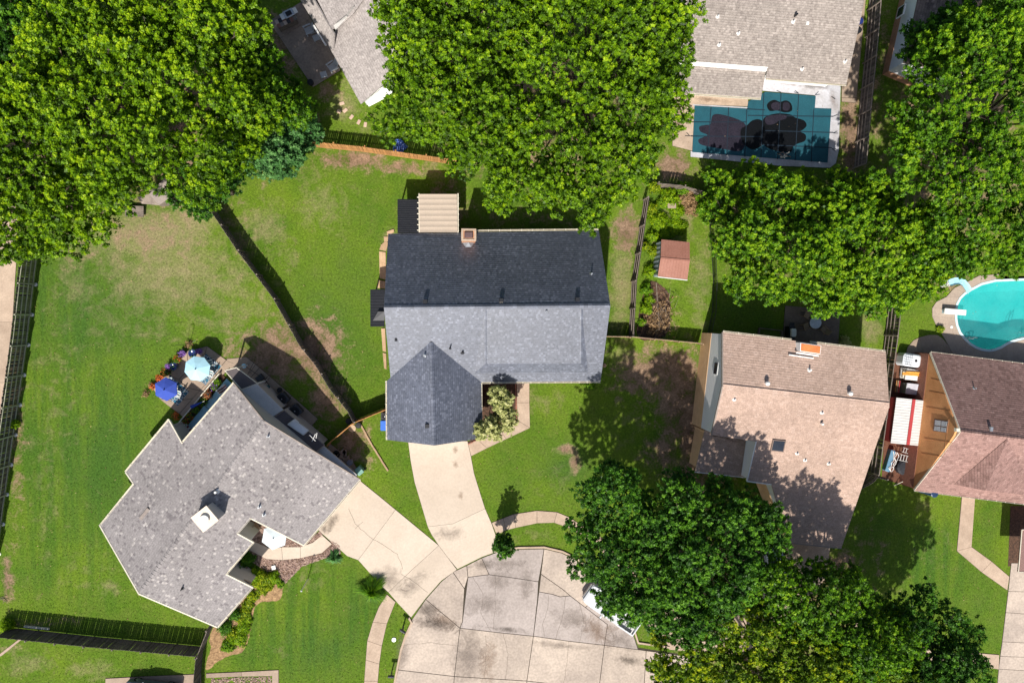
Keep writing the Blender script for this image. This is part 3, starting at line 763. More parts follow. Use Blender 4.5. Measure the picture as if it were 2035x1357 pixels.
# river stones in the bed by the grey house (nobody could count them)
def stones(name, poly_px, n, r0, r1, m, z=0.03, excl=()):
    poly = [(p.x, p.y) for p in WP(poly_px)]; ex = [[(p.x, p.y) for p in WP(e)] for e in excl]
    x0, x1 = min(p[0] for p in poly), max(p[0] for p in poly); y0, y1 = min(p[1] for p in poly), max(p[1] for p in poly)
    X = nr.uniform(x0, x1, n); Y = nr.uniform(y0, y1, n); ok = pip(poly, X, Y)
    for e in ex: ok &= ~pip(e, X, Y)
    X = X[ok]; Y = Y[ok]; mb = MB()
    for x, y in zip(X, Y):
        a, b, h, t = rnd.uniform(r0, r1), rnd.uniform(r0, r1) * .8, rnd.uniform(r0, r1) * .6, rnd.uniform(0, 6.28)
        vs = [rot_z((a * math.cos(q), b * math.sin(q), 0), t) + Vector((x, y, z)) for q in (0, 1.25, 2.5, 3.8, 5.0)]
        vs += [Vector((x, y, z + h)) + rot_z((a * .5 * math.cos(q), b * .5 * math.sin(q), 0), t) for q in (0.5, 2.6, 4.7)]
        mb.add(vs, [(0, 1, 5), (1, 2, 6, 5), (2, 3, 6), (3, 4, 7, 6), (4, 0, 5, 7), (5, 6, 7)])
    me = mb.build(name, m, kind='stuff'); return me
river = mat('river_stones', (0.50, 0.38, 0.30), (0.16, 0.11, 0.095), 5, 0.8, 0.2, 20, 0.3, c3=(0.33, 0.22, 0.18))
walk_b = [(503, 1074), (540, 1090), (560, 1086), (600, 1086), (634, 1068), (655, 1066), (662, 1082), (640, 1100), (600, 1108), (560, 1112), (530, 1110), (496, 1092)]
stones('river_stones', [(470, 1055), (500, 1030), (604, 1083), (635, 1054), (648, 1072), (675, 1080), (676, 1100), (640, 1110), (600, 1125), (565, 1160), (540, 1140), (500, 1115), (470, 1090)], 9000, .05, .10, river, 0.03, [walk_b])
stones('river_stones', [(420, 1347), (540, 1343), (540, 1400), (420, 1400)], 1600, .05, .11, river, 0.0)
slabs('walkway', [
    [(503, 1074), (540, 1090), (560, 1086), (562, 1112), (530, 1110), (496, 1092)], [(560, 1086), (597, 1086), (598, 1108), (562, 1112)],
    [(597, 1086), (622, 1077), (640, 1062), (660, 1080), (640, 1098), (598, 1108)]], concrete, gap=0.012, top=0.075, bz=0.03)

# stone border on the west side of the slate house
for pts in [[(768, 460), (783, 455), (784, 462), (770, 470)], [(762, 470), (770, 470), (776, 462), (774, 478), (764, 487)], [(757, 487), (764, 480), (773, 482), (768, 500), (753, 497)], [(753, 499), (767, 501), (768, 557), (754, 553)], [(752, 556), (768, 559), (768, 574), (748, 573)],
            [(757, 652), (766, 652), (768, 700), (760, 698)], [(760, 700), (768, 702), (769, 735), (763, 732)]]:
    q = [Vector((p.x, p.y)) for p in WP(pts)]
    MB().prism(inset(q, 0.03), -0.05, rnd.uniform(.08, .12)).build('stone_slab', mat('sandstone', (0.52, 0.36, 0.22), (0.40, 0.26, 0.15), 1.5, 0.85, 0.3, 10, 0.12, 0.12), label=None,
        cat='stone', group='sandstone slabs beside the slate-roofed house').update_tag()
for i, o in enumerate([o for o in COL.objects if o.name.startswith('stone_slab')]):
    o['label'] = ['small grey-tan stone slab touching the black metal patio roof', 'angled stone slab second from the black patio roof', 'square stone slab just above the longest one', 'longest sandstone slab on the west side of the slate house', 'stone slab against the top edge of the black side awning',
                  'narrow stone slab directly below the black side awning', 'lowest narrow stone slab beside the slate house'][i]

# ------------------------------------------------------------ foliage
def leaf_mesh(name, centers, normals, size, m, parent, per=8, spread=0.22, tint=None, tint_var=0.18, elong=1.0, flat=0.55, root=None, kind=None, tip_gain=0.15, tri=False):
    n = len(centers)
    c = np.repeat(centers, per, 0); nn = np.repeat(normals, per, 0)
    al = nr.uniform(-0.3, 1.0, (n * per, 1)); along = al * spread * elong
    c = c + nn * along + nr.normal(0, spread * 0.55, c.shape) * (1 - 0.45 * np.clip(al, 0, 1)) * (np.array([1, 1, .6]))
    ln = nn * flat + np.array([0, 0, 0.45]) + nr.normal(0, 0.5, c.shape)
    ln /= np.linalg.norm(ln, axis=1, keepdims=True) + 1e-9
    a = nr.normal(0, 1, c.shape); a -= ln * np.sum(a * ln, 1, keepdims=True); a /= np.linalg.norm(a, axis=1, keepdims=True) + 1e-9
    b = np.cross(ln, a)
    s = size * nr.uniform(0.65, 1.35, (n * per, 1))
    dr = ln * s * 0.14
    if tri:
        nv = 3; v = np.empty((n * per, 3, 3)); v[:, 0] = c - a * s * .45 - b * s * .36 - dr; v[:, 1] = c - a * s * .3 + b * s * .42; v[:, 2] = c + a * s * .66 - dr
    else:
        nv = 4; v = np.empty((n * per, 4, 3)); v[:, 0] = c - a * s * 0.5 - dr; v[:, 1] = c + b * s * 0.34; v[:, 2] = c + a * s * 0.62 - dr; v[:, 3] = c - b * s * 0.34
    off = np.array(parent.location if root is None else root.location) if parent is not None else np.zeros(3)
    v = (v - off).reshape(-1, 3)
    k = n * per
    me = bpy.data.meshes.new(name)
    me.vertices.add(k * nv); me.vertices.foreach_set('co', v.astype(np.float32).reshape(-1))
    me.loops.add(k * nv); me.loops.foreach_set('vertex_index', np.arange(k * nv, dtype=np.int32))
    me.polygons.add(k); me.polygons.foreach_set('loop_start', np.arange(0, k * nv, nv, dtype=np.int32)); me.polygons.foreach_set('loop_total', np.full(k, nv, dtype=np.int32))
    me.update(calc_edges=True)
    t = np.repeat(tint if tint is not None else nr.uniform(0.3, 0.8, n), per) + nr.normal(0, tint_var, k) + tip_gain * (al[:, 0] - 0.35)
    at = me.attributes.new('tint', 'FLOAT', 'POINT'); at.data.foreach_set('value', np.repeat(np.clip(t, 0, 1), nv).astype(np.float32))
    me.materials.append(m)
    o = bpy.data.objects.new(name, me); COL.objects.link(o)
    if parent is not None: o.parent = parent
    if kind: o['kind'] = kind
    return o

NLEAF = [0]
def tree(label, discs, m, zc=7.5, ztop=12.5, zlow=4.5, dens=1.0, leaf=0.145, rl=(0.8, 1.9), group='broadleaf trees around the houses', trunk_m=None, name='tree', per=34, spread=0.17, tuft=6.2, tone=0.0, cat='tree', base=None, elong=1.35):
    D = []
    for dd_ in discs:
        px, py, r = dd_[:3]; c = W(px, py, zc); D.append((c.x, c.y, r * 0.0472 * (H - zc) / H, dd_[3] if len(dd_) > 3 else 1.0))
    D = np.array(D)
    x0, x1 = (D[:, 0] - D[:, 2]).min(), (D[:, 0] + D[:, 2]).max(); y0, y1 = (D[:, 1] - D[:, 2]).min(), (D[:, 1] + D[:, 2]).max()
    area = (x1 - x0) * (y1 - y0)
    sdf = lambda x, y: (D[:, 2][None] - np.hypot(x[:, None] - D[:, 0][None], y[:, None] - D[:, 1][None])).max(1)
    mean_r = (rl[0] + rl[1]) / 2
    cand = np.stack([nr.uniform(x0, x1, 6000), nr.uniform(y0, y1, 6000)], 1); cr = nr.uniform(rl[0], rl[1], 6000)
    d = sdf(cand[:, 0], cand[:, 1]); ok = d > cr * 0.62
    cand, cr, d = cand[ok], cr[ok], d[ok]
    big = D[:, 2].max()
    lobes = []
    for (x, y), r, dd in zip(cand, cr, d):
        if len(lobes) > 700: break
        q = 1 - ((x - D[:, 0]) ** 2 + (y - D[:, 1]) ** 2) / (D[:, 2] * 1.02) ** 2
        hz_ = np.where(q > 0, np.sqrt(np.clip(q, 0, 1)) * (D[:, 2] / big) ** 0.45 * D[:, 3], 0).max()
        z = zlow + (ztop - zlow) * hz_ + rnd.uniform(-1.5, 0.9) * min(1, .4 + hz_)
        r *= 0.75 + 0.45 * rnd.random()
        if all((x - l[0]) ** 2 + (y - l[1]) ** 2 + (z - l[2]) ** 2 > (0.86 * (r + l[3]) / 1.15) ** 2 for l in lobes): lobes.append((x, y, z, r))
    Lb = np.array(lobes)
    if base is None:
        w = D[:, 2] ** 2; bx, by = (D[:, 0] * w).sum() / w.sum(), (D[:, 1] * w).sum() / w.sum()
    else: b_ = W(*base); bx, by = b_.x, b_.y
    root = empty(name, (bx, by, 0), 0, label, cat, group)
    C = []; Nn = []; T = []
    for i, (x, y, z, r) in enumerate(lobes):
        k = int(tuft * dens * 4 * math.pi * r * r * 0.72)
        u = nr.normal(0, 1, (k, 3)); u /= np.linalg.norm(u, axis=1, keepdims=True)
        u = u[u[:, 2] > -0.35]
        # uneven lobes: bumps where several twigs reach out
        ph = nr.uniform(0, 6.28, 3); bump = 1 + 0.16 * np.sin(u[:, 0] * 5 + ph[0]) * np.sin(u[:, 1] * 5 + ph[1]) + 0.12 * np.sin(u[:, 2] * 7 + ph[2] + u[:, 0] * 6)
        rr = r * bump * nr.uniform(0.84, 1.05, len(u))
        p = np.array([x, y, z]) + u * rr[:, None] * np.array([1, 1, 0.8])
        dl = np.linalg.norm(p[:, None, :] - Lb[None, :, :3], axis=2) / Lb[None, :, 3]
        dl[:, i] = 9
        keep = (dl.min(1) > 0.70) & (nr.random(len(p)) > 0.06)
        p = p[keep]; u = u[keep]
        nrm = u * 0.8 + np.array([0, 0, 0.55]) + nr.normal(0, 0.22, u.shape); nrm /= np.linalg.norm(nrm, axis=1, keepdims=True)
        C.append(p); Nn.append(nrm)
        T.append(np.clip(0.30 + tone + 0.34 * u[:, 2] + rnd.uniform(-.12, .12) + nr.normal(0, .10, len(p)), 0, 1))  # sunlit tops and shaded undersides of the lobes painted into the leaf tint
    C = np.concatenate(C); Nn = np.concatenate(Nn); T = np.concatenate(T)
    leaf_mesh('crown', C, Nn, leaf, m, root, per, spread, T, 0.10, elong=elong, tip_gain=0.42, tri=True)  # tip_gain paints shoot ends bright and their bases dark, imitating light from above
    NLEAF[0] += len(C) * per
    # larger leaves inside each bough, tinted dark to paint in the crown's inner shade
    IC = []; IN = []
    for x, y, z, r in lobes:
        k = int(30 * r * r); u = nr.normal(0, 1, (k, 3)); u /= np.linalg.norm(u, axis=1, keepdims=True)
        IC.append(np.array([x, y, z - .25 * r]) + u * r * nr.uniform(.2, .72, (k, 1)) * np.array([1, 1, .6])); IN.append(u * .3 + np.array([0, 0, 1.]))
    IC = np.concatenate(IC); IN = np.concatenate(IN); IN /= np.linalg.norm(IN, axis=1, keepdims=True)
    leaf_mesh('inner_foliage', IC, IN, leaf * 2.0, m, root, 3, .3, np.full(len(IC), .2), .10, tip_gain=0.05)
    tm = trunk_m or bark
    tb = MB(); top = Vector((bx, by, zlow + (ztop - zlow) * 0.45)); rt = 0.10 + 0.022 * ztop
    tb.tube((bx, by, -0.1), (bx, by, zlow * 0.5), rt * 1.25, rt * .9, 8); tb.tube((bx, by, zlow * 0.5), tuple(top), rt * .9, rt * .5, 8)
    tb.build('trunk', tm, root, smooth=True)
    lb = MB()
    for l in rnd.sample(lobes, min(len(lobes), 34)):
        p0 = Vector((bx, by, rnd.uniform(zlow * 0.5, top.z))); p2 = Vector(l[:3]); p1 = p0.lerp(p2, 0.5) + Vector((rnd.uniform(-.5, .5), rnd.uniform(-.5, .5), -0.3))
        p2 -= Vector((0, 0, l[3] * .3)); lb.tube(p0, p1, rt * .34, rt * .2, 5, False); lb.tube(p1, p2, rt * .2, rt * .06, 5, False)
        for _ in range(2):
            q = p2 + Vector((rnd.uniform(-1, 1), rnd.uniform(-1, 1), rnd.uniform(.2, 1))) * l[3] * .9
            lb.tube(p2.lerp(p1, .15), q, rt * .09, rt * .03, 4, False)
    lb.build('branches', tm, root)
    return root

def bush(label, px, py, r, h, m, name='shrub', leaf=0.09, n=None, per=6, cat='shrub', group=None, flat=0.7, z=0.0, stems=True, sx=1.0, sy=1.0, rz=0.0, spiky=False):
    c = W(px, py, z + h * .5); k = 0.045; R = r * k
    root = empty(name, (c.x, c.y, z), 0, label, cat, group)
    n = n or int(260 * R * R * 4 + 60)
    u = nr.normal(0, 1, (n, 3)); u /= np.linalg.norm(u, axis=1, keepdims=True); u[:, 2] = np.abs(u[:, 2])
    ang = np.arctan2(u[:, 1], u[:, 0]); ph = nr.uniform(0, 6.28, 2)
    rr = nr.uniform(.45, 1.0, n) * (1 + .16 * np.sin(ang * 3 + ph[0]) + .12 * np.sin(ang * 5 + ph[1]))
    p = u * rr[:, None] * np.array([R * sx, R * sy, h])
    if rz: p = np.stack([p[:, 0] * math.cos(rz) - p[:, 1] * math.sin(rz), p[:, 0] * math.sin(rz) + p[:, 1] * math.cos(rz), p[:, 2]], 1)
    p = p + np.array([c.x, c.y, z + h * 0.08])
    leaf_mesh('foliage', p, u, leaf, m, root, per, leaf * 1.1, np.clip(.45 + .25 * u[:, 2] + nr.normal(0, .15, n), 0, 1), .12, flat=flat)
    mb = MB()
    for i in range(6):
        a = rnd.uniform(0, 6.28); mb.tube((c.x, c.y, z), (c.x + R * .5 * math.cos(a), c.y + R * .5 * math.sin(a), z + h * .7), .03, .01, 4)
    mb.build('stems', bark, root)
    return root

def spiky(label, px, py, r, h, m, name='ornamental_grass', n=260, cat='plant', w=0.05):
    c = W(px, py, h * .4); R = r * .045
    root = empty(name, (c.x, c.y, 0), 0, label, cat)
    vs = []; T = []
    for i in range(n):
        a = rnd.uniform(0, 6.28); q = math.sqrt(rnd.random()); l = R * (.35 + .65 * q) * (1 + .22 * math.sin(3 * a + r) + .16 * math.sin(5 * a + px)) * rnd.uniform(.75, 1.1); hh = h * rnd.uniform(.6, 1) * (1.15 - .7 * q)
        d = Vector((math.cos(a), math.sin(a), 0)); s = Vector((-d.y, d.x, 0)) * w / 2
        b0 = d * R * .08 * rnd.random(); m1 = d * l * .5 + Vector((0, 0, hh)); e = d * l + Vector((0, 0, hh * rnd.uniform(.35, .8)))
        vs += [(b0 - s, b0 + s, m1 + s, m1 - s), (m1 - s, m1 + s, e + s * .2, e - s * .2)]; T += [rnd.uniform(.1, .8)] * 2
    me = bpy.data.meshes.new('blades'); me.from_pydata([tuple(v) for q in vs for v in q], [], [tuple(range(i * 4, i * 4 + 4)) for i in range(len(vs))])
    at = me.attributes.new('tint', 'FLOAT', 'POINT'); at.data.foreach_set('value', [t for t in T for _ in range(4)]); me.materials.append(m)
    o = bpy.data.objects.new('blades', me); COL.objects.link(o); o.parent = root
    return root

# ------------------------------------------------------------ fences
def fence(base_px, h, label, pick_m, rail_m, rails=3, side=1, pw=0.15, gap=0.004, post_every=2.44, name='wooden_fence', group=None, pt=0.022, caps=False, post_off=0.05, picket_name='picket', jitter=0.03, top_rail=False):
    P = [W(*p) for p in base_px]
    root = empty(name, P[0], 0, label, 'fence', group)
    L = [(b - a).length for a, b in zip(P[:-1], P[1:])]; tot = sum(L)
    def at(s):
        for i, l in enumerate(L):
            if s <= l or i == len(L) - 1:
                d = (P[i + 1] - P[i]).normalized(); return P[i] + d * s, d
            s -= l
    if name == 'wooden_fence':
        pm = bpy.data.meshes.new('picket'); mb = MB().box((0, 0, 0.5), (pw, pt, 1.0), top=0.96, topy=1.0)
        mb.v[4:] = [(v[0], v[1], v[2]) for v in mb.v[4:]]
        pm.from_pydata(mb.v, [], mb.f); pm.materials.append(pick_m)
        n = int(tot / (pw + gap)); s = 0.0
        for k in range(n):
            p, d = at((k + .5) * tot / n)
            o = bpy.data.objects.new(picket_name, pm); COL.objects.link(o); o.parent = root
            o.location = p - P[0] + Vector((0, 0, 0.04)); o.rotation_euler = (rnd.uniform(-.008, .008), rnd.uniform(-jitter, jitter) * .4, math.atan2(d.y, d.x))
            o.scale = (1, 1, h + rnd.uniform(-jitter, jitter) - 0.04)
    # posts
    n = max(1, round(tot / post_every))
    pp = bpy.data.meshes.new('post'); mb = MB().box((0, 0, (h + .02) / 2), (.1, .1, h + .02)); pp.from_pydata(mb.v, [], mb.f); pp.materials.append(rail_m)
    fm = None
    if caps:
        fm = bpy.data.meshes.new('footing'); mb = MB().lathe((0, 0, 0), [(.17, 0), (.16, .06), (.05, .1)], 10); fm.from_pydata(mb.v, [], mb.f); fm.materials.append(white_paint)
    for k in range(n + 1):
        p, d = at(min(k * tot / n, tot - 1e-4)); s_ = Vector((-d.y, d.x, 0)) * side * (.05 + post_off)
        o = bpy.data.objects.new('post', pp); COL.objects.link(o); o.parent = root; o.location = p - P[0] + s_; o.rotation_euler = (0, 0, math.atan2(d.y, d.x))
        if fm:
            f = bpy.data.objects.new('footing', fm); COL.objects.link(f); f.parent = o; f.location = (0, 0, 0)
    for i in range(len(P) - 1):
        d = (P[i + 1] - P[i]); u = d.normalized(); s_ = Vector((-u.y, u.x, 0)) * side * 0.045
        for k in range(rails):
            z = h * (0.12 + 0.76 * k / max(1, rails - 1))
            if top_rail and k == rails - 1: z = h - .03
            MB().box(P[i] + d / 2 + s_ + Vector((0, 0, z)), (d.length, .05, .09), math.atan2(d.y, d.x)).build('rail', rail_m, root)
    return root

# ------------------------------------------------------------ small roof furniture (parts of their houses)
def vent_pipe(px, py, pl, parent, m=None, r=0.055, h=0.4, flash=None, name='vent_pipe'):
    p = PX(px, py, pl); n = pl[1]
    o = MB().tube(p - Vector((0, 0, .1)), p + Vector((0, 0, h)), r, r, 8)
    if flash: o.tube(p + n * .004, p + n * .035, r * 2.6, r * 1.6, 10)
    return o.build(name, m or metal_grey, parent)

def vent_box(px, py, pl, parent, m=None, s=(0.36, 0.36, 0.16), name='roof_vent', rz=None):
    p = PX(px, py, pl); a = math.atan2(pl[1].y, pl[1].x) if rz is None else rz
    mb = MB().box(p + Vector((0, 0, s[2] / 2 + .03)), s, a, top=.85).box(p + Vector((0, 0, .05)), (s[0] * .75, s[1] * .75, .2), a)
    return mb.build(name, m or metal_black, parent)

def vent_dome(px, py, pl, parent, m=None, r=0.2, h=0.42, name='turbine_vent'):
    p = PX(px, py, pl)
    o = MB().tube(p - Vector((0, 0, .1)), p + Vector((0, 0, h - .15)), r * .7, r * .7, 12).lathe(p + Vector((0, 0, h - .17)), [(r * .7, 0), (r, .08), (r * .95, .16), (r * .6, .25), (.02, .28)], 14)
    o.build(name, m or white_paint, parent, smooth=False)

# ================================================================ SLATE-ROOFED HOUSE (centre)
E0, R0 = 2.8, 8.0
hA = empty('house', W(980, 610), 0, 'slate grey shingled house with brick chimney and front-facing garage in the middle', 'house')
plN = plane((771.5, 465, E0), (1190, 459.5, E0), (763, 611, R0)); plN = plane(W(771.5, 465, E0), W(1190, 459.5, E0), (W(763, 611, R0) + W(1213, 607, R0)) / 2)
ridgeW, ridgeE = PX(763, 611, plN), PX(1213, 607, plN)
plS = plane(ridgeW, ridgeE, W(1193.5, 757.5, E0))
roof_plane([PX(771.5, 465, plN), PX(1190, 459.5, plN), ridgeE, ridgeW], sh_slate, hA)
roof_plane([ridgeW, ridgeE, PX(1193.5, 757.5, plS), PX(956, 759.5, plS), PX(777, 758, plS)], sh_slate, hA)
ridge_caps(ridgeW, ridgeE, sh_slate, hA, .34, .33, .04, .7)
za = PX(857, 678, plS).z
gW = plane((857, 678, za), (863.2, 885, za), (769.6, 873.7, E0)); gE = plane((857, 678, za), (863.2, 885, za), (958.7, 870.5, E0))
roof_plane([PX(857, 676, gW), PX(772, 754, gW), PX(768.5, 758, gW), PX(769.6, 873.7, gW), PX(863.2, 885, gW)], sh_slate, hA)
roof_plane([PX(857, 676, gE), PX(863.2, 885, gE), PX(958.7, 870.5, gE), PX(956, 759, gE)], sh_slate, hA)
ridge_caps(W(857, 680, za), W(863.2, 885, za), sh_slate, hA, .34, .33, .04, .55)
# slightly raised saddle on the south slope
tl, tr = PX(965, 613, plS), PX(1155, 611, plS); up = Vector((0, 0, 1))
ll, lr = PX(965, 722, plS) + up * .30, PX(1153, 721, plS) + up * .30
ol, orr = PX(943, 741, plS) + up * .03, PX(1168, 739, plS) + up * .03
roof_plane([tl + up * .03, tr + up * .03, lr, ll], sh_slate, hA, name='raised_slope')
for tri in ([tl + up * .02, ll, ol], [tr + up * .02, orr, lr]): roof_plane(tri, sh_slate, hA, name='raised_slope', thick=.05)
mbs = MB(); mbs.uv = [[(0, 0), (3, 0), (3, 1), (0, 1)]]; roof_plane([ll, lr, orr], sh_slate, hA, name='raised_slope', thick=.03); roof_plane([ll, orr, ol], sh_slate, hA, name='raised_slope', thick=.03)
ridge_caps(ll + up * .0, tl + up * .03, sh_slate, hA, .26, .33, .03, .3); ridge_caps(lr, tr + up * .03, sh_slate, hA, .26, .33, .03, .3)
brickwall = brick_m
walls([W(771.5, 465, E0), W(1190, 459.5, E0), W(1193.5, 757.5, E0), W(777, 757, E0)], [plN, plS], brickwall, hA)
walls([W(771, 745, E0), W(956, 745, E0), W(958.7, 870.5, E0), W(769.6, 873.7, E0)], [gW, gE], brickwall, hA)
gd = W(863, 866, 0); MB().box((gd.x, gd.y + 0.05, 1.1), (4.9, .08, 2.2)).build('garage_door', white_paint, hA)
gutter(W(947, 458.5, E0), W(1189, 456, E0), cream_trim, hA); gutter(W(957, 760.8, E0), W(1193, 759, E0), cream_trim, hA, .7)
gutter(W(956.5, 761, E0), W(957.5, 869, E0), cream_trim, hA); gutter(W(767.5, 757, E0), W(768.5, 874, E0), cream_trim, hA)
for p in ((845, 599), (996, 597), (1147, 595)): vent_box(*p, plN, hA, s=(.34, .34, .2), rz=0)
for p in ((845, 602), (996, 600.5), (1147, 598)): MB().box(PX(*p, plN) + up * .07, (.26, .03, .05)).build('vent_flange', cream_trim, hA)
vent_pipe(1175, 544, plN, hA, metal_grey, .07, .3, True)
vent_pipe(1085, 619, plS, hA, metal_grey, .07, .35, True); vent_pipe(894.5, 692, plS, hA, metal_black, .055, .75, True); vent_pipe(919, 701, plS, hA, metal_black, .08, .45, True)
vent_box(787, 674.5, plS, hA, s=(.22, .3, .06), rz=0); vent_pipe(844, 706, gW, hA, metal_grey, .08, .5, True); vent_box(849, 846, gW, hA, s=(.36, .36, .2), rz=0)
# chimney
ct = W(931.5, 467, 5.0)
mbc = MB(); mbc.box((ct.x, ct.y, 2.5), (1.12, .95, 5.0)); mbc.build('chimney', brick_tan, hA)
for dx, dy, sx, sy in ((0, .42, 1.2, .16), (0, -.42, 1.2, .16), (-.53, 0, .16, .7), (.53, 0, .16, .7)): MB().box((ct.x + dx, ct.y + dy, 5.04), (sx, sy, .09)).build('chimney_coping', concrete_walk, hA)
MB().box((ct.x, ct.y, 5.12), (.72, .5, .12), 0, .8).build('chimney_cap', mat('rust_brown', (.13, .08, .08), None, 4, .6), hA)
ck = PX(931, 486, plN); MB().add([(ct.x - .55, ct.y - .48, ck.z - .15), (ct.x + .55, ct.y - .48, ck.z - .15), (ct.x + .3, ct.y - .95, ck.z + .2), (ct.x - .3, ct.y - .95, ck.z + .2), (ct.x, ct.y - .48, ck.z + .25)], [(0, 1, 2, 3), (3, 2, 4), (0, 3, 4), (2, 1, 4)]).build('flashing', mat('flashing_dull', (.30, .33, .37), None, 4, .8), hA)
# black ribbed roof over the west door
ribbed(W(736, 575, 2.5), W(736, 649, 2.5), W(764, 649, 2.9), W(764, 575, 2.9), metal_black, hA, 13, 'side_awning')
q1, q2, q3, q4 = W(741, 637, 2.75), W(764, 637, 2.95), W(764, 619, 3.3), W(751, 619, 3.15)
MB().add([q1, q2, q3, q4], [(0, 1, 2, 3)]).build('awning_cricket', metal_black, hA)
for p in ((738, 577), (738, 647)): q = W(*p, 2.5); MB().box((q.x + .1, q.y, 1.25), (.12, .12, 2.4)).build('awning_post', white_paint, hA)
# black ribbed patio roof and the tan canopy over the back patio
pr = empty('patio_roof', W(812, 430), 0, 'black ribbed metal patio roof beside the beige fabric canopy', 'patio cover')
ribbed(W(790, 397, 2.65), W(790, 463, 2.95), W(850, 463, 2.95), W(850, 397, 2.65), metal_black, pr, 15, 'metal_sheet')
for p in ((792, 399), (846, 399)): q = W(*p, 2.6); MB().box((q.x, q.y, 1.28), (.12, .12, 2.56)).build('post', metal_black, pr)
MB().box(W(820, 398, 2.55) , (2.5, .12, .16)).build('beam', metal_black, pr)
pg = empty('pergola', W(872, 430), 0, 'pergola with beige fabric canopy behind the slate-roofed house', 'pergola')
canvas = mat('beige_canvas', (.44, .36, .285), (.41, .335, .265), 1.5, .9, .1, 12, .05)
NP = 7
for k in range(NP):
    y0 = 386 + k * (462 - 386) / NP; y1 = 386 + (k + 1) * (462 - 386) / NP
    xa = lambda y: 832.5 + (y - 386) * .02; xb = lambda y: 908 + (y - 386) * .02
    a, b, c_, d_ = W(xa(y0), y0, 3.2), W(xb(y0), y0, 3.2), W(xb(y1), y1, 3.2), W(xa(y1), y1, 3.2)
    mb = MB(); n = 5; vs = []
    for i in range(n + 1):
        t = i / n; sag = -.035 * math.sin(math.pi * t); vs += [a.lerp(d_, t) + up * sag, b.lerp(c_, t) + up * sag]
    mb.add(vs, [(2 * i, 2 * i + 2, 2 * i + 3, 2 * i + 1) for i in range(n)]).build('canopy_panel', canvas, pg, smooth=False)
    l, r_ = W(829, y0 + 7, 2.98), W(912, y0 + 7, 2.98); MB().box((l + r_) / 2, ((r_ - l).length, .06, .16)).build('beam', cream_trim, pg)
for x in (832.5, 909.5):
    a, b = W(x, 385, 2.95), W(x + 1.5, 462, 2.95); MB().box((a + b) / 2, (.09, (a - b).length, .2)).build('side_beam', cream_trim, pg)
    for y in (389, 458): q = W(x, y, 2.9); MB().box((q.x, q.y, 1.42), (.14, .14, 2.84)).build('post', cream_trim, pg)
slabs('patio', [[(797, 412), (860, 412), (860, 462), (797, 462)], [(860, 412), (912, 412), (912, 462), (860, 462)]], concrete_old, top=.06)
# brick edging of the front bed
be = empty('brick_edging', W(1025, 800), 0, 'red brick edging along the front walk of the slate house', 'edging')
bm_ = MB().box((0, 0, .06), (.19, .09, .13)); bme = bpy.data.meshes.new('brick'); bme.from_pydata(bm_.v, [], bm_.f); bme.materials.append(mat('brick_single', (.40, .17, .12), None, 3, .9, rand=.3))
for a, b in (((1024.5, 762), (1026.5, 833)), ((1026.5, 834), (995, 849)), ((950, 872), (930, 883))):
    p, q = W(*a), W(*b); n = int((q - p).length / .21); an = math.atan2((q - p).y, (q - p).x)
    for k in range(n):
        o = bpy.data.objects.new('brick', bme); COL.objects.link(o); o.parent = be; o.location = p.lerp(q, (k + .5) / n) - be.location; o.rotation_euler = (0, 0, an + rnd.uniform(-.04, .04))

# ================================================================ GREY SPECKLED HOUSE (left)
hB = empty('house', W(440, 1000), 0, 'house with speckled light grey shingles set diagonally beside the cul-de-sac', 'house')
RB = 5.5
rA, rB = W(524, 836, RB), W(276, 1179, RB)
plBs = plane(rA, rB, W(715, 953, 2.4))
nS = plBs[1]; dr_ = (rB - rA).normalized(); hz = Vector((dr_.y, -dr_.x, 0)); hz = hz if hz.dot(Vector((nS.x, nS.y, 0))) > 0 else -hz
tanS = math.hypot(nS.x, nS.y) / nS.z
nN = Vector((-hz.x * tanS, -hz.y * tanS, 1)).normalized(); plBn = (rA, nN)
NWp = [(524, 836), (464.5, 761.5), (348.7, 897), (362, 877), (335.5, 834), (249.6, 937.5), (266, 962), (198.6, 1044), (276, 1179)]
NWp = [(524, 836), (464.5, 761.5), (362, 881), (336, 835), (249.6, 937.5), (266, 962), (198.6, 1044), (276, 1179)]
for q in ([(524, 836), (464.5, 761.5), (362, 881), (446, 942)], [(446, 942), (362, 881), (336, 835), (249.6, 937.5), (266, 962), (373.5, 1041)], [(373.5, 1041), (266, 962), (198.6, 1044), (276, 1179)]):
    roof_plane([PX(*p, plBn) for p in q], sh_grey, hB)
SEp = [(524, 836), (276, 1179), (432, 1245.5), (502, 1166.5), (449.3, 1140), (503.5, 1077), (472.5, 1060), (498.8, 1030), (604, 1083), (715, 953)]
for q in ([(524, 836), (422.8, 974), (498.8, 1030), (604, 1083), (715, 953)], [(422.8, 974), (399, 1006), (472.5, 1060), (498.8, 1030)], [(399, 1006), (353, 1069), (449.3, 1140), (503.5, 1077), (472.5, 1060)], [(353, 1069), (276, 1179), (432, 1245.5), (502, 1166.5), (449.3, 1140)]):
    roof_plane([PX(*p, plBs) for p in q], sh_grey, hB)
ridge_caps(rA, rB, sh_grey, hB, .3, .33, .035, .38)
foot = [PX(*p, plBn) for p in NWp[1:-1]] + [PX(432, 1245.5, plBs)] + [PX(*p, plBs) for p in SEp[3:]]
walls([p for p in foot], [plBn, plBs], siding_grey, hB, inset_d=.3)
for a, b, pl in (((464.5, 760), (361, 880), plBn), ((335.5, 833), (249, 937), plBn), ((265.5, 961), (198, 1044.5), plBn), ((716, 953), (604.5, 1084), plBs), ((503, 1166), (433, 1246.5), plBs), ((504.5, 1077), (450, 1141), plBs), ((498.5, 1029), (472, 1060), plBs)):
    p, q = PX(*a, pl), PX(*b, pl); gutter(p + up * .03, q + up * .03, cream_trim, hB, 1.6)
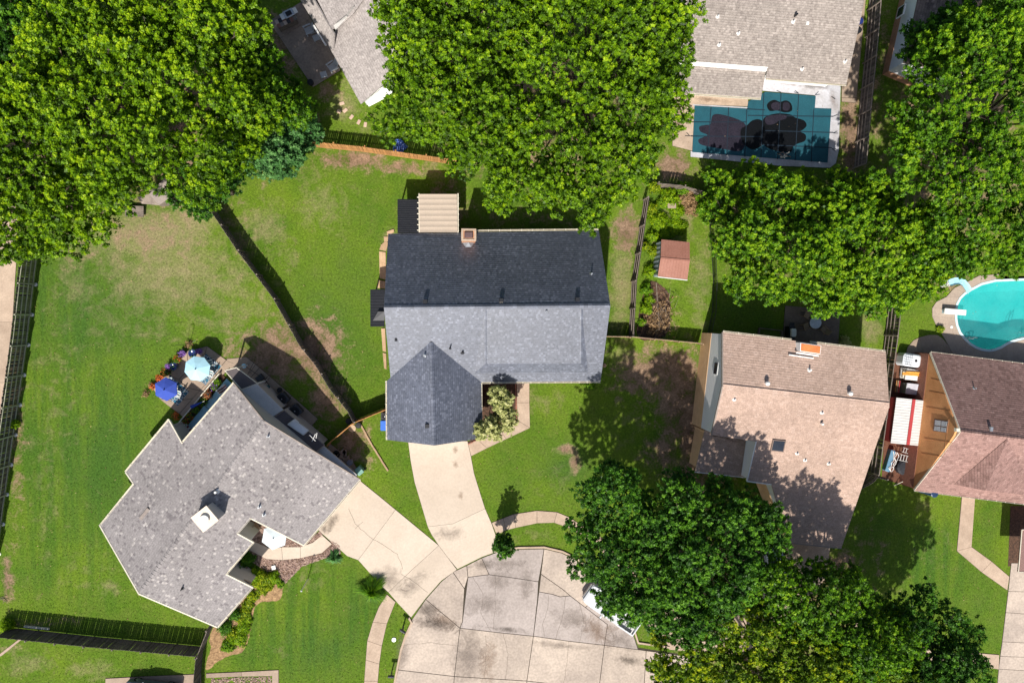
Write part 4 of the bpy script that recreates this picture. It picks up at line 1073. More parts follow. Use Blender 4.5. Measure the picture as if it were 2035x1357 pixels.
def rake(a, b, pl, m, parent, w=.1):
    p, q = PX(*a, pl), PX(*b, pl); d = (q - p).normalized(); s = d.cross(pl[1]).normalized()
    mb = MB(); vs = [x + s * o + pl[1] * z for x in (p, q) for o in (-w / 2, w / 2) for z in (-.15, .035)]
    mb.add(vs, [(0, 1, 3, 2), (4, 6, 7, 5), (0, 4, 5, 1), (2, 3, 7, 6), (1, 5, 7, 3), (0, 2, 6, 4)]).build('rake_trim', m, parent)
trim_dk = mat('trim_taupe', (.30, .25, .22), None, 4, .7)
for a, b, pl in (((464, 761), (524, 836), plBn), ((524, 836), (715, 952.5), plBs), ((198.5, 1044), (276, 1179.5), plBn), ((276, 1179.5), (432, 1246), plBs), ((336, 834.5), (362, 881), plBn), ((249.5, 938), (266, 962), plBn), ((498, 1029.5), (604, 1083.5), plBs), ((472, 1060), (503.5, 1077.5), plBs), ((449, 1140.5), (502, 1167), plBs)):
    rake(a, b, pl, trim_dk if a[0] > 300 and b[0] > 500 and a[1] < 900 else cream_trim, hB)
for a, b, pl in (((842, 408), (0, 0), plBs),): pass
# chimney chase
cc = W(407, 1031, 6.75); base_r = 5.0
MB().box((cc.x, cc.y, 5.3), (1.35, 1.35, 2.75), math.radians(-52)).build('chimney', siding_grey, hB)
MB().box((cc.x, cc.y, 6.72), (1.5, 1.5, .1), math.radians(-52)).build('chimney_cap', mat('cream_metal', (.78, .68, .56), (.68, .56, .45), 1.5, .5), hB)
MB().lathe((cc.x, cc.y, 6.77), [(.3, 0), (.3, .12), (.38, .14), (.36, .2), (.05, .25)], 16).build('flue_cap', white_paint, hB)
for p, pl, mm, r in (((533.5, 866.5), plBs, metal_grey, .06), ((431, 976), plBs, white_paint, .1), ((516, 1006), plBs, metal_grey, .07), ((525, 1022), plBs, metal_grey, .07), ((363, 1168.5), plBs, metal_black, .06)):
    vent_pipe(*p, pl, hB, mm, r, .42, True)
a_ = PX(288, 1020, plBn); MB().box(a_ + up * .07, (1.15, .28, .1), math.radians(52), .9).build('roof_vent', trim_dk, hB)
# dark porch roofs and pale bump-outs on the north-east side
dark_roof = mat('dark_membrane', (.105, .088, .088), (.09, .075, .078), .8, .8, .05, 8, .06)
grey_roof = mat('pale_membrane', (.52, .50, .48), (.47, .455, .44), .8, .8, .05, 8, .08)
def flat(pts, z, m, parent, name, th=.12, edge=None):
    zs = z if isinstance(z, (list, tuple)) else [z] * len(pts)
    q = [W(a, b, c) for (a, b), c in zip(pts, zs)]
    mb = MB(); k = len(q); mb.add(q + [p - up * th for p in q], [tuple(range(k)), tuple(reversed(range(k, 2 * k)))] + [(i, k + i, k + (i + 1) % k, (i + 1) % k) for i in range(k)])
    o = mb.build(name, m, parent)
    if edge is not None:
        for i in range(k):
            a, b = q[i], q[(i + 1) % k]; d = b - a
            MB().tube(a + up * .01, b + up * .01, .045, .045, 4).build('trim', edge, parent)
    return o
flat([(447, 736), (470, 730), (512, 762), (480, 774)], 3.0, dark_roof, hB, 'porch_roof', .12, cream_trim)
flat([(480, 775), (511, 763), (563, 814), (528, 837)], [3.0, 3.0, 3.0, 3.4], grey_roof, hB, 'bump_out_roof', .15)
flat([(530, 838), (565, 815), (645, 884), (628, 898)], [3.3, 2.7, 2.7, 3.3], dark_roof, hB, 'porch_roof', .12, trim_dk)
flat([(629, 898), (643, 886), (710, 944), (704, 948)], [2.6, 2.5, 2.5, 2.6], grey_roof, hB, 'bump_out_roof', .12)
for pts in ([(482, 772), (508, 762), (556, 812), (532, 830)], [(534, 834), (560, 816), (640, 884), (628, 893)]):
    q = [Vector((p.x, p.y)) for p in WP(pts, 2.7)]; MB().prism(q, 0, 2.75).build('wall', siding_grey, hB)
for p in ((449, 736), (470, 731), (511, 762)): q = W(*p, 3); MB().box((q.x, q.y, 1.45), (.12, .12, 2.9)).build('post', white_paint, hB)
flat([(572, 843), (584, 834), (613, 855), (603, 864)], 3.0, siding_white, hB, 'door_hood', .1, white_paint)
flat([(437, 1155), (452, 1140), (500, 1158), (493, 1164)], 2.4, concrete_patio, hB, 'porch_slab', .2)
flat([(455, 1136), (474, 1116), (499, 1138), (489, 1150)], .5, concrete_patio, hB, 'porch_landing', .5)

# paving NE of the grey house
slabs('side_pad', [[(450, 713), (490, 709), (516, 730), (490, 760), (462, 744)], [(516, 730), (580, 786), (556, 812), (490, 760)], [(580, 786), (632, 832), (614, 853), (556, 812)], [(655, 880), (700, 914), (712, 935), (700, 945), (650, 896)]], concrete_patio, top=.05)
# patio slabs
slabs('patio', [
    [(362, 699), (372, 697), (374, 724), (372, 737), (356, 754), (335, 744), (345, 715)], [(372, 697), (412, 688), (408, 702), (396, 712), (374, 724)],
    [(412, 688), (450, 715), (432, 738), (408, 702)], [(374, 724), (396, 712), (408, 702), (432, 738), (408, 764), (398, 776), (372, 770), (356, 754), (372, 737)],
    [(335, 744), (356, 754), (372, 770), (398, 776), (383, 792), (345, 797), (318, 792), (305, 773), (318, 752)], [(318, 792), (345, 797), (383, 792), (357, 822), (332, 804)],
    [(450, 715), (464, 722), (424, 768), (386, 810), (372, 836), (357, 822), (383, 792), (408, 764), (432, 738)]], concrete_patio, gap=.02, top=.07)
# covered porch floor: pale blue boards
pb = empty('porch_floor', W(420, 790), 0, None, None, None, 'structure')
blue = mat('pale_blue_floor', (.34, .60, .72), (.30, .54, .66), 1, .7, 0, fine=.06)
for i, (t0, t1) in enumerate(((0, .48), (.49, 1))):
    l = lambda t: (451 + (360 - 451) * t, 752 + (862 - 752) * t); r2 = lambda t: (463 + (376 - 463) * t, 764 + (870 - 764) * t)
    q = [W(*l(t0)), W(*r2(t0)), W(*r2(t1)), W(*l(t1))]; MB().prism([Vector((p.x, p.y)) for p in q], -.05, .12).build('floor_panel', blue, pb)
# planter ledge between patio and porch
MB().prism([Vector((p.x, p.y)) for p in WP([(440, 742), (450, 751), (358, 860), (345, 853)])], -.05, .09).build('planting_bed', mulch, kind='structure')
wr = empty('porch_rail', W(395, 800), 0, 'low white rail edging the planter strip beside the patio', 'railing')
a, b = W(439, 742), W(345, 856)
MB().box((a + b) / 2 + up * .5, ((b - a).length, .08, .06), math.atan2((b - a).y, (b - a).x)).build('rail', cream_trim, wr)
for k in range(7): p = a.lerp(b, k / 6); MB().box(p + up * .25, (.08, .08, .5), math.atan2((b - a).y, (b - a).x)).build('post', cream_trim, wr)

# ================================================================ TAN HOUSE (right of centre)
hC = empty('house', W(1580, 850), 0, 'rosy tan shingled house with a skylight between the slate house and the white metal shed', 'house')
plCn = plane((1436.6, 660, 5.2), (1760, 699, 5.2), (1436.6, 763, 6.4))
rcW, rcE = PX(1436.6, 767, plCn), PX(1767, 806, plCn)
plCs = plane(rcW, rcE, W(1672, 1088, 2.6))
roof_plane([PX(1436.6, 660, plCn), PX(1760, 699, plCn), rcE, rcW], sh_tan, hC)
S1 = [(1436.6, 770), (1767, 808), (1672, 1088), (1566, 1077), (1533, 962), (1484, 955), (1502, 877), (1414, 864)]
roof_plane([PX(*p, plCs) for p in S1], sh_tan, hC)
# raised ridge batten: lip running the length of the roof
lipa, lipb = PX(1436.5, 763, plCn), PX(1766, 800, plCn)
mb = MB(); mb.uv = [[(0, 0), (9, 0), (9, .2), (0, .2)]] * 2
mb.add([lipa + up * .1, lipb + up * .1, PX(1767, 811, plCs) + up * .03, PX(1436, 775, plCs) + up * .03, lipa, lipb], [(3, 2, 1, 0), (0, 1, 5, 4)]); mb.build('ridge_cap', sh_tan, hC)
low = [(1404, 842), (1416, 866), (1500, 878), (1481, 948), (1381, 937)]
plL = plane((1404, 842, 3.0), (1500, 872, 3.0), (1381, 937, 2.5))
roof_plane([PX(*p, plL) for p in low], sh_tan, hC, name='porch_roof')
brick_lt = mat('tan_brick', (.72, .46, .25), (.62, .38, .20), 2, .9, .3, 25, .15)
footC = [PX(1436.6, 660, plCn), PX(1760, 699, plCn), PX(1767, 806, plCs), PX(1672, 1088, plCs), PX(1566, 1077, plCs), PX(1533, 962, plCs), PX(1484, 955, plCs), PX(1502, 877, plCs), PX(1414, 864, plCs)]
walls(footC, [plCn, plCs], siding_white, hC, inset_d=.15, m2=brick_lt, split=2.35)
walls([PX(*p, plL) for p in low], [plL], brick_lt, hC, inset_d=.3)
def ladder_gutter(a, b, pl): gutter(PX(*a, pl) + up * .02, PX(*b, pl) + up * .02, cream_trim, hC, 1.3)
ladder_gutter((1437, 658.5), (1573, 674.5), plCn); ladder_gutter((1610, 679), (1760, 697.5), plCn)
rake((1567, 1078), (1672, 1089), plCs, trim_dk, hC); rake((1436, 660), (1436, 767), plCn, trim_dk, hC); rake((1436, 767), (1414, 864), plCs, trim_dk, hC); rake((1484, 955.5), (1533, 962.5), plCs, white_paint, hC); rake((1502.5, 877), (1484.5, 955), plCs, white_paint, hC)
rake((1381, 937.5), (1481, 948.5), plL, white_paint, hC, .06)
# window in the west gable wall
wp = (W(1425, 732, 4.4)); MB().box((wp.x - .02, wp.y, 4.3), (.1, 1.1, .8), math.radians(-7)).build('window', white_paint, hC); MB().box((wp.x - .08, wp.y, 4.3), (.05, .95, .66), math.radians(-7)).build('window_pane', glass_dark, hC)
# skylight
sk = [PX(*p, plCs) + plCs[1] * .14 for p in ((1535, 872), (1561, 874), (1556, 897), (1530, 894))]
mb = MB(); q = [p - plCs[1] * .2 for p in sk]; mb.add(sk + q, [(3, 2, 1, 0), (0, 1, 5, 4), (1, 2, 6, 5), (2, 3, 7, 6), (3, 0, 4, 7)]); mb.build('skylight', mat('skylight_frame', (.18, .13, .11), None, 3, .6), hC)
cskl = sum(sk, Vector()) / 4; sk2 = [cskl + (p - cskl) * .84 + plCs[1] * .02 for p in sk]
mb = MB(); mb.add(sk2 + [cskl + plCs[1] * .035], [(1, 0, 4), (2, 1, 4), (3, 2, 4), (0, 3, 4)]); mb.build('skylight_glass', glass_dark, hC)
vent_dome(1522, 761, plCn, hC); vent_dome(1686, 781, plCn, hC)
vent_pipe(1608, 735, plCn, hC, white_paint, .08, .35, True)
for p in ((1459, 794), (1633, 820), (1583.6, 901), (1599.5, 914), (1646.6, 921)): vent_pipe(*p, plCs, hC, white_paint, .07, .25, True)
vent_dome(1631, 841, plCs, hC, r=.12, h=.35)
# chimney chase with orange sheathing
o1 = [(1591, 681), (1632, 687), (1630, 704), (1590, 698)]
q = WP(o1, 6.1); mb = MB().prism([Vector((p.x, p.y)) for p in q], 4.6, 6.1); mb.build('chimney', siding_white, hC)
osb = mat('orange_sheathing', (.66, .22, .07), (.52, .15, .045), 2, .8, .2, 14, .15)
MB().prism(inset([Vector((p.x, p.y)) for p in q], .05), 6.1, 6.13).build('chimney_top', osb, hC)
MB().box(W(1604, 704, 5.75), (2.0, .12, .12), math.radians(-8)).build('flashing', white_paint, hC)
MB().box(W(1592, 708.5, 5.7), (2.2, .1, .1), math.radians(-8)).build('flashing', white_paint, hC)

# ================================================================ BROWN HOUSE (far right)
hD = empty('house', W(1990, 850), 0, 'dark and rosy brown shingled house with an orange gable wall at the right edge', 'house')
ED, RD = 2.35, 6.6
eNW, eSW = W(1849.5, 700, ED), W(1817, 974, ED)
eNE = W(2035, 723, ED); eSE = W(2035, 1001, ED)
dN = (eNE - eNW).normalized(); far = 9.0
eNE = eNE + dN * far; eSE = eSE + (eSE - eSW).normalized() * far
rDw = W(1909, 857, RD); dm = (dN + (eSE - eSW).normalized()).normalized(); rDe = rDw + dm * ((eNE - eNW).length - 0.3)
roof_plane([eNW, eNE, rDe, rDw], sh_brown, hD); roof_plane([rDw, rDe, eSE, eSW], sh_brown, hD)
plDn = plane(eNW, eNE, rDw); plDs = plane(eSW, eSE, rDw)
ridge_caps(rDw, rDe, sh_brown, hD, .34, .33, .04, .7)
t0, t1 = PX(2001, 872, plDs), W(1957, 974, PX(1957, 974, plDs).z + 2.2); t2 = PX(1895, 962, plDs); t3 = t1
roof_plane([t0 + up * .04, t1, t2 + up * .04], sh_brown, hD, name='cross_gable'); roof_plane([t0 + up * .04, PX(2060, 985, plDs) + up * .04, t1], sh_brown, hD, name='cross_gable')
mb = MB(); mb.uv = [[(0, 0), (1, 0), (0, 1)]]; mb.add([t2 + up * .04, PX(2060, 985, plDs) + up * .04, t1], [(0, 1, 2)]); mb.build('cross_gable', sh_brown, hD)
walls([eNW, eNE, eSE, eSW], [plDn, plDs], siding_orange, hD, inset_d=.12, m2=brick_m, split=2.0)
gutter(eNW + up * .02, eNE + up * .02, cream_trim, hD, 1.0); gutter(eSW + up * .02, eSE + up * .02, cream_trim, hD, .9)
rake((1849.5, 700), (1909, 857), plDn, cream_trim, hD, .07); rake((1909, 857), (1817, 974), plDs, cream_trim, hD, .05)
# window and battens on the gable wall
wl = (eSW - eNW).normalized(); wo = Vector((wl.y, -wl.x, 0)); wo = wo if wo.x < 0 else -wo
def on_gable(px, py, out=.0):
    pl = (eNW - wo * .12, wo); d = ray(px, py); o = Vector((0, 0, H)); t = (pl[0] - o).dot(pl[1]) / d.dot(pl[1]); return o + d * t + wo * out
def gbox(pts, out, m, name, th=.04):
    q = [on_gable(a, b, out) for a, b in pts]; q2 = [p + wo * th for p in q]; n = len(q)
    return MB().add(q + q2, [tuple(range(n)), tuple(reversed(range(n, 2 * n)))] + [(i, (i + 1) % n, n + (i + 1) % n, n + i) for i in range(n)]).build(name, m, hD)
gbox([(1858, 832), (1886, 836), (1882, 860), (1855, 856)], .02, mat('window_frame_brown', (.30, .18, .12), None, 3, .7), 'window_frame')
for pts in ([(1860, 834.5), (1871, 836), (1870, 846), (1859, 844.5)], [(1873, 836.5), (1884, 838), (1882, 848), (1872, 846.5)], [(1859, 846.5), (1870, 848), (1868.5, 857), (1857.5, 855)], [(1872, 848.5), (1882, 850), (1880.5, 858.5), (1870.5, 857)]):
    gbox(pts, .07, mat('window_reflecting', (.45, .48, .53), None, 2, .15, spec=.8), 'window_pane', .02)
for a, b in (((1851, 752), (1870, 756)), ((1847, 777), (1880, 783)), ((1841, 808), (1890, 816)), ((1837, 870), (1893, 879)), ((1832, 900), (1875, 907)), ((1888, 815), (1876, 905)), ((1893, 879), (1872, 906))):
    gbox([a, b, (b[0], b[1] + .9), (a[0], a[1] + .9)], .004, mat('batten_orange', (.50, .22, .09), None, 3, .8), 'batten', .015)
p = on_gable(1904, 854, .1); MB().box(p, (.3, .3, .3)).build('gable_bracket', cream_trim, hD)
vent_box(1968, 852, plDn, hD, metal_grey, (.42, .3, .14)); vent_pipe(1935, 771, plDn, hD, metal_grey, .06, .3, True)
# small porch roof corner at the right edge
pc = [(2031, 1052), (2080, 1052), (2080, 1136), (2024, 1136)]
flat(pc, 3.0, sh_brown, hD, 'porch_roof', .15, cream_trim)

# ================================================================ BEIGE HOUSE (top right)
hE = empty('house', W(1560, 80), 0, 'beige shingled house above the covered pool', 'house')
plE = plane((1681.8, 168.6, 2.6), (1522.6, 156, 2.6), (1718.6, 0, 4.3))
roof_plane([PX(*p, plE) for p in ((1681.8, 168.6), (1522, 156), (1526, 134), (1340, 120), (1352, -60), (1731, -60))], sh_beige, hE)
plE2 = plane((1512, 196, 1.95), (1341, 184, 1.95), (1524, 143, 2.35))
roof_plane([PX(*p, plE2) for p in ((1512, 196), (1335, 183), (1345, 129), (1522, 143))], sh_beige, hE, name='porch_roof')
a, b = PX(1526, 134, plE), PX(1340, 120, plE); c_, d_ = PX(1522, 143, plE2), PX(1345, 129, plE2)
MB().add([a + up * .03, b + up * .03, d_ + up * .05, c_ + up * .05, a - up * .22, b - up * .22], [(0, 1, 2, 3), (0, 4, 5, 1)]).build('step_flashing', white_paint, hE)
q = [PX(1468, 130.5, plE), PX(1494, 132.5, plE)]; MB().box((q[0] + q[1]) / 2 - up * .45, (1.1, .3, .1), -.08).build('vent_grille', metal_grey, hE)
walls([PX(1681.8, 168.6, plE), PX(1345, 140, plE), PX(1352, -60, plE), PX(1731, -60, plE)], [plE], siding_white, hE, inset_d=.6)
walls([PX(1512, 196, plE2), PX(1335, 183, plE2), PX(1345, 135, plE2), PX(1520, 148, plE2)], [plE2], siding_white, hE, inset_d=.7)
gutter(PX(1681.8, 169.5, plE), PX(1523, 157, plE), cream_trim, hE, 3); gutter(PX(1512, 197, plE2), PX(1341, 185, plE2), cream_trim, hE, 3)
for p in ((1426, 34), (1467, 67), (1429, 90), (1576, 44), (1593.5, 138), (1679, 123)): vent_pipe(*p, plE, hE, white_paint, .07, .28, True)
vent_pipe(1579, 33, plE, hE, metal_black, .09, .5); vent_box(1604, 47, plE, hE, white_paint, (.28, .28, .08))
# cloth cover pool
pd = [(1345, 200), (1390, 188), (1522, 155), (1670, 169), (1666, 300), (1662, 322), (1652, 332), (1375, 312), (1336, 290)]
slabs('pool_deck', [[(1515, 150), (1670, 166), (1669, 190), (1619, 190), (1515, 181)], [(1619, 190), (1669, 190), (1666, 300), (1660, 325), (1648, 334), (1640, 322), (1649, 217), (1618, 215)], [(1372, 301), (1640, 322), (1648, 334), (1550, 330), (1372, 312)],
                    [(1375, 208), (1486, 214), (1486, 218), (1380, 214)]], concrete_white, gap=.0, top=.08)
slabs('pool_deck', [[(1340, 188), (1486, 195), (1486, 212), (1380, 208), (1375, 300), (1336, 290)]], concrete_walk, gap=0, top=.07)
slabs('side_path', [[(1700, -20), (1722, -20), (1702, 195), (1672, 195), (1672, 168)], [(1672, 195), (1702, 195), (1700, 205), (1672, 203)]], concrete_patio, gap=.02, top=.05)
cov = empty('pool_cover', W(1510, 260), 0, 'teal mesh winter cover over the pool with dark puddles', 'pool cover')
cm = mat('teal_cover', (.012, .085, .115), (.009, .065, .09), .8, .7, .15, 14, .12)
cp = [(1519.6, 184), (1620, 192), (1618, 216), (1651, 217), (1643.5, 324), (1375, 303), (1379.6, 211), (1484, 217), (1486, 203)]
MB().prism([Vector((p.x, p.y)) for p in WP(cp)], .08, .11).build('cover_sheet', cm, cov)
strapm = mat('strap_navy', (.008, .02, .035), None, 3, .8)
for a, b in (((1413, 213), (1406, 306)), ((1448, 214), (1444, 309)), ((1484, 217), (1480, 312)), ((1518, 184), (1512, 314)), ((1552, 186), (1545, 317)), ((1587, 188), (1580, 319)), ((1617, 217), (1612, 322)),
             ((1374, 243), (1484, 243)), ((1372, 271), (1512, 272)), ((1484, 217), (1520, 219)), ((1486, 230), (1656, 232)), ((1520, 260), (1656, 264)), ((1512, 288), (1653, 294))):
    p, q = W(*a, .1), W(*b, .1); MB().box((p + q) / 2 + up * .02, ((q - p).length, .07, .012 + .006 * rnd.random()), math.atan2((q - p).y, (q - p).x)).build('strap', strapm, cov)
for a in ((1620, 189), (1652, 192), (1655, 232), (1656, 265), (1653, 296), (1552, 184), (1587, 186), (1375, 211), (1372, 243), (1371, 271)):
    p = W(*a, .1)
    for k in range(2): an = rnd.uniform(-.9, .9) + (0 if a[0] > 1600 else math.pi); MB().box(p + rot_z((.22, 0, 0), an) + up * .015, (.45, .04, .015), an).build('anchor_strap', strapm, cov)
wet = mat('rain_water', (.004, .005, .007), (.003, .004, .005), 1, .6, .03, 8, .3, spec=.12)
wet2 = mat('murky_water', (.026, .022, .034), (.015, .014, .022), 1, .7, .05, 8, .25, spec=.1)
def blob(pts, z, m, name='puddle'):
    q = [W(a, b, z) for a, b in pts]; n = len(q); out = []
    for i in range(n):
        p0, p1, p2, p3 = q[i - 1], q[i], q[(i + 1) % n], q[(i + 2) % n]
        for t in (0, .33, .66):
            out.append(.5 * ((2 * p1) + (p2 - p0) * t + (2 * p0 - 5 * p1 + 4 * p2 - p3) * t * t + (3 * p1 - p0 - 3 * p2 + p3) * t ** 3))
    return MB().prism([Vector((p.x, p.y)) for p in out], z - .01, z).build(name, m, cov)
blob([(1415, 232), (1425, 227), (1450, 232), (1475, 242), (1483, 255), (1480, 290), (1468, 301), (1440, 297), (1410, 292), (1392, 287), (1388, 278), (1400, 272), (1406, 268), (1392, 262), (1390, 252), (1402, 249), (1412, 247)], .120, wet2)
blob([(1472, 258), (1484, 250), (1495, 240), (1510, 238), (1522, 250), (1522, 282), (1500, 297), (1486, 293), (1474, 280)], .123, wet)
blob([(1515, 245), (1522, 232), (1545, 226), (1570, 228), (1580, 234), (1598, 240), (1603, 250), (1596, 258), (1590, 262), (1601, 268), (1600, 280), (1585, 286), (1576, 292), (1572, 302), (1552, 302), (1535, 298), (1520, 290), (1514, 270)], .126, wet)
blob([(1524, 210), (1530, 202), (1540, 199), (1550, 203), (1562, 200), (1572, 206), (1574, 220), (1560, 224), (1545, 220), (1530, 221)], .124, wet)
blob([(1532, 210), (1538, 204), (1548, 204), (1551, 212), (1546, 220), (1536, 218)], .131, wet2); blob([(1557, 205), (1566, 204), (1570, 212), (1566, 220), (1556, 218)], .132, wet2)
blob([(1520, 236), (1535, 229), (1560, 229), (1562, 236), (1548, 240), (1540, 246), (1525, 248)], .133, wet2)
# wheelbarrow-like white debris
dbr = empty('debris_pile', W(1560, 311), 0, 'heap of pale broken boards at the lower edge of the pool cover', 'debris')
for k in range(9): p = W(1548 + rnd.uniform(0, 24), 308 + rnd.uniform(-4, 5), .2); MB().box(p, (rnd.uniform(.3, .8), .09, .04), rnd.uniform(-.6, .5)).build('board', cream_trim if k % 2 else wood_grey, dbr)

# ================================================================ HOUSE (top far right) and PALE HOUSE (top)
hF = empty('house', W(1860, 30), 0, 'brown roofed house with pale wall mostly hidden by the tree at top right', 'house')
plF = plane((1827, -5, 3.0), (1812, 55, 3.0), (1900, 30, 4.2))
roof_plane([PX(*p, plF) for p in ((1832, -40), (1795, 125), (1920, 150), (1960, -40))], sh_dark, hF)
walls([PX(1832, -40, plF), PX(1795, 125, plF), PX(1920, 150, plF), PX(1960, -40, plF)], [plF], siding_white, hF, inset_d=.05, m2=brick_tan, split=.9)
p = W(1791, 23, 1.9); MB().box((p.x, p.y, 1.9), (.12, 1.0, 1.0), math.radians(-12)).build('window', white_paint, hF); MB().box((p.x - .06, p.y, 1.9), (.06, .8, .8), math.radians(-12)).build('window_pane', glass_dark, hF)

hG = empty('house', W(700, 60), 0, 'pale grey-tan shingled house with white gable ends at the top beside the brown patio', 'house')
plG1 = plane((717, 207, 2.7), (661.5, 107, 2.7), (783, 99, 4.4))
roof_plane([PX(*p, plG1) for p in ((717, 207), (661, 106), (664, 68), (700, 20), (725, -5), (745, -45), (800, -45), (812, 110), (765, 165))], sh_beige2, hG)
plG2 = plane((661.5, 107, 2.6), (596.7, 0, 2.6), (666, 66, 4.0))
roof_plane([PX(*p, plG2) for p in ((661.5, 107), (575, -36), (612, -36), (624, 0), (664, 68))], sh_beige2, hG)
plG3 = plane((664, 68, 3.8), (624, 0, 3.8), (722, 0, 4.6))
roof_plane([PX(*p, plG3) for p in ((660, 58), (612, -36), (740, -36), (722, 0), (700, 30), (672, 56))], sh_beige2, hG)
def bar(a, b, w, h, m, parent, name):
    a = Vector(a); b = Vector(b); d = (b - a).normalized(); s = d.cross(up).normalized()
    vs = [x + s * o + up * z for x in (a, b) for o in (-w / 2, w / 2) for z in (-h / 2, h / 2)]
    return MB().add(vs, [(0, 1, 3, 2), (4, 6, 7, 5), (0, 4, 5, 1), (2, 3, 7, 6), (1, 5, 7, 3), (0, 2, 6, 4)]).build(name, m, parent)
MB().add([W(663, 51, 4.6), W(688, 31, 4.75), W(691, 34, 4.2), W(667, 60, 4.0)], [(0, 1, 2, 3)]).build('gable_wall', white_paint, hG)
MB().add([W(689, 29, 4.75), W(703, 12, 4.8), W(703, 15, 4.5), W(690, 33, 4.3)], [(0, 1, 2, 3)]).build('gable_wall', white_paint, hG)
bar(W(623, 51, 2.65), W(648, 91, 2.65), .14, .1, white_paint, hG, 'gutter')
flat([(727, 203), (752, 178), (763, 171), (784, 178), (772, 192), (733, 212)], [2.6, 2.6, 3.0, 2.8, 2.6, 2.4], white_paint, hG, 'porch_roof', .08)
walls([PX(717, 207, plG1), PX(661, 106, plG1), PX(640, 60, plG1), PX(800, 0, plG1), PX(812, 110, plG1), PX(765, 165, plG1)], [plG1], siding_white, hG, inset_d=.5, drop=.3)
walls([W(661, 106, 2.6), W(575, -36, 2.6), W(680, -36, 2.6), W(690, 60, 2.6)], [plG2, plane((0, 0, 3.4), (10, 0, 3.4), (0, 10, 3.4))], siding_white, hG, inset_d=.4, drop=.3)
slabs('patio', [[(534, 43), (599, 5), (618, 38), (558, 78)], [(558, 78), (618, 38), (674, 128), (676, 141), (622, 174)]], mat('concrete_brown', (0.30, 0.24, 0.20), (0.20, 0.155, 0.13), .5, .9, .3, 6, .15, .05), gap=.01, top=.07)
paver = mat('paver', (.58, .42, .32), (.48, .34, .26), 2, .85, .2, 12, .1, .12)
for i, (x, y, rz, s) in enumerate(((679.5, 206, 18, 1), (673.5, 222, -20, .8), (686, 220, 42, 1), (698.5, 233, 52, 1), (713, 243, 62, 1), (726, 248, 80, 1), (734.5, 229, -40, .5))):
    p = W(x, y, .02); mb = MB().rbox(p + up * .01, (.42 * s, .26 * (1 if s == 1 else 1.2) * s ** .2, .05), .03, math.radians(rz))
    mb.build('stepping_stone', paver, loc=p, label=['stepping stone nearest the pale house, at the head of the row', 'squarish reddish stepping stone left of the row', 'second rectangular stepping stone of the row', 'middle stepping stone of the curved row', 'stepping stone one before the end of the row', 'last stepping stone nearest the big central tree', 'small broken stepping stone near the white porch roof'][i], cat='stepping stone', group='stepping stones across the back lawn')


# ================================================================ TREES
TG = 'tall broadleaf trees around the houses'
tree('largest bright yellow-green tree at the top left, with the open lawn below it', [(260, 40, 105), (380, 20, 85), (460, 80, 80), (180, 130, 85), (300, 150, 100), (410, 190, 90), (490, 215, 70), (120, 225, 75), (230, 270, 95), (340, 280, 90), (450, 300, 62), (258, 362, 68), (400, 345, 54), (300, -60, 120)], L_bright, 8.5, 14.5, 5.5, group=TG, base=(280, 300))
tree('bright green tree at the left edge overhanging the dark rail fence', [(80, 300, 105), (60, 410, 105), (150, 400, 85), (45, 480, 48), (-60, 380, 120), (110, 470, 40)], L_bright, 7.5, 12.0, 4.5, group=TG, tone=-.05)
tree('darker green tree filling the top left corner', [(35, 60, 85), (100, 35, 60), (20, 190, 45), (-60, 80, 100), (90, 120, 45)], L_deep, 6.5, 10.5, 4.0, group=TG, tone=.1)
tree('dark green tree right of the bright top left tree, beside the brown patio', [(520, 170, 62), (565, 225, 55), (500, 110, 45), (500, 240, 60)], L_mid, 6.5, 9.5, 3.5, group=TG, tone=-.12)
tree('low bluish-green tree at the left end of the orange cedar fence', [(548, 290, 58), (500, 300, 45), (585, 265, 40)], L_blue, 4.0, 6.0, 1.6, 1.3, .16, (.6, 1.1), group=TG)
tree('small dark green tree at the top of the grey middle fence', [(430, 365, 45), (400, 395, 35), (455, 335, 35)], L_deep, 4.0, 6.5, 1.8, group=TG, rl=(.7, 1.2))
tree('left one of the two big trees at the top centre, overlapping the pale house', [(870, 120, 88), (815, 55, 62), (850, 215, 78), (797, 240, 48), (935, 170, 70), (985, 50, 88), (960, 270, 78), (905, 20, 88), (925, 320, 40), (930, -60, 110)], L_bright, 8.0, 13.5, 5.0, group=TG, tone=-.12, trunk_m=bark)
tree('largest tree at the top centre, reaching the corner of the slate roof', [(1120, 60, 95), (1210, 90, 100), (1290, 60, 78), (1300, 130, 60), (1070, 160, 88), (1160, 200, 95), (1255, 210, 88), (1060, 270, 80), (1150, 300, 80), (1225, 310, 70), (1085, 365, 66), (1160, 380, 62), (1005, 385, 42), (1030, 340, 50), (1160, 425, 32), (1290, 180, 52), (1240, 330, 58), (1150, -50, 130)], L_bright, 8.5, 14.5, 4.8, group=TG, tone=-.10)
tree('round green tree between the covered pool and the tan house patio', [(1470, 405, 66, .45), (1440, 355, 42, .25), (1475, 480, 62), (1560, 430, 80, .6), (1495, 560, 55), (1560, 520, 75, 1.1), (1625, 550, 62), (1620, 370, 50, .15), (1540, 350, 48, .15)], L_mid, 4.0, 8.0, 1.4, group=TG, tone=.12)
tree('green tree hanging over the patio with the glass table', [(1700, 395, 72, .3), (1745, 420, 50, .6), (1740, 500, 88), (1690, 590, 45), (1800, 470, 65), (1790, 560, 55), (1650, 440, 60), (1640, 600, 32), (1840, 520, 45), (1730, 600, 38)], L_mid, 4.0, 8.4, 2.0, group=TG, tone=.14)
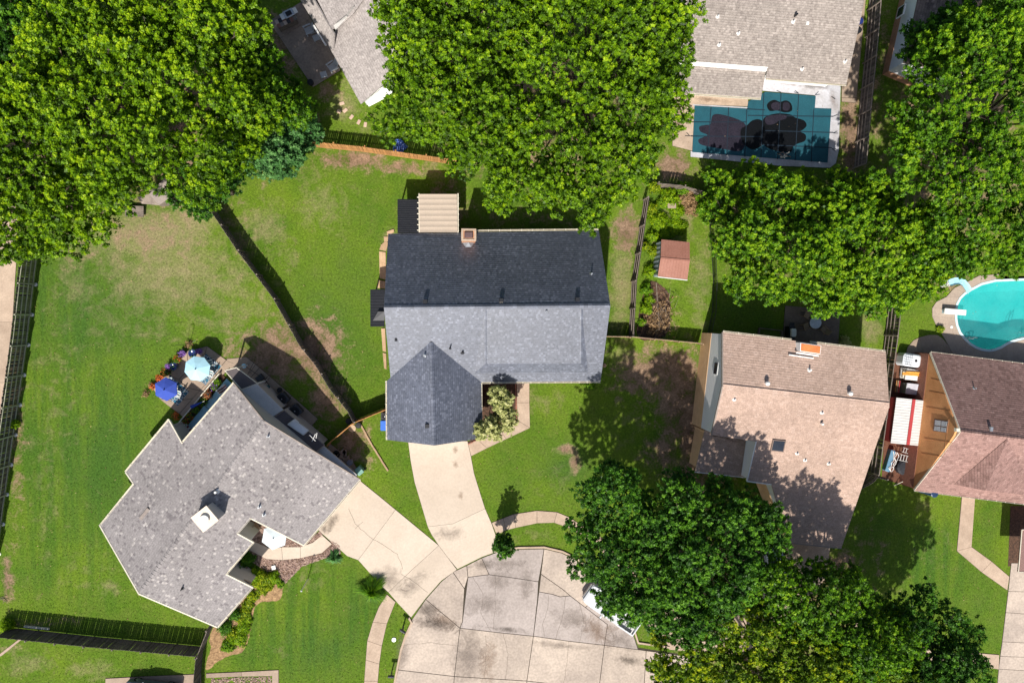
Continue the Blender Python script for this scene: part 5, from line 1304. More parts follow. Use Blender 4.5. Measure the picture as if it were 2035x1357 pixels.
tree('biggest tree along the upper right edge, above the turquoise pool', [(1900, 130, 95), (1990, 70, 100), (1850, 210, 80), (1960, 230, 135), (1800, 250, 55), (1780, 325, 52), (1880, 350, 105), (2010, 380, 110), (1960, 470, 80), (1900, 440, 75), (1835, 300, 62), (1930, 320, 78), (1850, 420, 62), (1900, 240, 60), (1890, 510, 40), (2020, 500, 45), (2060, 200, 110), (2080, -20, 120)], L_mid, 8.5, 14.0, 4.8, group=TG, tone=.04)
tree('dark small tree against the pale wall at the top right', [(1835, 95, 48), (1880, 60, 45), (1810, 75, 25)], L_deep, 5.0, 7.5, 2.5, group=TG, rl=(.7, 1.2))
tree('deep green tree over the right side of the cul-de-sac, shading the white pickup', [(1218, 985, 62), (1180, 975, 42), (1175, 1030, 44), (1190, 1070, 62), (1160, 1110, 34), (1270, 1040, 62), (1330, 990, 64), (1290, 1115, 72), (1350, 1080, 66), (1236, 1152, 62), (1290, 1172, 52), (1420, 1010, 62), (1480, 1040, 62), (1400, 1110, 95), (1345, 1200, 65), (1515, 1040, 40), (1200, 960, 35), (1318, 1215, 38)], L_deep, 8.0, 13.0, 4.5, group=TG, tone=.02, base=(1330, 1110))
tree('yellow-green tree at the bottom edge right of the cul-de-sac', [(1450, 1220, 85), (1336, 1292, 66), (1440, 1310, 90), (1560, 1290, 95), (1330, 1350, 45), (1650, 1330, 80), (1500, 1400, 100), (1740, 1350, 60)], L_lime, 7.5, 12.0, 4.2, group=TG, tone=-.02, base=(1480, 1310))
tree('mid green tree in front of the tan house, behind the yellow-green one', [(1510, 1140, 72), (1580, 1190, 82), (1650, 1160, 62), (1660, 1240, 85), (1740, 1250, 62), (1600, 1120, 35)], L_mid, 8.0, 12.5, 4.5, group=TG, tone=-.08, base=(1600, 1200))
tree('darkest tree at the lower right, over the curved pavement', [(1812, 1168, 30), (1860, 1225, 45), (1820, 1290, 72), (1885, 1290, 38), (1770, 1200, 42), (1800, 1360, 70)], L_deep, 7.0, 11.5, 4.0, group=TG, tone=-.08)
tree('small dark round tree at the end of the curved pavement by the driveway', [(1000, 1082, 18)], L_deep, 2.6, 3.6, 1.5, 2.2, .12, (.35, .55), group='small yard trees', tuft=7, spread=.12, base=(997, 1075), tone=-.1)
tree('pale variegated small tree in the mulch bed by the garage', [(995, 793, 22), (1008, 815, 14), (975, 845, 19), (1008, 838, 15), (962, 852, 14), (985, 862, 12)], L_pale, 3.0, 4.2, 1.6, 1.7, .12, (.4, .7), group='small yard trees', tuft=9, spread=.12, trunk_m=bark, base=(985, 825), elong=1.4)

# ================================================================ FENCES
fence([(76, 505), (70, 550), (57, 665), (41, 780), (24, 895), (8, 1010), (-4, 1100)], 2.35, 'tall dark board fence with pale rails along the alley at the left edge', wood_dark, wood_olive, 4, 1, pw=.14, gap=.014, post_every=2.5, caps=True)
fence([(418, 405), (432, 424), (484, 502), (552, 592), (606, 688), (634, 722), (661, 767), (697, 812), (708, 834)], 1.8, 'long grey weathered fence dividing the two back lawns', wood_grey, wood_rail, 3, 1, pw=.15)
fence([(708, 834), (771, 808)], 1.8, 'short cedar fence joining the slate house to the grey fence', cedar, cedar, 2, -1, pw=.14)
fence([(706, 835), (656, 877)], 1.8, 'thin cedar fence joining the grey house to the grey fence', cedar, cedar, 2, 1, pw=.14)
fence([(609, 291), (720, 302), (907, 328)], 1.85, 'new orange cedar fence across the back of the central lawn', cedar, cedar, 3, 1, pw=.14, gap=.02, jitter=.03)
fence([(20, 1246), (200, 1265), (407, 1284)], 1.85, 'dark weathered board fence across the bottom left lawn', wood_dark, wood_grey, 2, -1, pw=.15, jitter=.03)
fence([(426, 1236), (404, 1292), (398, 1352), (397, 1400)], 1.85, 'dark weathered fence running down from the corner of the grey house', wood_dark, wood_grey, 2, -1, pw=.15, jitter=.03)
fence([(1280, 398), (1268, 478), (1256, 560), (1250, 668)], 1.7, 'old rail-side fence right of the slate house, with vines behind', wood_dark, wood_rail, 3, -1, pw=.15)
fence([(1196, 667), (1250, 668), (1386, 681)], 1.5, 'grey fence between the side yard of the slate house and the front lawn', wood_grey, wood_tan, 2, -1, pw=.15)
fence([(1298, 372), (1340, 376), (1398, 391)], 1.8, 'short pale fence behind the overgrown side yard', wood_grey, wood_grey, 2, 1, pw=.15)
fence([(1764, 612), (1759, 660), (1751, 720), (1740, 800), (1729, 880), (1722, 935)], 2.0, 'dark fence with bleached rails between the tan house and the white shed', wood_dark, wood_rail, 4, -1, pw=.15, top_rail=True)
fence([(1740, 946), (1722, 940), (1712, 950), (1690, 962)], 1.8, 'short dark fence closing the gap beside the tan house', wood_dark, wood_rail, 3, -1, pw=.15)
fence([(1729, -30), (1719, 100), (1707, 220), (1697, 335)], 2.0, 'dark fence with bleached rails right of the covered pool', wood_dark, wood_rail, 4, -1, pw=.15, top_rail=True)
# low black chain-link edging behind the tan house
cl = empty('chain_link_fence', W(1412, 500), 0, 'low black wire fence curving between the rust shed lawn and the big tree', 'fence')
pts = [W(*p) for p in ((1400, 395), (1408, 430), (1414, 500), (1417, 560), (1415, 620), (1404, 672))]
for z in (.08, 1.0):
    MB().path([p + up * z for p in pts], .025, 5).build('wire_rail', metal_black, cl)
for p in pts: MB().tube(p, p + up * 1.02, .03, .03, 6).build('post', metal_black, cl)
mb = MB()
for a, b in zip(pts[:-1], pts[1:]):
    n = int((b - a).length / .09)
    for k in range(n):
        p = a.lerp(b, k / n); q = a.lerp(b, min(1, (k + 9) / n)); mb.tube(p + up * .08, q + up * 1.0, .005, .005, 3, False); mb.tube(p + up * 1.0, q + up * .08, .005, .005, 3, False)
mb.build('wire_mesh', metal_black, cl, kind='stuff')
# fallen pale boards edging the two front lawns
ed = empty('board_edging', W(740, 890), 0, 'weathered tan boards lying along the lot line below the short cedar fence', 'edging')
lp = [(717, 843), (727, 862), (738, 882), (748, 898), (758, 914), (771, 935)]
for a, b in zip(lp[:-1], lp[1:]):
    p, q = W(*a), W(*b); MB().box((p + q) / 2 + up * .06, ((q - p).length, .14, .14), math.atan2((q - p).y, (q - p).x) + .02).build('board', wood_tan, ed)

# ================================================================ RUST-ROOFED SHED
sI = empty('shed', W(1335, 520), 0, 'small shed with rust-red metal roof on the side lawn', 'shed')
rustm = mat('rust_metal', (.33, .155, .115), (.27, .12, .085), 1.2, .6, .1, 10, .12, spec=.3)
nw, ne, rw, re, sw, se = W(1314.5, 476, 2.0), W(1370.5, 481.5, 2.0), W(1313, 513, 2.45), W(1371, 518, 2.45), W(1307, 549.5, 2.0), W(1366, 556, 2.0)
ribbed(nw, ne, re, rw, rustm, sI, 10, 'roof_slope', 'roof_rib', .012); ribbed(rw, re, se, sw, rustm, sI, 10, 'roof_slope', 'roof_rib', .012)
bar(rw + up * .02, re + up * .02, .14, .03, rustm, sI, 'ridge_cap')
blue_st = mat('blue_grey_metal', (.42, .48, .53), None, 3, .5)
walls([nw, ne, se, sw], [plane(nw, ne, rw), plane(sw, se, rw)], blue_st, sI, inset_d=.12, drop=.03)
bar(sw + up * 0 + Vector((0, -.04, -.03)), se + Vector((0, -.04, -.03)), .06, .14, white_paint, sI, 'fascia')
for k in range(8): p = nw.lerp(sw, (k + .5) / 8); MB().box((p.x + .08, p.y, .98), (.05, .12, 1.9)).build('wall_rib', blue_st, sI)

# ================================================================ WHITE METAL SHED with red ridge
sJ = empty('shed', W(1800, 840), 0, 'metal shed with white ribbed roof and a red ridge stripe', 'shed')
wm = mat('white_roof_metal', (.62, .61, .60), (.54, .53, .52), 1, .5, 0, fine=.04)
redm = mat('red_ridge', (.42, .055, .055), (.36, .045, .05), 2, .6)
jn, je, js, jw = W(1781.6, 790, 1.95), W(1841.8, 797, 1.95), W(1831, 886, 1.95), W(1770, 880, 1.95)
r1, r2 = W(1816, 793.5, 2.15), W(1804, 883.5, 2.15)
ribbed(jn, jw, r2, r1, wm, sJ, 17, 'roof_slope', 'roof_rib', .028); ribbed(r1, r2, js, je, wm, sJ, 17, 'roof_slope', 'roof_rib', .028)
bar(r1 + up * .03, r2 + up * .03, .3, .05, redm, sJ, 'ridge_cap')
walls([jn, je, js, jw], [plane(jn, jw, r1), plane(je, js, r1)], redm, sJ, inset_d=.06, drop=.03)

# ---------------- junk between the white shed and the fence
b_ = W(1813, 716, 1.1); t = empty('water_tank', (b_.x, b_.y, 0), math.radians(-8), 'white rounded plastic tank with a grid net over its left half', 'tank')
MB().rbox((0, 0, .58), (1.75, 1.2, 1.1), .3, dome=.06).build('tank_body', mat('tank_plastic', (.66, .70, .74), (.58, .62, .66), 2, .45, fine=.06), t, world=False)
MB().lathe((.32, 0, 1.16), [(.12, 0), (.12, .04), (.03, .05)], 12).build('lid', black_plastic, t, world=False)
for k in range(5): MB().box((-.8 + k * .17, 0, 1.17 if k else 1.0), (.02, 1.05, .02)).build('net_cord', metal_grey, t, world=False)
for k in range(5): MB().box((-.42, -.44 + k * .22, 1.185), (.8, .02, .02)).build('net_cord', metal_grey, t, world=False)
b_ = W(1817, 746, 1.2); t = empty('board_stack', (b_.x, b_.y, 0), math.radians(-6), 'stack of white panels topped with orange planks', 'stack')
for i, (x, y, z, sx, sy, mm) in enumerate(((0, .12, .3, 1.5, 1.0, white_paint), (0, .1, .55, 1.45, .9, cream_trim), (.05, -.22, .8, 1.35, .5, white_paint), (.1, .42, .8, 1.3, .22, white_paint))): MB().box((x, y, z), (sx, sy, .18)).build('panel', mm, t, world=False)
for i, (x, y, l) in enumerate(((-.1, .16, 1.9), (-.05, .02, 2.0), (.1, .27, 1.7))): MB().box((x, y, 1.0 + i * .03), (l, .13, .05), rnd.uniform(-.05, .05)).build('plank', mat('orange_plank', (.72, .36, .06), (.62, .28, .05), 3, .7), t, world=False)
b_ = W(1815, 773, 1.0); t = empty('tool_locker', (b_.x, b_.y, 0), math.radians(-6), 'pale grey locker with a sloping lid just above the white shed', 'locker')
MB().box((0, 0, .5), (1.45, .95, 1.0)).build('box', metal_grey, t, world=False); MB().add([(-.75, -.5, 1.0), (.75, -.5, 1.0), (.75, .5, 1.14), (-.75, .5, 1.14)], [(0, 1, 2, 3)]).add([(-.75, .5, 1.0), (-.75, .5, 1.14), (-.75, -.5, 1.0)], [(0, 1, 2)]).add([(.75, .5, 1.0), (.75, .5, 1.14), (-.75, .5, 1.14), (-.75, .5, 1.0)], [(0, 1, 2, 3)]).build('lid', mat('lid_lilac_grey', (.50, .50, .55), None, 2, .5), t, world=False)
b_ = W(1787, 768, .9); t = empty('plank_bundle', (b_.x, b_.y, 0), math.radians(84), 'narrow red and tan planks leaning by the fence left of the grey locker', 'planks')
for k in range(3): MB().box((0, k * .1, .9 - k * .08), (1.1, .07, .05)).build('plank', [redm, wood_tan, cedar][k], t, world=False)
# two ladders
def ladder(p, q, z, label, w=.42):
    a, b = W(*p, z), W(*q, z); r = empty('ladder', (a + b) / 2, math.atan2((b - a).y, (b - a).x), label, 'ladder', 'aluminium ladders below the white shed'); L_ = (b - a).length
    al = mat('aluminium', (.62, .61, .59), None, 4, .45, 0, metal=.3)
    for s in (-1, 1): MB().box((0, s * w / 2, 0), (L_, .05, .09)).build('side_rail', al, r, world=False)
    n = int(L_ / .26)
    for k in range(n): MB().box((-L_ / 2 + (k + .5) * L_ / n, 0, .03), (.07, w, .04)).build('rung', al, r, world=False)
ladder((1793, 893), (1838, 906), .75, 'upper one of the two aluminium ladders below the white shed'); ladder((1787, 908), (1837, 919), .85, 'lower one of the two aluminium ladders, beside the black tarp', .55)
b_ = W(1799, 929, .6); t = empty('covered_trampoline', (b_.x, b_.y, 0), 0, 'low round frame under a black tarp below the ladders', 'tarp')
MB().lathe((0, 0, 0), [(.72, .0), (.74, .5), (.6, .62), (.05, .66)], 14).build('tarp', mat('black_tarp', (.03, .032, .04), (.018, .02, .025), 3, .6, .4, 8), t, world=False)
b_ = W(1768, 915, .4); t = empty('tarp_roll', (b_.x, b_.y, 0), math.radians(74), 'blue folded tarp with white loose hoses beside the fence corner', 'tarp')
MB().rbox((0, 0, .3), (2.1, .5, .5), .12).build('tarp', mat('blue_tarp', (.06, .18, .30), (.16, .28, .38), 3, .5), t, world=False)
for k in range(3): MB().path([Vector((-.95 + i * .27, -.1 - .12 * k + rnd.uniform(-.22, .22), .6 + .05 * k)) for i in range(8)], .035, 6).build('hose', white_paint, t, world=False)
b_ = W(1797, 953, .5); t = empty('tripod', (b_.x, b_.y, 0), 0, 'pale three-armed stand on the lawn edge below the black tarp', 'stand')
for an, l in ((2.0 + 1.9, .95), (.0, .55), (1.4, .5)): MB().tube((0, 0, .7), (l * math.cos(an), l * math.sin(an), .05), .035, .03, 6).build('leg', cream_trim, t, world=False)
MB().lathe((0, 0, .62), [(.06, 0), (.08, .08), (.02, .14)], 8).build('hub', cream_trim, t, world=False)
bush('yellow-green small bush at the lower left corner of the brown house', 1817, 960, 9, .5, L_lime, leaf=.09)
b_ = W(1837, 971, 1.0); t = empty('rain_barrel', (b_.x, b_.y - .1, 0), 0, 'dark blue round barrel at the corner of the brown house', 'barrel')
MB().lathe((0, 0, 0), [(.34, 0), (.38, .3), (.38, .8), (.34, 1.0), (.33, 2.3)], 16).build('barrel_body', mat('navy_plastic', (.025, .055, .12), (.02, .04, .09), 3, .35), t, world=False); MB().lathe((0, 0, 2.32), [(.36, 0), (.36, .06), (.3, .09), (.02, .1)], 18).build('lid', mat('navy_plastic'  , (.025, .055, .12)), t, world=False)

# ================================================================ TURQUOISE POOL
pool = [(1978, 560), (1950, 567), (1930, 577.5), (1917, 586), (1909, 594), (1903, 605), (1901, 618), (1901, 632), (1903, 645), (1909, 660), (1918.5, 672), (1928, 681), (1939, 688), (1951, 692.5), (1964.5, 694.5), (1976, 692.5), (1988, 688), (1999, 681), (2010, 676), (2035, 669), (2080, 668), (2085, 556)]
ring = [Vector((p.x, p.y)) for p in WP(pool)]; NOGRASS.append(ring)
inner = [(p.x, p.y) for p in inset(ring, -.12)]
# open the lawn sheet where the basin is
import bmesh
bmx = bmesh.new(); bmx.from_mesh(lawn.data); bmx.faces.ensure_lookup_table()
kill = []
vx = np.array([v.co.x for v in bmx.verts]); vy = np.array([v.co.y for v in bmx.verts]); vin = pip(inner, vx, vy)
for f in bmx.faces:
    if any(vin[v.index] for v in f.verts): kill.append(f)
bmesh.ops.delete(bmx, geom=kill, context='FACES_ONLY'); bmx.to_mesh(lawn.data); bmx.free()
# push the remaining lawn corners under the basin rim so nothing pokes through the water
po = empty('pool', W(1960, 630), 0, None, None, None, 'structure')
plaster = mat('pool_plaster', (.33, .70, .66), (.26, .62, .60), .6, .7, .1, 5, .05)
mb = MB(); n = len(ring); sm = inset(ring, .9)
vs = [(p.x, p.y, .04) for p in ring] + [(p.x, p.y, -1.0) for p in ring] + [(p.x, p.y, -1.9) for p in sm]
mb.add(vs, [(i, (i + 1) % n, n + (i + 1) % n, n + i) for i in range(n)] + [(n + i, n + (i + 1) % n, 2 * n + (i + 1) % n, 2 * n + i) for i in range(n)] + [tuple(range(2 * n, 3 * n))]); mb.build('pool_basin', plaster, po)
wmat = bpy.data.materials.new('pool_water'); wmat.use_nodes = True; nt = wmat.node_tree; N = nt.nodes; L = nt.links; N.remove(N['Principled BSDF'])
tr_ = N.new('ShaderNodeBsdfTransparent'); tr_.inputs[0].default_value = (.38, .92, .92, 1); gl = N.new('ShaderNodeBsdfGlossy'); gl.inputs['Roughness'].default_value = .05
df = N.new('ShaderNodeBsdfDiffuse'); wz = N.new('ShaderNodeTexNoise'); wz.inputs['Scale'].default_value = .28; wz.inputs['Detail'].default_value = 3; gw = N.new('ShaderNodeNewGeometry'); L.new(gw.outputs['Position'], wz.inputs['Vector']); wr_ = N.new('ShaderNodeValToRGB'); wr_.color_ramp.elements[0].position = .35; wr_.color_ramp.elements[1].position = .65; wr_.color_ramp.elements[0].color = (.02, .30, .33, 1); wr_.color_ramp.elements[1].color = (.10, .46, .46, 1); L.new(wz.outputs[0], wr_.inputs[0]); L.new(wr_.outputs[0], df.inputs[0]); mx1 = N.new('ShaderNodeMixShader'); mx1.inputs[0].default_value = .35; L.new(tr_.outputs[0], mx1.inputs[1]); L.new(df.outputs[0], mx1.inputs[2])
fr_ = N.new('ShaderNodeFresnel'); fr_.inputs[0].default_value = 1.33; nz = N.new('ShaderNodeTexNoise'); nz.inputs['Scale'].default_value = 3; bp = N.new('ShaderNodeBump'); bp.inputs['Strength'].default_value = .35; L.new(nz.outputs[0], bp.inputs['Height']); L.new(bp.outputs[0], gl.inputs['Normal'])
mx2 = N.new('ShaderNodeMixShader'); L.new(fr_.outputs[0], mx2.inputs[0]); L.new(mx1.outputs[0], mx2.inputs[1]); L.new(gl.outputs[0], mx2.inputs[2]); L.new(mx2.outputs[0], N['Material Output'].inputs[0])
MB().add([(p.x, p.y, .01) for p in ring], [tuple(range(n))]).build('pool_water', wmat, po)
oc = inset(ring, -.22); cpg = mat('pool_coping', (.60, .72, .74), (.52, .62, .64), 2, .6, fine=.06)
for i in range(n):
    j = (i + 1) % n; MB().prism([ring[i], ring[j], oc[j], oc[i]], -.05, .09).build('coping_stone', cpg, po)
# deck slabs between the coping and the deck edge
o2 = inset(ring, -.24)
def wpx(lst): return [Vector((p.x, p.y)) for p in WP(lst)]
outer = wpx([(1985, 545), (1945, 548), (1918, 562), (1896, 572), (1880, 590), (1860, 600), (1852, 612), (1852, 628), (1858, 642), (1870, 662), (1884, 686), (1893, 704), (1905, 720), (1922, 735), (1945, 745), (1965, 745), (1985, 745), (2000, 745), (2015, 745), (2040, 745)])
dk = empty('pool_deck', W(1900, 700), 0, None, None, None, 'structure')
deckm = mat('pool_deck_tan', (.40, .32, .25), (.34, .27, .22), .8, .85, .2, 8, .1, .05)
for i in range(0, 19):
    q = [o2[i], o2[i + 1], outer[min(i + 1, 19)], outer[i]]; NOGRASS.append(q); MB().prism(inset(q, .004), -.03, .07).build('slab', deckm, dk)
semi = [(1800, 715), (1803, 690), (1815, 676), (1835, 667), (1862, 665), (1884, 686), (1893, 704), (1905, 720), (1922, 735), (1940, 760), (1800, 760)]
for q in ([(1797, 712), (1803, 690), (1815, 676), (1828, 670), (1832, 715)], [(1828, 670), (1845, 665.5), (1862, 665.5), (1872, 672), (1880, 725), (1832, 715)], [(1872, 672), (1884, 686), (1893, 704), (1905, 720), (1925, 742), (1880, 725)]):
    qq = wpx(q); NOGRASS.append(qq); MB().prism(inset(qq, .008), -.04, .055).build('slab', concrete_patio, dk)
# diving board
a, b = W(1877, 618, .55), W(1920, 621.5, .55); db = empty('diving_board', a, math.atan2((b - a).y, (b - a).x), 'white diving board over the turquoise pool', 'diving board')
MB().rbox(((b - a).length / 2, 0, 0), ((b - a).length, .52, .06), .05).build('board', white_paint, db, world=False); MB().box((.35, 0, -.27), (.5, .4, .46), top=.8).build('stand', mat('pale_blue_metal', (.45, .62, .68), None, 3, .5), db, world=False)
# slide
sl = empty('pool_slide', W(1895, 575), 0, 'pale blue curved pool slide with a ladder at its top', 'slide')
slm = mat('slide_blue', (.36, .62, .70), (.33, .58, .66), 2, .35, fine=.03)
cl_ = [W(1886, 562, 1.75), W(1896, 559, 1.8), W(1906, 558.5, 1.7), W(1914, 563, 1.35), W(1920, 571, .9), W(1926, 581, .5)]
mb = MB(); vs = []
for i, p in enumerate(cl_):
    t_ = (cl_[min(i + 1, 5)] - cl_[max(i - 1, 0)]).normalized(); s_ = t_.cross(up).normalized()
    vs += [p + s_ * .32 + up * .16, p + s_ * .24, p - s_ * .24, p - s_ * .32 + up * .16]
mb.add(vs, [(4 * i + k, 4 * i + k + 1, 4 * i + 5 + k, 4 * i + 4 + k) for i in range(5) for k in range(3)]).build('chute', slm, sl)
for s in (-.3, .3):
    p, q = W(1887, 562, 1.75), W(1867, 565, .0); MB().tube(p + Vector((0, s, 0)), q + Vector((0, s, 0)), .035, .035, 6).build('rail', white_paint, sl)
for k in range(5): t_ = .12 + k * .18; p = W(1887, 562, 1.75).lerp(W(1867, 565, .0), t_); MB().box(p, (.16, .62, .04)).build('step', white_paint, sl)
for p in ((1898, 560), (1912, 563)): q = W(*p, 1.5); MB().tube((q.x, q.y, 0), q, .04, .04, 6).build('support', white_paint, sl)
for i, (a, b) in enumerate((((1916, 672), (1922, 679)), ((2020, 672), (2026, 668)))):
    lr_ = empty('pool_ladder', W(*a, .0), 0, ['chrome ladder at the lower left rim of the turquoise pool', 'chrome grab rail at the right rim of the turquoise pool'][i], 'pool ladder')
    p, q = W(*a), W(*b)
    for s in (0, .35):
        o_ = Vector((s, s * .3, 0)); MB().path([p + o_, p + o_ + up * .7, q + o_ + up * .7 + Vector((.1, .3, 0)), q + o_ + Vector((.1, .3, -.6))], .025, 6).build('rail', metal_grey, lr_)
sk_ = W(1891, 650, .08); t = empty('skimmer_lid', sk_, 0, 'round white skimmer lid on the pool deck', 'lid'); MB().lathe((0, 0, 0), [(.14, 0), (.14, .015), (.02, .02)], 14).build('lid', white_paint, t, world=False)
bush('bright yellow-green shrub beside the pool deck', 1869, 654, 7, .5, L_lime, leaf=.1)
bush('yellow shrub behind the pool slide', 1882, 553, 12, .8, L_lime, leaf=.12)

# ================================================================ PATIO OF THE TAN HOUSE
slabs('patio', [[(1560, 607), (1615, 612), (1612, 684), (1555, 676)], [(1615, 612), (1669, 618), (1665, 692), (1612, 684)]], concrete_old, gap=.01, top=.07)
c = W(1621, 641, .75); tb = empty('patio_table', (c.x, c.y, .07), 0, 'round glass patio table on the dark patio of the tan house', 'table')
MB().lathe((0, 0, .66), [(.54, 0), (.54, .02), (.02, .021)], 24).build('table_top', mat('tinted_glass', (.28, .35, .42), (.24, .31, .38), 2, .12, spec=.8), tb, world=False)
MB().lathe((0, 0, .64), [(.56, 0), (.57, .03), (.54, .045)], 24).build('rim', metal_grey, tb, world=False)
for k in range(4): a = k * math.pi / 2 + .6; MB().tube((.42 * math.cos(a), .42 * math.sin(a), 0), (.3 * math.cos(a), .3 * math.sin(a), .65), .02, .02, 6).build('leg', metal_grey, tb, world=False)
sling = mat('tan_sling', (.30, .23, .16), (.26, .19, .13), 3, .8)
def patio_chair(px, py, rz, label, m=None, fm=None, z=.07, group='sling chairs round the glass table', name='patio_chair', w=.52, stripes=None):
    c = W(px, py, .4); r = empty(name, (c.x, c.y, z), rz, label, 'chair', group); m = m or sling; fm = fm or wood_tan
    if stripes:
        for k in range(5):
            y = (-2 + k) * w * .19; MB().box((0, y, .4), (.5, w * .18, .04)).build('seat_stripe', stripes[k % 2], r, world=False)
            MB().add([(-.24, y - w * .09, .42), (-.24, y + w * .09, .42), (-.42, y + w * .09, .95), (-.42, y - w * .09, .95), (-.27, y - w * .09, .42), (-.27, y + w * .09, .42), (-.45, y + w * .09, .95), (-.45, y - w * .09, .95)], [(0, 1, 2, 3), (7, 6, 5, 4), (3, 2, 6, 7)]).build('back_stripe', stripes[k % 2], r, world=False)
    else:
        MB().box((0, 0, .4), (.5, w * .9, .04)).build('seat', m, r, world=False)
        MB().add([(-.24, -w * .42, .42), (-.24, w * .42, .42), (-.45, w * .42, .95), (-.45, -w * .42, .95), (-.27, -w * .42, .42), (-.27, w * .42, .42), (-.48, w * .42, .95), (-.48, -w * .42, .95)], [(0, 1, 2, 3), (7, 6, 5, 4), (3, 2, 6, 7), (0, 3, 7, 4), (1, 5, 6, 2)]).build('backrest', m, r, world=False)
    for s in (-1, 1):
        MB().box((-.05, s * w * .5, .62), (.6, .05, .03)).build('armrest', fm, r, world=False)
        MB().tube((.24, s * w * .5, 0), (.2, s * w * .5, .61), .02, .02, 6).build('leg', fm, r, world=False)
        MB().tube((-.55, s * w * .5, 0), (-.2, s * w * .5, .61), .02, .02, 6).build('leg', fm, r, world=False)
        MB().tube((-.22, s * w * .46, .4), (-.48, s * w * .46, .97), .022, .022, 6).build('back_post', fm, r, world=False)
    MB().tube((-.48, -w * .46, .97), (-.48, w * .46, .97), .022, .022, 6).build('back_rail', fm, r, world=False)
    return r
patio_chair(1603, 627, math.radians(-30), 'upper left sling chair at the glass table'); patio_chair(1601, 648, math.radians(20), 'lower left sling chair at the glass table'); patio_chair(1638, 627, math.radians(215), 'sling chair behind the glass table, under the leaves'); patio_chair(1636, 655, math.radians(135), 'sling chair on the lower right of the glass table')
c = W(1575, 661, 1.0); gr = empty('gas_grill', (c.x, c.y, .07), 0, 'black gas grill with white lid on the dark patio', 'grill')
MB().box((0, 0, .45), (.55, 1.15, .8)).build('cabinet', black_plastic, gr, world=False); MB().rbox((.05, 0, .98), (.45, .75, .24), .1).build('lid', white_paint, gr, world=False); MB().tube((.32, -.25, 1.0), (.32, .25, 1.0), .02, .02, 6).build('handle', white_paint, gr, world=False)
for s in (-1, 1): MB().box((0, s * .75, .82), (.45, .32, .03)).build('side_shelf', black_plastic, gr, world=False)
rb = empty('raised_bed', W(1532, 662), 0, 'wood-edged planter behind the tan house, left of the patio', 'planter')
for a, b in (((1509, 652), (1554, 657)), ((1509, 652), (1507, 668)), ((1554, 657), (1553, 672))): p, q = W(*a, .15), W(*b, .15); bar(p, q, .08, .3, wood_grey, rb, 'board')
bush('white flowering shrub beside the dark patio', 1680, 680, 12, .6, L_pale, leaf=.08)

# ================================================================ PATIO OF THE GREY HOUSE
def umbrella(px, py, r, h, m, label, nseg=8, rot=0.0, pole=white_paint, m2=None, tilt=(0, 0)):
    c = W(px, py, h); rt = empty('patio_umbrella', (c.x, c.y, 0), rot, label, 'umbrella'); z1 = h + .12; z0 = h - .32
    for k in range(nseg):
        a, b = 2 * math.pi * k / nseg, 2 * math.pi * (k + 1) / nseg; mid = (a + b) / 2
        P0 = Vector((0, 0, z1)); A_ = Vector((r * math.cos(a), r * math.sin(a), z0)); B_ = Vector((r * math.cos(b), r * math.sin(b), z0)); M_ = (A_ + B_) / 2 * .985; M_.z = z0 + .02
        A2, B2 = P0.lerp(A_, .5) + up * .03, P0.lerp(B_, .5) + up * .03; dz = Vector((0, 0, -.09))
        MB().add([P0, A2, B2, A_, M_, B_, A_ + dz, M_ + dz, B_ + dz], [(0, 1, 2), (1, 3, 4), (1, 4, 2), (2, 4, 5), (3, 6, 7, 4), (4, 7, 8, 5)]).build('canopy_panel', m2 if m2 and k % 2 else m, rt, world=False)
        MB().tube(P0 - up * .03, A_ - up * .02, .012, .012, 4).build('rib', pole, rt, world=False)
    MB().tube((0, 0, 0), (0, 0, h + .18), .025, .025, 8).build('pole', pole, rt, world=False); MB().lathe((0, 0, h + .12), [(.05, 0), (.05, .06), (.01, .1)], 8).build('finial', black_plastic, rt, world=False); MB().lathe((0, 0, 0), [(.28, 0), (.26, .08), (.05, .12)], 14).build('base', black_plastic, rt, world=False)
lb1 = mat('canvas_pale_blue', (.40, .66, .76), (.37, .62, .73), 2, .9, .05, 14, .04, rand=.06); lb2 = mat('canvas_royal_blue', (.045, .085, .40), (.04, .075, .36), 2, .9, .05, 14, .04, rand=.08); lb3 = mat('canvas_white', (.66, .74, .78), (.63, .71, .76), 2, .9, .05, 14, .03, rand=.04)
umbrella(389.5, 733, 1.08, 2.25, lb1, 'pale blue patio umbrella above the striped chairs', 8, .25)
umbrella(327, 774, 1.0, 2.2, lb2, 'royal blue patio umbrella at the lower left of the patio', 6, .55)
umbrella(543.6, 1069, 1.12, 2.3, lb3, 'white patio umbrella over the pebble bed in front of the grey house', 6, .35)
# rugs
def rugmat(name, a, b):
    m = bpy.data.materials.new(name); m.use_nodes = True; nt = m.node_tree; N = nt.nodes; L = nt.links; bb = N['Principled BSDF']; bb.inputs['Roughness'].default_value = .95
    tc = N.new('ShaderNodeTexCoord'); v = N.new('ShaderNodeTexVoronoi'); v.feature = 'DISTANCE_TO_EDGE'; v.inputs['Scale'].default_value = 3.4; L.new(tc.outputs['Object'], v.inputs['Vector'])
    v2 = N.new('ShaderNodeTexVoronoi'); v2.inputs['Scale'].default_value = 3.4; L.new(tc.outputs['Object'], v2.inputs['Vector'])
    r = N.new('ShaderNodeValToRGB'); r.color_ramp.interpolation = 'CONSTANT'; r.color_ramp.elements[0].color = (*a, 1); r.color_ramp.elements[1].position = .06; r.color_ramp.elements[1].color = (*b, 1); e = r.color_ramp.elements.new(.2); e.color = (.03, .16, .24, 1); L.new(v.outputs['Distance'], r.inputs[0]); L.new(r.outputs[0], bb.inputs['Base Color']); return m
rg = rugmat('patterned_rug', (.42, .50, .52), (.012, .022, .07))
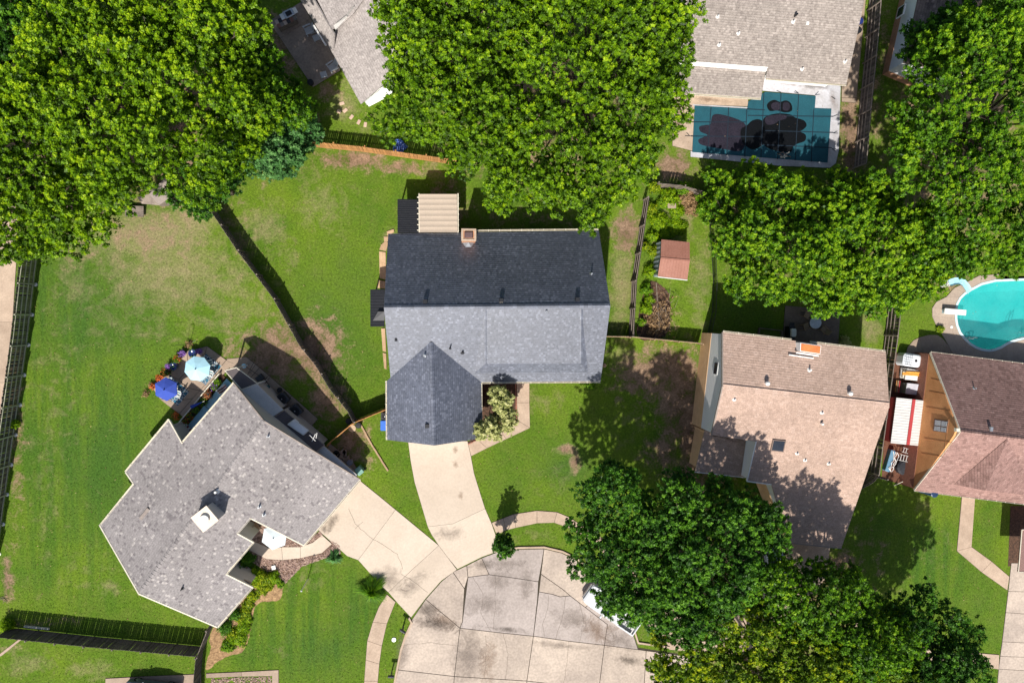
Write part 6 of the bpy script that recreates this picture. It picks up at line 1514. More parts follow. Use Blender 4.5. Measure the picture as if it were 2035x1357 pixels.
for pts, lab in (([(410, 703), (441, 727), (409, 765), (379, 741)], 'navy patterned rug under the pale blue umbrella'), ([(339, 746), (377, 778), (354, 806), (316, 774)], 'navy patterned rug beside the royal blue umbrella')):
    q = [Vector((p.x, p.y)) for p in WP(pts)]; cc_ = sum(q, Vector((0, 0))) / 4
    MB().prism(q, .074, .086).build('rug', rg, loc=(cc_.x, cc_.y, .08), label=lab, cat='rug')
st1 = (mat('stripe_white', (.72, .72, .70), None, 3, .9), mat('stripe_teal', (.05, .20, .24), None, 3, .9)); st2 = (st1[0], mat('stripe_maroon', (.25, .05, .06), None, 3, .9))
G2 = 'striped seats round the umbrellas and on the porch'
patio_chair(417, 722, math.radians(200), 'upper striped chair right of the pale blue umbrella', stripes=st1, fm=white_paint, group=G2); patio_chair(417, 741, math.radians(165), 'lower striped chair right of the pale blue umbrella', stripes=st1, fm=white_paint, group=G2)
patio_chair(353, 781, math.radians(160), 'striped chair right of the royal blue umbrella', stripes=st1, fm=white_paint, group=G2); patio_chair(447, 771, math.radians(40), 'striped chair at the upper end of the pale blue porch floor', stripes=st2, fm=white_paint, group=G2, z=.12)
patio_chair(374, 853, math.radians(40), 'striped seat at the lower end of the pale blue porch floor', stripes=st2, fm=white_paint, group=G2, z=.12, w=.9)
for (px, py, r, lab) in ((391, 734, .5, 'round white table under the pale blue umbrella'), (328, 774, .45, 'round white table under the royal blue umbrella')):
    c = W(px, py, 2.2); tb = empty('side_table', (c.x, c.y, .07), 0, lab, 'table')
    MB().lathe((0, 0, .66), [(r, 0), (r, .03), (.02, .035)], 20).build('table_top', white_paint, tb, world=False); MB().tube((.0, 0, 0), (0, 0, .66), .04, .04, 8).build('leg', white_paint, tb, world=False)
# pots with plants
navy = mat('glazed_navy', (.02, .035, .17), (.015, .025, .12), 3, .2, spec=.7); terra = mat('terracotta', (.40, .17, .09), None, 3, .8); purp = mat('glazed_purple', (.13, .08, .25), None, 3, .3); blk = black_plastic
GP = 'potted flowers on the patio of the grey house'
def pot(px, py, r, pm, lm, label, n=70, fl=None, h=.4, z=.07, leaf=.08):
    c = W(px, py, h + z); rt = empty('potted_plant', (c.x, c.y, z), 0, label, 'plant pot', GP)
    MB().lathe((0, 0, 0), [(r * .6, 0), (r * .95, h * .6), (r, h * .95), (r * .9, h), (r * .85, h * .93)], 14).build('pot', pm, rt, world=False, smooth=True)
    for mm, k, q in ((lm, n, 1.0), (fl, n // 2, 1.1)):
        if mm is None: continue
        u = nr.normal(0, 1, (k, 3)); u /= np.linalg.norm(u, axis=1, keepdims=True); u[:, 2] = abs(u[:, 2]); p = u * r * 1.15 * q * nr.uniform(.5, 1.1, (k, 1)) + np.array([c.x, c.y, z + h])
        leaf_mesh('foliage' if mm is lm else 'flowers', p, u, leaf, mm, rt, 4, leaf, None, .2, kind='stuff')
pot(382, 702, .36, navy, L_deep, 'largest glazed blue pot at the top edge of the patio', 14, h=.5); pot(395, 698, .24, navy, L_purple, 'small blue pot with purple flowers right of the largest blue pot', 30); pot(362, 702, .27, purp, L_purple, 'purple pot at the upper left corner of the patio', 30)
pot(352, 713, .26, terra, L_mid, 'pot of orange flowers left of the purple pot', 60, L_red); pot(344, 728, .34, navy, L_deep, 'dark blue urn beside the purple flower ball', 16, h=.6); pot(335, 729, .2, purp, L_purple, 'ball of lilac flowers left of the dark blue urn', 90)
pot(331, 740, .3, blk, L_deep, 'pot of dark red foliage between the lilac ball and the blue umbrella', 60, L_red); pot(317, 751, .24, terra, L_red, 'pot of vivid orange flowers just above the royal blue umbrella', 60); pot(304, 768, .2, terra, L_red, 'small orange flower pot left of the royal blue umbrella', 40)
for p, r, a, b, lab in (((432, 759), .26, L_mid, None, 'green leafy pot at the top end of the planter strip'), ((426, 768), .26, L_mid, L_purple, 'pot with pink flowers second in the planter strip'), ((413, 785), .34, L_dry, L_red, 'large orange-brown plant in the middle of the planter strip'), ((403, 799), .34, L_mid, None, 'large green plant next to the porch floor seam'), ((390, 814), .26, L_mid, None, 'small green plant below the folded blue umbrella'),
                     ((377, 827), .28, L_mid, L_red, 'orange-red flowers near the lower end of the planter strip'), ((367, 841), .26, L_mid, L_red, 'red flowers beside the lower striped seat'), ((356, 852), .24, L_lime, None, 'yellow-green plant at the lowest corner of the porch')):
    pot(p[0], p[1], r, blk, a, lab, 60, b, .28, .09)
c = W(390, 804, .9); fu = empty('folded_umbrella', (c.x, c.y, .3), math.radians(25), 'folded purple-blue umbrella lying on the planter strip', 'umbrella'); MB().tube((-.55, 0, .35), (.45, 0, .45), .16, .05, 8).build('canopy', lb2, fu, world=False); MB().tube((.45, 0, .45), (.7, 0, .48), .02, .02, 6).build('pole', white_paint, fu, world=False)
for px, py, lab in ((375, 684, 'orange lily clump on the lawn above the patio'), (289, 782, 'orange-brown plant on the lawn left of the royal blue umbrella'), (349, 826, 'dark red shrub at the lower corner of the patio'), (302, 765, 'flowering edge plant beside the patio corner')):
    bush(lab, px, py, 8, .4, L_dry if px != 349 else L_red, 'garden_plant', .08, 60, 4, 'plant', 'edge plants round the patio')
hk = empty('shepherd_hook', W(377, 683), 0, 'thin black iron hook standing above the patio', 'garden hook'); h0 = W(377, 683); MB().path([h0, h0 + up * 1.9, h0 + Vector((-.15, 0, 2.05)), h0 + Vector((-.4, 0, 1.95))], .02, 5).build('rod', metal_black, hk)
MB().path([h0, h0 + Vector((.5, .3, .02))], .02, 5).build('foot', metal_black, hk)

# things on the north-east pad of the grey house
acm = mat('ac_charcoal', (.055, .058, .066), (.045, .048, .055), 3, .6)
def ac(px, py, rz, label, s=.95):
    c = W(px, py, .8); r = empty('air_conditioner', (c.x, c.y, .05), rz, label, 'air conditioner', 'air conditioning units')
    MB().rbox((0, 0, .4), (s, s, .78), .12).build('housing', acm, r, world=False)
    MB().lathe((0, 0, .79), [(s * .42, 0), (s * .42, .03), (s * .38, .035), (.02, .02)], 20).build('fan_guard', black_plastic, r, world=False)
    for k in range(10): a = math.pi * k / 10; MB().box((0, 0, .83), (s * .8, .012, .012), a).build('guard_wire', metal_black, r, world=False)
    MB().lathe((0, 0, .83), [(.06, 0), (.05, .03), (.01, .035)], 8).build('hub', metal_grey, r, world=False)
ac(560, 793, math.radians(40), 'upper left charcoal air conditioner beside the grey house'); ac(586, 817, math.radians(40), 'lower right charcoal air conditioner beside the grey house')
def drum(px, py, r, h, m, label, name='barrel', z=.05, lidm=None, cat='barrel'):
    c = W(px, py, h); t = empty(name, (c.x, c.y, z), 0, label, cat); MB().lathe((0, 0, 0), [(r * .85, 0), (r, h * .3), (r, h * .9), (r * 1.04, h * .92), (r * 1.04, h)], 14).build('body', m, t, world=False)
    MB().lathe((0, 0, h), [(r * 1.0, 0), (r * .9, .04), (.02, .05)], 14).build('lid', lidm or m, t, world=False); return t
teal = mat('teal_plastic', (.03, .18, .20), (.025, .14, .17), 3, .4)
drum(529, 771, .26, .6, teal, 'teal barrel left of the air conditioners'); drum(512, 768, .24, .5, navy, 'dark blue tub against the wall of the grey house', 'tub', cat='tub'); drum(555, 775, .2, .4, black_plastic, 'small black pot just above the air conditioners', 'planter', cat='pot')
cr = empty('drying_rack', W(500, 740), 0, 'dark metal rack of thin poles on the side pad', 'rack')
for a, b in (((496, 741), (508, 724)), ((491, 747), (504, 720)), ((488, 728), (530, 757)), ((518, 764), (534, 746)), ((522, 768), (536, 750)), ((528, 755), (536, 770))): MB().tube(W(*a, .7), W(*b, .7), .022, .022, 5).build('pole', metal_black, cr)
MB().box(W(517, 751, .45), (.6, .5, .5), .7).build('bin', acm, cr); MB().lathe(W(485, 727, .7), [(.2, 0), (.2, .05), (.02, .06)], 12).build('disc', lb1, cr)
for p in ((496, 741), (534, 746), (508, 724), (518, 764)): q = W(*p, .7); MB().tube((q.x, q.y, .05), q, .02, .02, 5).build('leg', metal_black, cr)
an_ = empty('roof_antenna', W(624, 874, 3), 0, 'small white aerial on the dark porch roof of the grey house', 'antenna')
for a, b in (((615, 864), (627, 876)), ((627, 862), (620, 877)), ((628, 871), (630, 860))): MB().tube(W(*a, 3.4), W(*b, 3.4), .03, .03, 5).build('arm', white_paint, an_)
q = W(622, 873, 3.4); MB().tube(q - up * .5, q, .03, .03, 6).build('mast', white_paint, an_)
dm_ = empty('hand_truck', W(600, 842), 0, 'white dog-ramp-like frame leaning by the door hood', 'frame')
for a, b in (((574, 842), (586, 833)), ((574, 842), (582, 850)), ((586, 833), (594, 840))): MB().tube(W(*a, 3.2), W(*b, 3.2), .045, .045, 4).build('bar', white_paint, dm_)
dm_['label'] = 'white bent bar frame on the edge of the door hood'
for k, (px, py, mm, lab) in enumerate(((712, 845, black_plastic, 'black plant pot in the corner right of the tan disc'), (693, 837, black_plastic, 'black plant pot left of the fence corner'))): drum(px, py, .26, .35, mm, lab, 'planter', .02, cat='pot')
c = W(700, 851); MB().lathe((0, 0, 0), [(.34, 0), (.34, .05), (.3, .06), (.02, .06)], 18).v; mbq = MB().lathe(c, [(.32, 0), (.32, .06), (.02, .065)], 18); mbq.build('stump_disc', mat('pale_wood', (.50, .38, .26), None, 4, .8), loc=c, label='round tan disc on the bare soil inside the fence corner', cat='disc')
tl_ = W(668, 903, .2); tr = empty('tyre', (tl_.x, tl_.y, .05), 0, 'black tyre against the wall of the grey house', 'tyre'); MB().lathe((0, 0, 0), [(.18, .02), (.33, 0), (.35, .1), (.33, .2), (.18, .18), (.16, .1), (.18, .02)], 18).build('tread', rubber, tr, world=False)
bl = empty('block_stack', W(683, 905), 0, 'pale broken paving blocks beside the black tyre', 'blocks')
for k, (x, y) in enumerate(((680, 897), (686, 903), (677, 905), (688, 910), (684, 899))): MB().box(W(x, y, .12), (.55, .28, .16), .7 + k * .9).build('block', concrete_patio, bl)
drum(695, 919, .26, .6, mat('grey_bin', (.20, .20, .24), None, 3, .6), 'grey bucket near the corner of the grey house', 'bucket', cat='bucket')
c = W(714, 935, .8); bn = empty('wheeled_bin', (c.x, c.y, .0), .7, 'green wheeled bin at the garage corner of the grey house', 'bin'); MB().box((0, 0, .45), (.5, .6, .9), top=1.12).build('body', mat('bin_green', (.10, .26, .20), None, 3, .5), bn, world=False); MB().rbox((0, 0, .93), (.58, .68, .08), .08).build('lid', mat('bin_lid_green', (.20, .38, .32), None, 3, .5), bn, world=False)
for s in (-1, 1): MB().tube((s * .28, -.3, .12), (s * .34, -.3, .12), .12, .12, 10).build('wheel', rubber, bn, world=False)
c = W(763.5, 845, .8); bn = empty('wheeled_bin', (c.x, c.y, .0), 0, 'bright blue bin at the garage wall of the slate house', 'bin'); MB().box((0, 0, .45), (.55, .8, .9), top=1.1).build('body', mat('bin_blue', (.03, .12, .50), None, 3, .4), bn, world=False); MB().rbox((0, 0, .93), (.62, .88, .08), .08).build('lid', mat('bin_lid_blue', (.05, .17, .62), None, 3, .4), bn, world=False)
ac(765, 827, 0, 'grey air conditioner behind the blue bin of the slate house', .7)
wm_ = W(1201, 726); MB().lathe(wm_, [(.2, 0), (.18, .1), (.12, .12), (.02, .08)], 12).build('well_cap', wood_tan, loc=wm_, label='small round cap on the lawn at the east wall of the slate house', cat='cap')

# front of the grey house
c = (W(514, 1044, .45) + W(489.5, 1069, .45)) / 2; bd = empty('garden_bench', (c.x, c.y, .03), math.atan2(25, 24.5), 'wooden bench in the notch of the grey house', 'bench')
for k in range(3): MB().box((0, (-1 + k) * .17, .45), (1.5, .15, .04)).build('seat_slat', wood_tan, bd, world=False)
for k in range(2): MB().box((0, .3, .65 + k * .2), (1.5, .04, .14)).build('back_slat', wood_tan, bd, world=False)
for s in (-1, 1):
    MB().box((s * .68, -.2, .22), (.07, .07, .44)).build('leg', wood_tan, bd, world=False); MB().box((s * .68, .3, .45), (.07, .07, .9)).build('leg', wood_tan, bd, world=False)
for px, py, r, h, m, lab in ((489, 1112, 15, 1.1, L_deep, 'dark round shrub at the corner by the curved walk'), (505, 1146, 15, .6, L_bright, 'bright shrub nearest the porch step in the front bed'), (524, 1150, 16, .7, L_lime, 'yellow-green shrub in the middle of the front bed'), (543, 1148, 13, .5, L_bright, 'bright green shrub at the tip of the pebble bed'), (522, 1168, 15, .5, L_lime, 'low yellow-green shrub at the lawn edge of the front bed'),
                         (500, 1186, 12, .4, L_lime, 'small lime shrub below the roof corner of the front bed'), (487, 1215, 12, .4, L_lime, 'lime ground shrub halfway down the side bed'), (468, 1222, 11, .8, L_deep, 'upper dark shrub against the side wall of the grey house'), (446, 1248, 14, .9, L_deep, 'lower dark shrub against the side wall of the grey house'), (484, 1245, 13, .4, L_bright, 'bright shrub beside the lower dark shrub'), (474, 1268, 17, .5, L_bright, 'largest bright shrub near the bottom of the side bed'), (452, 1284, 13, .4, L_mid, 'green shrub at the bottom tip of the side bed'),
                         (512, 1158, 13, .5, L_lime, 'yellow-green shrub between the front bed shrubs and the roof corner'), (534, 1160, 12, .4, L_lime, 'lime shrub just below the tip of the pebble bed'), (494, 1200, 11, .4, L_lime, 'yellow-green ground cover under the small lime shrub'), (478, 1228, 11, .4, L_lime, 'pale lime shrub right of the upper dark shrub'), (492, 1230, 9, .3, L_bright, 'narrow bright shrub on the lawn edge of the side bed'), (464, 1262, 13, .4, L_lime, 'yellow-green shrub left of the largest bright shrub'),
                         (12, 1243, 12, 1.0, L_bright, 'green bush at the left end of the bottom fence'), (24, 842, 10, .9, L_bright, 'small green bush at the foot of the tall left fence'), (480, 1095, 7, .4, L_dry, 'rusty shrub above the pebble bed beside the walk'), (468, 1140, 5, .4, L_mid, 'tiny shrub by the porch step'), (557, 1160, 7, .3, L_mid, 'small shrub at the lower edge of the pebble bed')):
    bush(lab, px, py, r, h, m, group='garden shrubs')
spiky('blue-green yucca at the right end of the pebble bed', 663, 1108, 16, .7, L_blue, 'yucca', 200, w=.09)
spiky('tall tufted ornamental grass beside the driveway', 740, 1172, 30, 1.3, L_mid, n=1100, w=.04)
c = W(544, 1127, .1); MB().box(c, (.38, .38, .16), .2, .9).build('valve_box', white_paint, loc=c, label='small white square box on the river pebbles', cat='box')
c = W(612, 1150); pl_ = empty('lamp_post', c, 0, 'thin white garden pole on the front lawn of the grey house', 'pole'); MB().tube((0, 0, 0), (0, 0, 2.6), .035, .03, 8).build('pole', white_paint, pl_, world=False); MB().lathe((0, 0, 2.6), [(.05, 0), (.08, .06), (.02, .14)], 10).build('finial', white_paint, pl_, world=False)
def mailbox(px, py, rz, label):
    c = W(px, py, 1.1); r = empty('mailbox', (c.x, c.y, 0), rz, label, 'mailbox', 'mailboxes along the kerb'); MB().box((0, 0, .5), (.1, .1, 1.0)).build('post', wood_dark, r, world=False)
    mb = MB(); n = 8; vs = []
    for x in (-.26, .26):
        vs += [(x, -.1, 1.0), (x, .1, 1.0)] + [(x, .1 * math.cos(math.pi * k / n), 1.12 + .1 * math.sin(math.pi * k / n)) for k in range(n + 1)]
    k = n + 3; mb.add(vs, [tuple(range(k)), tuple(range(2 * k - 1, k - 1, -1))] + [(i, k + i, k + (i + 1) % k, (i + 1) % k) for i in range(k)]).build('box', acm, r, world=False); MB().box((.1, -.12, 1.2), (.04, .02, .16)).build('flag', redm, r, world=False)
mailbox(800, 1254, math.radians(-35), 'upper mailbox at the kerb by the driveway'); mailbox(777, 1344, math.radians(-5), 'lower mailbox at the bottom edge of the grass strip')
c = W(783, 1270); MB().lathe(c, [(.2, 0), (.2, .05), (.16, .06), (.02, .06)], 16).build('utility_cover', metal_grey, loc=c, label='round grey utility cover between the two mailboxes', cat='cover')
bush('low green shrub against the south wall of the slate house', 1172, 763, 10, .5, L_mid, group='garden shrubs')
tk = empty('timber_beam', W(60, 1244), 0, 'pale timber lying along the bottom left fence', 'timber'); p, q = W(48, 1244, .1), W(98, 1249, .1); bar(p, q, .14, .14, cream_trim, tk, 'beam')
bs = empty('branch_pile', W(14, 1190), 0, 'small pile of bare branches at the left edge', 'branches')
for k in range(7): p = W(rnd.uniform(4, 20), rnd.uniform(1183, 1196), .05); MB().tube(p, p + Vector((rnd.uniform(-.6, .6), rnd.uniform(-.3, .3), .1)), .025, .012, 4).build('branch', bark_pale, bs)
# furniture on the brown patio
wh = mat('adirondack_grey_white', (.42, .44, .48), (.38, .40, .44), 3, .6)
def adir(px, py, rz, lab):
    c = W(px, py, .35); r = empty('adirondack_chair', (c.x, c.y, .07), rz, lab, 'chair', 'slatted chairs on the brown patio')
    for k in range(5): MB().box((.28 - k * .12, 0, .38 - k * .025), (.11, .52, .02)).build('seat_slat', wh, r, world=False)
    for k in range(5):
        y = (-2 + k) * .11; MB().add([(-.24, y - .05, .28), (-.24, y + .05, .28), (-.55, y + .055, .98 - abs(k - 2) * .04), (-.55, y - .055, .98 - abs(k - 2) * .04), (-.26, y - .05, .28), (-.26, y + .05, .28), (-.57, y + .055, .98 - abs(k - 2) * .04), (-.57, y - .055, .98 - abs(k - 2) * .04)], [(0, 1, 2, 3), (7, 6, 5, 4), (0, 3, 7, 4), (1, 5, 6, 2), (3, 2, 6, 7)]).build('back_slat', wh, r, world=False)
    for s in (-1, 1):
        MB().box((.02, s * .34, .58), (.72, .12, .025)).build('armrest', wh, r, world=False); MB().box((.3, s * .32, .28), (.08, .04, .56)).build('leg', wh, r, world=False); MB().box((-.25, s * .3, .2), (.5, .04, .1)).build('leg', wh, r, world=False)
adir(614, 61, math.radians(205), 'slatted grey chair near the middle of the brown patio'); adir(660.5, 134, math.radians(215), 'slatted grey chair at the lower corner of the brown patio')
for (px, py, rz, lab) in ((628.5, 76, 25, 'slatted footstool beside the middle chair'), (643.5, 149, 18, 'slatted footstool beside the lower chair')):
    c = W(px, py, .35); r = empty('footstool', (c.x, c.y, .07), math.radians(rz), lab, 'footstool', 'footstools on the brown patio')
    for k in range(5): MB().box((-.22 + k * .11, 0, .35), (.1, .5, .025)).build('slat', wh, r, world=False)
    for sx in (-1, 1):
        for sy in (-1, 1): MB().box((sx * .22, sy * .2, .17), (.05, .05, .34)).build('leg', wh, r, world=False)
c = W(568, 40, .85); tb = empty('outdoor_kitchen', (c.x, c.y, .07), math.radians(28), 'long brick-topped table carrying a silver grill at the corner of the brown patio', 'table')
tile = [mat('tile_terra', (.25, .13, .10), None, 3, .8), mat('tile_dark', (.05, .05, .06), None, 3, .8), mat('tile_pale', (.55, .42, .34), None, 3, .8), mat('tile_grey', (.20, .18, .17), None, 3, .8)]
for i in range(6):
    for j in range(2): MB().box((-.75 + i * .3, -.2 + j * .36, .8), (.28, .34, .05)).build('tile', tile[(i * 3 + j * 2) % 4], tb, world=False)
MB().box((0, -.02, .38), (1.7, .66, .76)).build('cabinet', wood_grey, tb, world=False)
gt = W(573, 26, 1.1); gg = empty('gas_grill', (gt.x, gt.y, .07), math.radians(28), 'silver grill with dark top behind the tiled table', 'grill'); MB().rbox((0, 0, .5), (.9, .62, .95), .08).build('body', metal_grey, gg, world=False); MB().rbox((0, -.02, 1.0), (.5, .36, .1), .05).build('lid', black_plastic, gg, world=False)
for s in (-1, 1): MB().box((s * .6, 0, .9), (.3, .5, .03)).build('side_shelf', white_paint, gg, world=False)
drum(617, 164, .26, .35, black_plastic, 'black fire bowl at the lower tip of the brown patio', 'fire_bowl', .07, cat='fire bowl')
bush('bright blue flowering bush above the orange cedar fence', 793, 290, 11, .6, leafmat('flowers_blue', (.03, .06, .3), (.10, .20, .65), (.35, .45, .8), .1), leaf=.12)

# small hut under the top left trees
hu = empty('playhouse', W(290, 400), 0, 'small hut with dark roof and plank step under the top left tree', 'hut')
flat([(296, 386), (330, 352), (335, 395), (316, 408)], [2.6, 2.6, 2.2, 2.2], trim_dk, hu, 'roof_slope', .08)
flat([(272, 392), (296, 386), (316, 408), (282, 405)], [2.3, 2.5, 2.2, 2.0], wood_grey, hu, 'roof_slope', .08)
q = [Vector((p.x, p.y)) for p in WP([(292, 370), (328, 362), (330, 398), (300, 402)], 2.2)]; MB().prism(q, 0, 2.1).build('wall', wood_grey, hu)
for k in range(6): MB().box(W(267, 411 + k * 3.6, .4 - k * .02), (1.5, .14, .06), -.02).build('step_plank', wood_grey, hu)
# overgrown side yard
for px, py, r, h, m, lab in ((1330, 395, 24, 1.0, L_bright, 'tall bright weeds at the back of the side yard'), (1302, 372, 13, 1.4, L_lime, 'yellow shrub touching the short pale fence'), (1310, 440, 20, .7, L_bright, 'bright weeds above the rust-roofed shed'), (1345, 450, 22, .4, L_bright, 'low lush weeds right above the shed shadow'), (1296, 470, 12, .9, L_bright, 'vine clump left of the rust-roofed shed'), (1283, 490, 10, .9, L_lime, 'lime vine leaning on the old fence'),
                         (1292, 540, 14, .9, L_bright, 'vines beside the lower left corner of the shed'), (1285, 575, 12, .9, L_mid, 'vines on the fence below the shed'), (1298, 500, 11, .7, L_lime, 'lime weeds touching the left wall of the shed'), (1296, 415, 13, .8, L_lime, 'yellow-green weeds at the top of the old fence'), (1345, 420, 16, .6, L_bright, 'bright weeds right of the pale stone pedestal'), (1290, 595, 11, .7, L_bright, 'bright vine above the dry brush pile'), (1320, 465, 14, .5, L_bright, 'bright weeds at the upper left corner of the shed'), (1285, 612, 13, 1.0, L_bright, 'vines beside the dry brush pile'), (1276, 640, 8, .6, L_mid, 'lowest vine clump beside the brush pile'), (1365, 392, 20, .9, L_dry, 'rusty brown dying shrub in the side yard'), (1375, 415, 14, .6, L_dry, 'small rusty shrub beside the dying one'), (1395, 415, 14, 1.2, L_mid, 'green shrub under the edge of the big tree'), (1360, 375, 16, 1.1, L_mid, 'green shrub against the short pale fence')):
    bush(lab, px, py, r, h, m, group='shrubs in the overgrown side yard')
bb = empty('bird_bath', W(1330, 412), 0, 'pale stone pedestal standing in the weeds', 'bird bath'); c = W(1330, 412); MB().box(c + up * .35, (.5, .4, .7), 0, .85).build('pedestal', concrete_patio, bb); MB().box(c + up * .73, (.75, .42, .06)).build('basin', concrete_patio, bb)
bpile = empty('brush_pile', W(1312, 630), 0, 'pile of dry brown brush and cut branches below the shed', 'brush pile')
for k in range(120):
    p = W(rnd.gauss(1312, 12), rnd.gauss(625, 22), rnd.uniform(.05, .6)); a = rnd.uniform(0, 6.28); l = rnd.uniform(.3, 1.1)
    MB().tube(p, p + Vector((math.cos(a) * l, math.sin(a) * l, rnd.uniform(-.1, .25))), .022, .008, 3).build('twig', bark_pale if k % 2 else bark, bpile)
p, q = W(1304, 562, .3), W(1310, 648, .5); MB().tube(p, q, .05, .03, 6).build('branch', bark_pale, bpile)
n_ = 260; cc_ = W(1308, 632, .3); P_ = np.array([cc_]) + nr.normal(0, 1, (n_, 3)) * np.array([.7, .9, .12]); leaf_mesh('dry_leaves', P_, np.tile([0, 0, 1.], (n_, 1)), .13, L_dry, bpile, 4, .2)
spiky('spiky straw-coloured clump at the bottom of the brush pile', 1300, 655, 15, .5, L_dry, 'dry_grass_clump', 200)

# ================================================================ VEHICLES
paint = mat('white_car_paint', (.62, .64, .66), (.60, .62, .64), 1, .25, fine=.02, spec=.6)
def profile_body(mb, secs):
    """lofted shell: secs = list of (x, half width, z bottom, z shoulder, z top, half width top)"""
    n = len(secs); vs = []
    for x, w, zb, zs, zt, wt in secs: vs += [(x, -w, zb), (x, -w * 1.0, zs), (x, -wt, zt), (x, wt, zt), (x, w, zs), (x, w, zb)]
    fs = [(6 * i + k, 6 * i + (k + 1) % 6, 6 * i + 6 + (k + 1) % 6, 6 * i + 6 + k) for i in range(n - 1) for k in range(6)] + [tuple(range(6)), tuple(range(6 * n - 1, 6 * n - 7, -1))]
    return mb.add(vs, fs)
def wheels(r, xs, w, rad=.38):
    for x in xs:
        for s in (-1, 1):
            t = MB().tube((x, s * (w - .24), rad), (x, s * w, rad), rad, rad, 18).build('wheel', rubber, r, world=False); MB().tube((x, s * (w - .02), rad), (x, s * (w + .01), rad), rad * .6, rad * .55, 14).build('rim', metal_grey, t, world=False)
def pickup(px, py, ang, label):
    c = W(px, py, 1.0); r = empty('pickup_truck', (c.x, c.y, .035), ang, label, 'pickup truck')
    profile_body(MB(), [(2.85, .72, .45, .75, .95, .62), (2.7, .92, .35, .85, 1.02, .80), (2.2, .98, .32, .95, 1.10, .86), (1.35, .99, .32, 1.0, 1.18, .90), (.9, 1.0, .32, 1.02, 1.2, .92), (-.9, 1.0, .32, 1.02, 1.2, .94), (-.95, 1.0, .32, .8, .82, .94), (-2.75, 1.0, .38, .8, .82, .94), (-2.85, .96, .45, .8, .82, .9)]).build('body', paint, r, world=False)
    for s in (-1, 1): MB().rbox((-1.88, s * .93, .95), (1.95, .13, .42), .05).build('bed_side', paint, r, world=False)
    MB().box((-2.8, 0, .95), (.09, 1.75, .42)).build('tailgate', paint, r, world=False); MB().box((-.98, 0, .98), (.08, 1.75, .4)).build('bed_front', paint, r, world=False); MB().box((-1.88, 0, .84), (1.8, 1.7, .03)).build('bed_liner', mat('bed_pale', (.6, .6, .6), None, 3, .6), r, world=False)
    profile_body(MB(), [(1.0, .86, 1.16, 1.18, 1.2, .8), (.35, .86, 1.16, 1.45, 1.72, .70), (-.6, .86, 1.16, 1.5, 1.78, .72), (-.88, .86, 1.16, 1.4, 1.66, .70)]).build('cab', paint, r, world=False)
    MB().add([(.98, -.76, 1.24), (.98, .76, 1.24), (.38, .66, 1.735), (.38, -.66, 1.735)], [(0, 1, 2, 3)]).build('windscreen', glass_dark, r, world=False)
    MB().add([(-.905, -.66, 1.3), (-.905, .66, 1.3), (-.89, .62, 1.62), (-.89, -.62, 1.62)], [(3, 2, 1, 0)]).build('rear_window', glass_dark, r, world=False)
    for s in (-1, 1):
        MB().add([(.62, s * .885, 1.24), (-.75, s * .885, 1.24), (-.7, s * .81, 1.62), (.32, s * .80, 1.62)], [(0, 1, 2, 3) if s > 0 else (3, 2, 1, 0)]).build('side_window', glass_dark, r, world=False)
        MB().rbox((.72, s * 1.12, 1.22), (.14, .24, .18), .04).build('wing_mirror', paint, r, world=False); MB().rbox((2.78, s * .66, .85), (.16, .34, .16), .05).build('headlight', metal_grey, r, world=False)
    MB().box((2.88, 0, .6), (.1, 1.5, .3)).build('bumper', metal_grey, r, world=False)
    for x in (-1.3, -1.9, -2.5): MB().box((x, 0, 1.2), (.07, 1.75, .06)).build('bed_bar', metal_black if x > -2 else white_paint, r, world=False)
    wheels(r, (1.85, -1.85), .98)
def car(px, py, ang, label, m, name='parked_car'):
    c = W(px, py, .8); r = empty(name, (c.x, c.y, .06), ang, label, 'car')
    profile_body(MB(), [(2.25, .62, .4, .62, .70, .52), (2.1, .82, .3, .72, .82, .7), (1.2, .9, .28, .82, .96, .8), (-1.3, .9, .28, .85, 1.0, .8), (-2.05, .86, .32, .82, .98, .76), (-2.25, .75, .42, .75, .85, .66)]).build('body', m, r, world=False)
    profile_body(MB(), [(1.05, .76, .93, .95, .97, .72), (.35, .76, .93, 1.2, 1.42, .60), (-.9, .76, .93, 1.2, 1.44, .60), (-1.75, .74, .93, .98, 1.0, .66)]).build('cabin', m, r, world=False)
    MB().add([(1.0, -.68, 1.0), (1.0, .68, 1.0), (.38, .58, 1.425), (.38, -.58, 1.425)], [(0, 1, 2, 3)]).build('windscreen', glass_dark, r, world=False); MB().add([(-1.68, -.62, 1.035), (-1.68, .62, 1.035), (-.95, .58, 1.445), (-.95, -.58, 1.445)], [(3, 2, 1, 0)]).build('rear_window', glass_dark, r, world=False)
    for s in (-1, 1): MB().add([(.75, s * .775, 1.02), (-1.3, s * .775, 1.04), (-.95, s * .69, 1.38), (.35, s * .69, 1.38)], [(0, 1, 2, 3) if s > 0 else (3, 2, 1, 0)]).build('side_window', glass_dark, r, world=False); MB().rbox((.7, s * 1.0, 1.0), (.13, .2, .13), .03).build('wing_mirror', m, r, world=False)
    wheels(r, (1.4, -1.4), .88, .33)
pickup(1219, 1211, math.atan2(75, -105), 'white pickup truck half hidden under the tree beside the cul-de-sac')
car(1545, 1130, math.radians(100), 'silver car under the trees on the driveway of the tan house', mat('silver_paint', (.55, .58, .62), None, 1, .3, metal=.3, fine=.02))
car(300, 1378, math.radians(170), 'grey-blue car cut off by the bottom left edge of the photo', mat('blue_grey_paint', (.16, .20, .24), None, 1, .3, metal=.3, fine=.02))
for px, py, m, lab in ((1709, 42, navy, 'dark blue bin beside the beige house wall'), (1706, 60, black_plastic, 'black bin beside the beige house wall')):
    drum(px, py, .3, .9, m, lab, 'waste_bin', cat='bin')

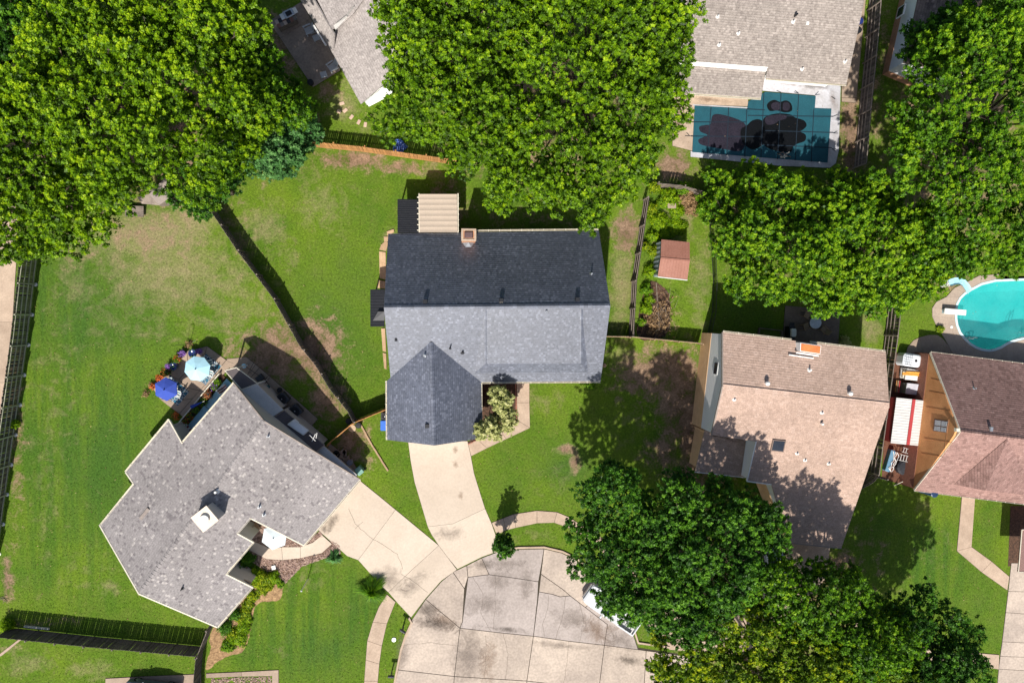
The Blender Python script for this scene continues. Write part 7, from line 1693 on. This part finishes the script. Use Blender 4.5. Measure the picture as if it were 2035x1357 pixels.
nl = 2600
lc = np.stack([nr.uniform(-44, 52, nl), nr.uniform(-34, 32, nl), np.full(nl, .07)], -1)
okl = np.ones(nl, bool)
for q in NOGRASS[:80]: okl &= ~pip([(p[0], p[1]) for p in q], lc[:, 0], lc[:, 1])
lo_ = leaf_mesh('leaf_litter', lc[okl], np.tile([0., 0, 1], (okl.sum(), 1)), .085, L_dry, None, 1, .1, nr.uniform(.5, 1, okl.sum()), kind='stuff')
# ================================================================ grass standing on the lawn
ng = 230000
X = nr.uniform(-44, 53, ng); Y = nr.uniform(-36, 33, ng)
ok = np.ones(ng, bool)
for q in NOGRASS: ok &= ~pip([(p[0], p[1]) for p in q], X, Y)
ix = np.clip(((X + 46) / .4).astype(int), 0, 254); iy = np.clip(((Y + 38) / .4).astype(int), 0, 179)
i0 = int(np.argmin(abs(xs + 46))); j0 = int(np.argmin(abs(ys + 38)))
dl = dirt[j0 + iy, i0 + ix]; ok &= nr.random(ng) > dl * 1.15
X, Y = X[ok], Y[ok]; k = len(X)
a = nr.uniform(0, 6.28, k); hgt = nr.uniform(.03, .075, k); w = nr.uniform(.015, .04, k); lean = nr.uniform(.01, .06, k)
v = np.empty((k, 3, 3)); ca, sa = np.cos(a), np.sin(a)
v[:, 0] = np.stack([X - sa * w, Y + ca * w, np.full(k, 0)], -1); v[:, 1] = np.stack([X + sa * w, Y - ca * w, np.full(k, 0)], -1); v[:, 2] = np.stack([X + ca * lean, Y + sa * lean, hgt], -1)
me = bpy.data.meshes.new('grass'); me.vertices.add(k * 3); me.vertices.foreach_set('co', v.astype(np.float32).reshape(-1)); me.loops.add(k * 3); me.loops.foreach_set('vertex_index', np.arange(k * 3, dtype=np.int32))
me.polygons.add(k); me.polygons.foreach_set('loop_start', np.arange(0, k * 3, 3, dtype=np.int32)); me.polygons.foreach_set('loop_total', np.full(k, 3, dtype=np.int32)); me.update(calc_edges=True)
ix, iy = ix[ok], iy[ok]
for nm, arr in (('dirt', dirt), ('dry', dry), ('lush', lush), ('mow', mow)):
    at = me.attributes.new(nm, 'FLOAT', 'POINT'); at.data.foreach_set('value', np.repeat(arr[j0 + iy, i0 + ix], 3).astype(np.float32))
me.materials.append(gm)
go = bpy.data.objects.new('grass', me); COL.objects.link(go); tag(go, kind='stuff')
print('LEAVES', NLEAF[0], 'OBJECTS', len(bpy.data.objects), 'TRIS', sum(len(m.polygons) for m in bpy.data.meshes))
